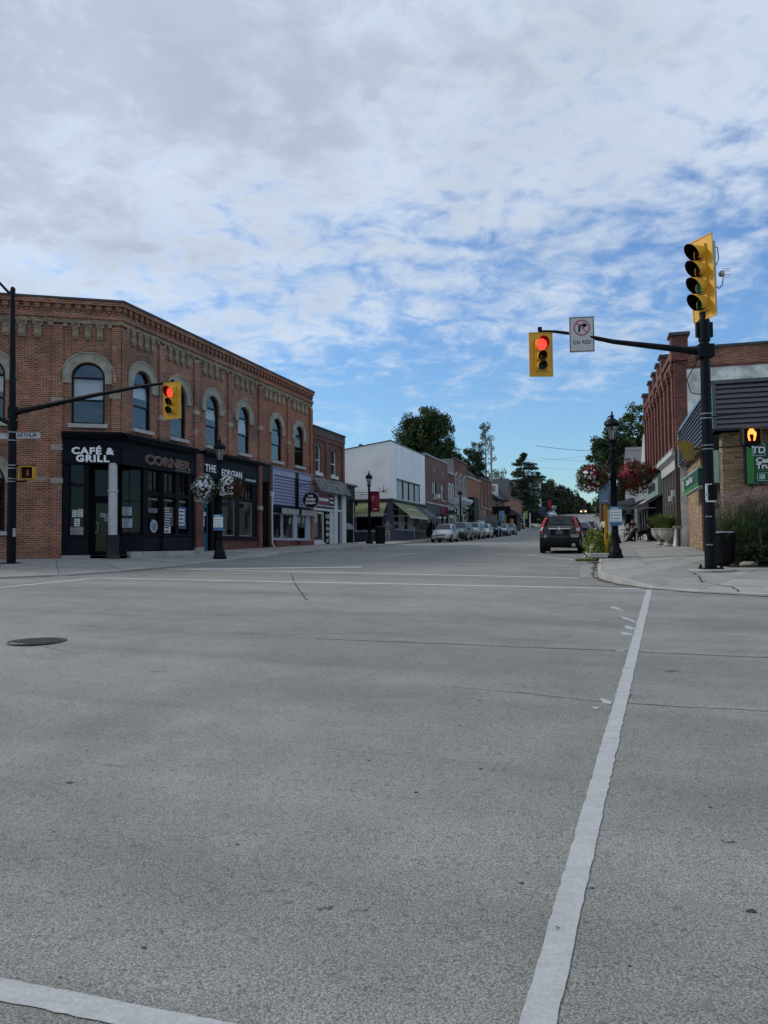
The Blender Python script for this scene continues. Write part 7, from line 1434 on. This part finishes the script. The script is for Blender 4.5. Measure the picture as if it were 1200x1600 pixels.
        if not rear:
            q = MB(); zr = st[-3][2]-.22; q.box(sx*(st[-2][4]-.22), sx*(st[-2][4]-.01), L/2-.18, L/2-.02, zr, zr+.2); q.build('tail_light', REDL, o, bevel=.02)
    q = MB(); zg = st[1][3]-.2; q.box(-.40, .40, -L/2-.0, -L/2+.1, zg-.03, zg+.08); q.build('grille', TRIM, o, bevel=.01)
    q = MB(); q.box(-sh['W']*.40, sh['W']*.40, -L/2-.03, -L/2+.12, .24 if kind != 'jeep' else .5, .42 if kind != 'jeep' else .66); q.build('bumper', paint_ if kind != 'jeep' else TRIM, o, bevel=.03); q = MB(); q.box(-.38, .38, -L/2-.035, -L/2, .27 if kind != 'jeep' else .52, .34 if kind != 'jeep' else .6); q.build('lower_grille', TRIM, o)
    q = MB(); q.box(-.15, .15, -L/2-.045, -L/2-.03, .40, .51); q.build('front_plate', PLATE, o)
    q = MB(); q.box(-sh['W']*.46, sh['W']*.46, -L/2+.2, L/2-.15, sh['r']*.62, sh['r']*1.2); q.build('underbody', TRIM, o)
    return o
def rear_details(o, sh, zw=.92, suv=True):
    L = sh['L']; W_ = sh['W']; yb = L/2
    q = MB(); q.box(-W_*.44, W_*.44, yb-.10, yb+.035, .30, .62); q.build('bumper', TRIM if suv else o.children[0].data.materials[0], o, bevel=.03)
    q = MB(); q.box(-W_*.45, W_*.45, yb-.02, yb+.045, .60, .66); q.build('bumper_step', TRIM, o)
# street heading: local -y is the nose; cars coming down face the viewer
THS = -math.atan2(.306, 1)
def lane_left(y): return 5.0+.306*(y-63.6)
SILV = paintm('silver_paint', (.36, .37, .38), .55); DGREY = paintm('graphite_paint', (.022, .024, .028), .3); BEIGE = paintm('pewter_paint', (.17, .165, .15), .5); LSILV = paintm('light_silver_paint', (.33, .34, .35), .5); JBLK = pm('black_paint', (.004, .004, .005), .25, .03, 3, 0, 0, coat=.45, spec=.3); BLUEP = paintm('deep_blue_paint', (.018, .03, .11), .4); GUN = paintm('dark_slate_paint', (.03, .033, .04), .4); WPAINT = paintm('white_car_paint', (.5, .5, .5), .0); SLATE = paintm('slate_silver_paint', (.10, .115, .12), .5)
GC = 'cars parked along the far kerb'
def place(y, d, x_extra=0): return (lane_left(y)+x_extra, y+d, gf(y+d))
specs = [('parked_car', 'silver hatchback, first of the row parked below the charcoal awning', 'car', SH_HATCH, SILV, 65.3, 'car'), ('parked_car', 'graphite crossover parked right behind the silver hatchback', 'car', SH_SUV, DGREY, 71.3, 'car'), ('parked_car', 'pewter minivan, third car of the parked row', 'car', SH_SUV, BEIGE, 77.6, 'car'), ('parked_car', 'small light silver hatchback half hidden behind the pewter minivan', 'car', SH_HATCH, LSILV, 83.4, 'car'), ('parked_jeep', 'black off road vehicle with round headlamps in the parked row', 'car', SH_JEEP, JBLK, 88.8, 'jeep'), ('parked_car', 'blue sedan near the end of the parked row', 'car', SH_SEDAN, BLUEP, 96.5, 'car'), ('parked_car', 'dark slate hatchback, last of the parked row', 'car', SH_HATCH, GUN, 102.5, 'car')]
for nm, lb, ct, sh, pt, y, kd in specs:
    y -= 1.5
    car(nm, lb, ct, sh, pt, (lane_left(y), y, gf(y)), THS, GC, kind=kd)
car('parked_car', 'slate silver sedan parked at the top of the slope under the white car', 'car', SH_SEDAN, SLATE, (39.9, 188, gf(188)+.1), THS-R(8)); car('parked_car', 'white sport utility car parked highest up the slope', 'car', SH_SUV, WPAINT, (43.6, 200, gf(200)+.1), THS-R(8))
# dark sedan in front of the near SUV
sd_ = car('parked_car', 'dark navy sedan parked in front of the black SUV', 'car', SH_SEDAN, paintm('navy_black_paint', (.012, .014, .024), .3), (11.30, 44.6, gf(44.6)), THS+math.pi, None, rear=True)
for sx in (-1, 1): q = MB(); q.box(sx*.52, sx*.86, 2.12, 2.30, .76, .90); q.build('tail_light', REDL, sd_, bevel=.02)
rear_details(sd_, SH_SEDAN, suv=False); q = MB(); q.box(-.17, .17, 2.30, 2.345, .66, .80); q.build('number_plate', PLATE, sd_)
car('parked_car', 'pale car glimpsed in front of the dark navy sedan', 'car', SH_HATCH, LSILV, (13.35, 50.6, gf(50.6)), THS+math.pi)
# near black SUV, seen from behind
SUV = car('parked_suv', 'black sport utility vehicle seen from behind at the near kerb', 'car', SH_SUV, JBLK, (8.45, 36.3, gf(36.3)), THS+math.pi, None, rear=True)
q = MB(); q.prismx([(2.02, 1.57), (2.26, 1.16), (2.31, .98), (2.22, .98), (2.0, 1.2), (1.9, 1.55)], -.72, .72)
L2_ = 4.55/2
# tailgate face
q = MB(); q.add([(-.80, 2.262, .62), (.80, 2.262, .62), (.82, 2.262, 1.10), (.66, 2.10, 1.30), (.58, 1.95, 1.56), (-.58, 1.95, 1.56), (-.66, 2.10, 1.30), (-.82, 2.262, 1.10)], [(0, 1, 2, 3, 4, 5, 6, 7)])
for sx in (-1, 1):
    q = MB(); vs = [(sx*.60, 1.86, 1.60), (sx*.68, 1.86, 1.55), (sx*.80, 2.08, 1.26), (sx*.90, 2.20, 1.04), (sx*.88, 2.25, .84), (sx*.72, 2.285, .84), (sx*.70, 2.27, 1.06), (sx*.68, 2.15, 1.24), (sx*.56, 1.90, 1.58)]
    q.add(vs+[(x-sx*.02, y-.1, z) for x, y, z in vs], [tuple(range(9)), tuple(range(17, 8, -1))]+[(i, 9+i, 9+(i+1) % 9, (i+1) % 9) for i in range(9)]); tl = q.build('tail_light', REDL, SUV)
    q = MB(); q.box(sx*.72, sx*.875, 2.24, 2.295, .95, 1.08); q.build('reversing_lens', CLEARL, tl)
q = MB(); q.box(-.48, .48, 2.26, 2.33, 1.035, 1.085); q.lathe([(.06, 0), (.06, .02)], c=(0, 0, 0), n=4); q.build('chrome_strip', CHROME, SUV, bevel=.01)
q = MB(); q.cyl((0, 2.33, 1.06), (0, 2.345, 1.06), .065, n=16); q.build('badge', CHROME, SUV)
q = MB(); q.box(-.42, .42, 2.255, 2.29, .77, 1.02); q.build('plate_recess', TRIM, SUV, bevel=.02); q = MB(); q.box(-.16, .16, 2.29, 2.30, .82, .97); q.build('number_plate', pm('grey_cover_plate', (.10, .10, .11), .4), SUV)
q = MB(); q.box(-.83, -.50, 2.27, 2.286, .67, .79); q.build('bumper_sticker', PLATE, SUV); q = MB(); q.cyl((.62, 2.27, .73), (.62, 2.285, .73), .075, n=14); q.build('round_sticker', pm('sticker_grey', (.3, .3, .3), .6), SUV)
text(SUV, T(-.665, 2.288, .73, math.pi), 'BURKE', .095, BLK, ext=.001, bold=.002)
q = MB(); q.box(-.86, .86, 2.14, 2.36, .36, .60); q.build('bumper', TRIM, SUV, bevel=.04); q = MB(); q.box(-.87, .87, 2.2, 2.34, .61, .645); q.build('bumper_step', JBLK, SUV)
q = MB(); q.ring(0, 0, .04, .07, -.06, .06, 0, 2*math.pi, 14); q.build('exhaust', CHROME, SUV, T(-.60, 2.30, .33)); q = MB(); q.tube([(0, 1.9, 1.66), (0, 1.95, 1.78)], .02); q.build('roof_aerial', TRIM, SUV)
q = MB(); q.obox(T(0, 2.05, 1.44) @ Matrix.Rotation(R(-55), 4, 'X'), .5, .03, .012); q.build('wiper', TRIM, SUV)
# far oncoming headlights on the crest
vc = car('distant_car', 'distant car with lit amber headlights on the crest of the hill', 'car', SH_SEDAN, GUN, (61.4, 236, gf(236)), THS)
LAM = emit_mat('lit_amber_headlight', (1., .45, .12), 6.)
for sx in (-1, 1): q = MB(); q.box(sx*.5, sx*.86, -2.42, -2.30, .55, .80); q.build('lit_headlight', LAM, vc)
# ================================================================ people and dogs
def skin_body(name, verts, edges, radii, root_i, mat_, parent, sub=2):
    me = bpy.data.meshes.new(name); me.from_pydata(verts, edges, []); o = bpy.data.objects.new(name, me); link(o, parent); me.materials.append(mat_)
    s = o.modifiers.new('skin', 'SKIN'); 
    if not me.skin_vertices: bm_ = bmesh.new(); bm_.from_mesh(me); bm_.verts.layers.skin.verify(); bm_.to_mesh(me); bm_.free()
    for i, r_ in enumerate(radii): sv = me.skin_vertices[0].data[i]; sv.radius = (r_, r_) if not isinstance(r_, tuple) else r_; sv.use_root = (i == root_i)
    s.use_smooth_shade = True; d = o.modifiers.new('sub', 'SUBSURF'); d.levels = sub; d.render_levels = sub; return o
SKIN = pm('skin', (.38, .22, .16), .6, .08, 8); HAIRB = pm('dark_hair', (.025, .02, .016), .8, .2, 30)
def hand(V, E, Rr, wi, wp, d, side, s=1.):
    """palm and five fingers from wrist vertex index wi at wp, pointing along d"""
    pi = len(V); V.append(tuple(Vector(wp)+d*.06)); E.append((wi, pi)); Rr.append((.022, .034)); 
    x = Vector((1, 0, 0)) if abs(d.x) < .7 else Vector((0, 0, 1)); f = Vector((0, -1, 0))
    for k, (o_, L_) in enumerate(((-.030, .060), (-.010, .072), (.010, .068), (.028, .052))):
        a = Vector(wp)+d*.10+f*o_; b = a+d*L_*.55+x*side*-.006; c = b+d*L_*.45+x*side*-.02; n = len(V); V.extend([tuple(a), tuple(b), tuple(c)]); E.extend([(pi, n), (n, n+1), (n+1, n+2)]); Rr.extend([.009, .0085, .007])
    a = Vector(wp)+d*.045-f*.04+f*-.0; n = len(V); V.extend([tuple(a), tuple(a+d*.045+f*-.012)]); E.extend([(pi, n), (n, n+1)]); Rr.extend([.011, .009])
def person(label, loc, rz, H=1.75, top=None, legs=None, pose='stand', hair=HAIRB, cap=None, shoe=None, extra=0.):
    o = thing('person', label, 'person', loc, rz); k = H/1.75; o.scale = (k, k, k)
    if pose == 'stand': la, ra = (-.12, .02), (.12, -.02); el, er = Vector((-.29, .03, 1.15)), Vector((.29, .03, 1.15)); wl_, wr_ = Vector((-.30, -.06, .90)), Vector((.30, -.04, .90))
    elif pose == 'walk': la, ra = (-.10, -.26), (.10, .28); el, er = Vector((-.28, .12, 1.15)), Vector((.28, -.06, 1.16)); wl_, wr_ = Vector((-.27, .14, .92)), Vector((.28, -.24, .98))
    else: la, ra = (-.12, .02), (.12, -.05); el, er = Vector((-.30, .0, 1.14)), Vector((.30, .0, 1.14)); wl_, wr_ = Vector((-.10, -.20, 1.10)), Vector((.10, -.22, 1.12))
    V = [(0, 0, .95), (0, .0, 1.12), (0, .01, 1.32), (0, .01, 1.44), (0, -.005, 1.52), (0, -.01, 1.60), (0, -.005, 1.68),
         (-.17, .01, 1.40), tuple(el), tuple(wl_), (.17, .01, 1.40), tuple(er), tuple(wr_), (-.10, 0, .90), (la[0], la[1]*.5-.03, .50), (la[0], la[1]+.02, .09), (.10, 0, .90), (ra[0], ra[1]*.5-.03, .50), (ra[0], ra[1]+.02, .09), (la[0], la[1]-.14, .04), (ra[0], ra[1]-.14, .04), (0, -.085, 1.60), (0, -.10, 1.585)]
    E = [(0, 1), (1, 2), (2, 3), (3, 4), (4, 5), (5, 6), (3, 7), (7, 8), (8, 9), (3, 10), (10, 11), (11, 12), (0, 13), (13, 14), (14, 15), (0, 16), (16, 17), (17, 18), (15, 19), (18, 20), (5, 21), (21, 22)]
    Rr = [(.15, .105), (.14, .10), (.16, .11), (.10, .08), .052, (.075, .09), (.06, .075), .055, .042, .028, .055, .042, .028, .09, .058, .042, .09, .058, .042, .04, .04, .03, .012]
    hand(V, E, Rr, 9, V[9], (Vector(V[9])-Vector(V[8])).normalized(), -1); hand(V, E, Rr, 12, V[12], (Vector(V[12])-Vector(V[11])).normalized(), 1)
    skin_body('body', V, E, Rr, 0, SKIN, o, 1)
    skin_body('shirt', [(0, 0, .93), (0, 0, 1.12), (0, .01, 1.32), (0, .01, 1.42), (-.17, .01, 1.405), tuple(el), tuple(el.lerp(wl_, .85)), (.17, .01, 1.405), tuple(er), tuple(er.lerp(wr_, .85))], [(0, 1), (1, 2), (2, 3), (3, 4), (4, 5), (5, 6), (3, 7), (7, 8), (8, 9)], [(.175, .13), (.165, .125), (.185, .135), (.12, .10), .075, .058, .045, .075, .058, .045], 0, top, o)
    skin_body('trousers', [(0, 0, .97), (-.10, 0, .88), (la[0], la[1]*.5-.03, .50), (la[0], la[1]+.02, .08), (.10, 0, .88), (ra[0], ra[1]*.5-.03, .50), (ra[0], ra[1]+.02, .08)], [(0, 1), (1, 2), (2, 3), (0, 4), (4, 5), (5, 6)], [(.17, .125), .105, .078, .062, .105, .078, .062], 0, legs, o)
    for a in (la, ra): q = MB(); q.box(-.05, .05, -.19, .09, 0, .09); q.build('shoe', shoe or BLK, o, T(a[0], a[1], 0), bevel=.03)
    hb = bmesh.new(); bmesh.ops.create_uvsphere(hb, u_segments=14, v_segments=10, radius=1)
    for v in hb.verts:
        v.co = Vector((v.co.x*.098, v.co.y*.115+.012, v.co.z*.115+1.655))
        if v.co.y < -.03 and v.co.z < 1.68: v.co.y = -.03+abs(v.co.x)*-.1
    me = bpy.data.meshes.new('hair'); hb.to_mesh(me); hb.free(); me.materials.append(cap or hair); me.polygons.foreach_set('use_smooth', [True]*len(me.polygons)); link(bpy.data.objects.new('cap' if cap else 'hair', me), o)
    q = MB(); q.box(-.045, -.02, -.103, -.095, 1.625, 1.637); q.box(.02, .045, -.103, -.095, 1.625, 1.637); q.build('eyes', BLK, o); q = MB(); q.box(-.025, .025, -.10, -.092, 1.545, 1.553); q.build('mouth', pm('lip_tone', (.25, .09, .08), .6), o)
    for sx in (-1, 1): q = MB(); q.box(sx*.082, sx*.1, -.02, .02, 1.58, 1.64); q.build('ear', SKIN, o, bevel=.008)
    return o
GREYS = pm('grey_jacket_cloth', (.12, .13, .13), .9, .15, 8); JEANS = pm('pale_grey_trousers', (.24, .255, .27), .9, .1, 10); BLKC = pm('black_clothing', (.012, .012, .014), .85, .2, 8); TANC = pm('tan_trousers', (.20, .16, .12), .9, .1, 8); DGC = pm('dark_green_clothing', (.025, .035, .025), .9, .2, 8)
person('man in cap, grey jacket and pale trousers standing at the purple shop corner', (.28, 59.5, gf(59.5)+.12), R(-8), 1.68, GREYS, JEANS, 'hold', cap=pm('grey_cap', (.10, .11, .11), .9))
person('person in dark clothes walking down the hill road', ((825.5-600)/1200*150, 150, gf(150)), R(-10), 1.7, DGC, BLKC, 'walk')
mz = walk_z(23.4, 72.5, 'r'); person('person in black top and tan trousers standing among dogs on the pavement', ((988-600)/1200*66, 66, walk_z(21.3, 66, 'r')-.1), R(-25), 1.72, BLKC, TANC, 'hold', cap=BLKC)
person('person in black leaning by the shopfront behind the stone urns', ((1015.5-600)/1200*49, 49, walk_z(16.9, 49, 'r')), R(-60), 1.70, BLKC, BLKC, 'hold')
person('person in white shirt partly hidden by the yellow post', ((944-600)/1200*62, 62, gf(62)+.12), R(160), 1.7, SWHITE, BLKC, 'stand')
person('person in pale top sitting farther along the pavement', ((981-600)/1200*74, 74, walk_z(23.5, 74, 'r')-.1), R(-25), 1.5, BLIND, BLKC, 'stand')
def dog(label, loc, rz, s, coat, patch, sit=False):
    o = thing('dog', label, 'dog', loc, rz); o.scale = (s, s, s)
    if sit:
        V = [(0, .22, .18), (0, .08, .38), (0, -.06, .56), (0, -.14, .72), (0, -.22, .80), (0, -.36, .77), (0, .45, .05), (0, .62, .04), (-.07, -.14, .42), (-.07, -.16, .22), (-.07, -.17, .03), (.07, -.14, .42), (.07, -.16, .22), (.07, -.17, .03), (-.13, .14, .14), (-.13, -.02, .10), (-.12, -.06, .03), (.13, .14, .14), (.13, -.02, .10), (.12, -.06, .03)]
        E = [(0, 1), (1, 2), (2, 3), (3, 4), (4, 5), (0, 6), (6, 7), (2, 8), (8, 9), (9, 10), (2, 11), (11, 12), (12, 13), (0, 14), (14, 15), (15, 16), (0, 17), (17, 18), (18, 19)]
        Rr = [.15, .14, .13, .08, .085, .035, .03, .02, .045, .03, .028, .045, .03, .028, .08, .045, .03, .08, .045, .03]; hd = Vector((0, -.24, .82))
    else:
        V = [(0, .30, .50), (0, .05, .50), (0, -.22, .52), (0, -.34, .64), (0, -.42, .72), (0, -.56, .69), (0, .42, .48), (0, .56, .62), (-.07, -.20, .38), (-.07, -.19, .20), (-.07, -.20, .03), (.07, -.24, .38), (.07, -.26, .20), (.07, -.27, .03), (-.07, .28, .36), (-.07, .36, .20), (-.07, .31, .03), (.07, .30, .36), (.07, .40, .20), (.07, .36, .03)]
        E = [(0, 1), (1, 2), (2, 3), (3, 4), (4, 5), (0, 6), (6, 7), (2, 8), (8, 9), (9, 10), (2, 11), (11, 12), (12, 13), (0, 14), (14, 15), (15, 16), (0, 17), (17, 18), (18, 19)]
        Rr = [.11, .105, .135, .08, .085, .035, .03, .015, .045, .028, .026, .045, .028, .026, .07, .032, .026, .07, .032, .026]; hd = Vector((0, -.43, .74))
    skin_body('body', V, E, Rr, 0, coat, o); 
    for sx in (-1, 1): q = MB(); q.add([hd+Vector((sx*.03, .02, .04)), hd+Vector((sx*.10, .03, .03)), hd+Vector((sx*.09, .0, .13)), hd+Vector((sx*.06, .05, .06))], [(0, 1, 2), (1, 3, 2), (3, 0, 2), (0, 3, 1)]); q.build('ear', coat, o)
    q = MB(); q.lathe([(.001, -.12), (.09, -.06), (.10, .04), (.02, .12)], n=10); q.build('chest_patch', patch, o, Matrix.Translation((0, -.13 if sit else -.30, .52 if sit else .50)), smooth_angle=60)
    q = MB(); q.cyl(hd+Vector((0, -.15, -.05)), hd+Vector((0, -.17, -.05)), .02, n=8); q.build('nose', BLK, o); return o
BROWNF = pm('brown_fur', (.14, .08, .05), .9, .2, 10)
dog('black and white dog sitting on the pavement facing the shops', (15.6, 48.3, walk_z(15.6, 48.3, 'r')), R(100), 1.05, BLKC, SWHITE, True); dog('brown and white dog standing beside the person in tan trousers', ((981.5-600)/1200*58, 58, walk_z(18.3, 58, 'r')), R(60), .9, BROWNF, SWHITE); dog('pale dog standing behind the seated black and white dog', ((996-600)/1200*57, 57, walk_z(18.8, 57, 'r')), R(-100), 1.0, pm('cream_fur', (.42, .37, .30), .9, .1, 10), SWHITE)
dog('black dog next to the person leaning by the shopfront', (17.0, 50.2, walk_z(17.0, 50.2, 'r')), R(110), 1.2, BLKC, BLKC)
# sandwich chairs and tables outside the far shops
for k, (px, y) in enumerate([(975, 70), (1000, 54)]):
    x = (px-600)/1200*y; o = thing('cafe_table', ['small dark cafe table up the pavement past the dogs', 'small dark cafe table by the awninged shop'][k], 'table', (x, y, walk_z(x, y, 'r')-.05)); q = MB(); q.cyl((0, 0, .72), (0, 0, .76), .38, n=14); q.build('top', BLK, o); q = MB(); q.cyl((0, 0, 0), (0, 0, .72), .04, n=8); q.cyl((0, 0, 0), (0, 0, .04), .25, n=10); q.build('leg', BLK, o)
# weeds in the gutter by the planter
WD = thing('gutter_weeds', None, None, (6.75, 25.5, .9)); WD['kind'] = 'stuff'
blades('weed_blades', 300, 0, .3, .35, .16, .2, .008, MATS['yellow_green_leaves'], WD, 900)['kind'] = 'stuff'; blades('dry_weeds', 200, -.25, -1.6, .22, .06, .15, .007, PLU, WD, 901)['kind'] = 'stuff'
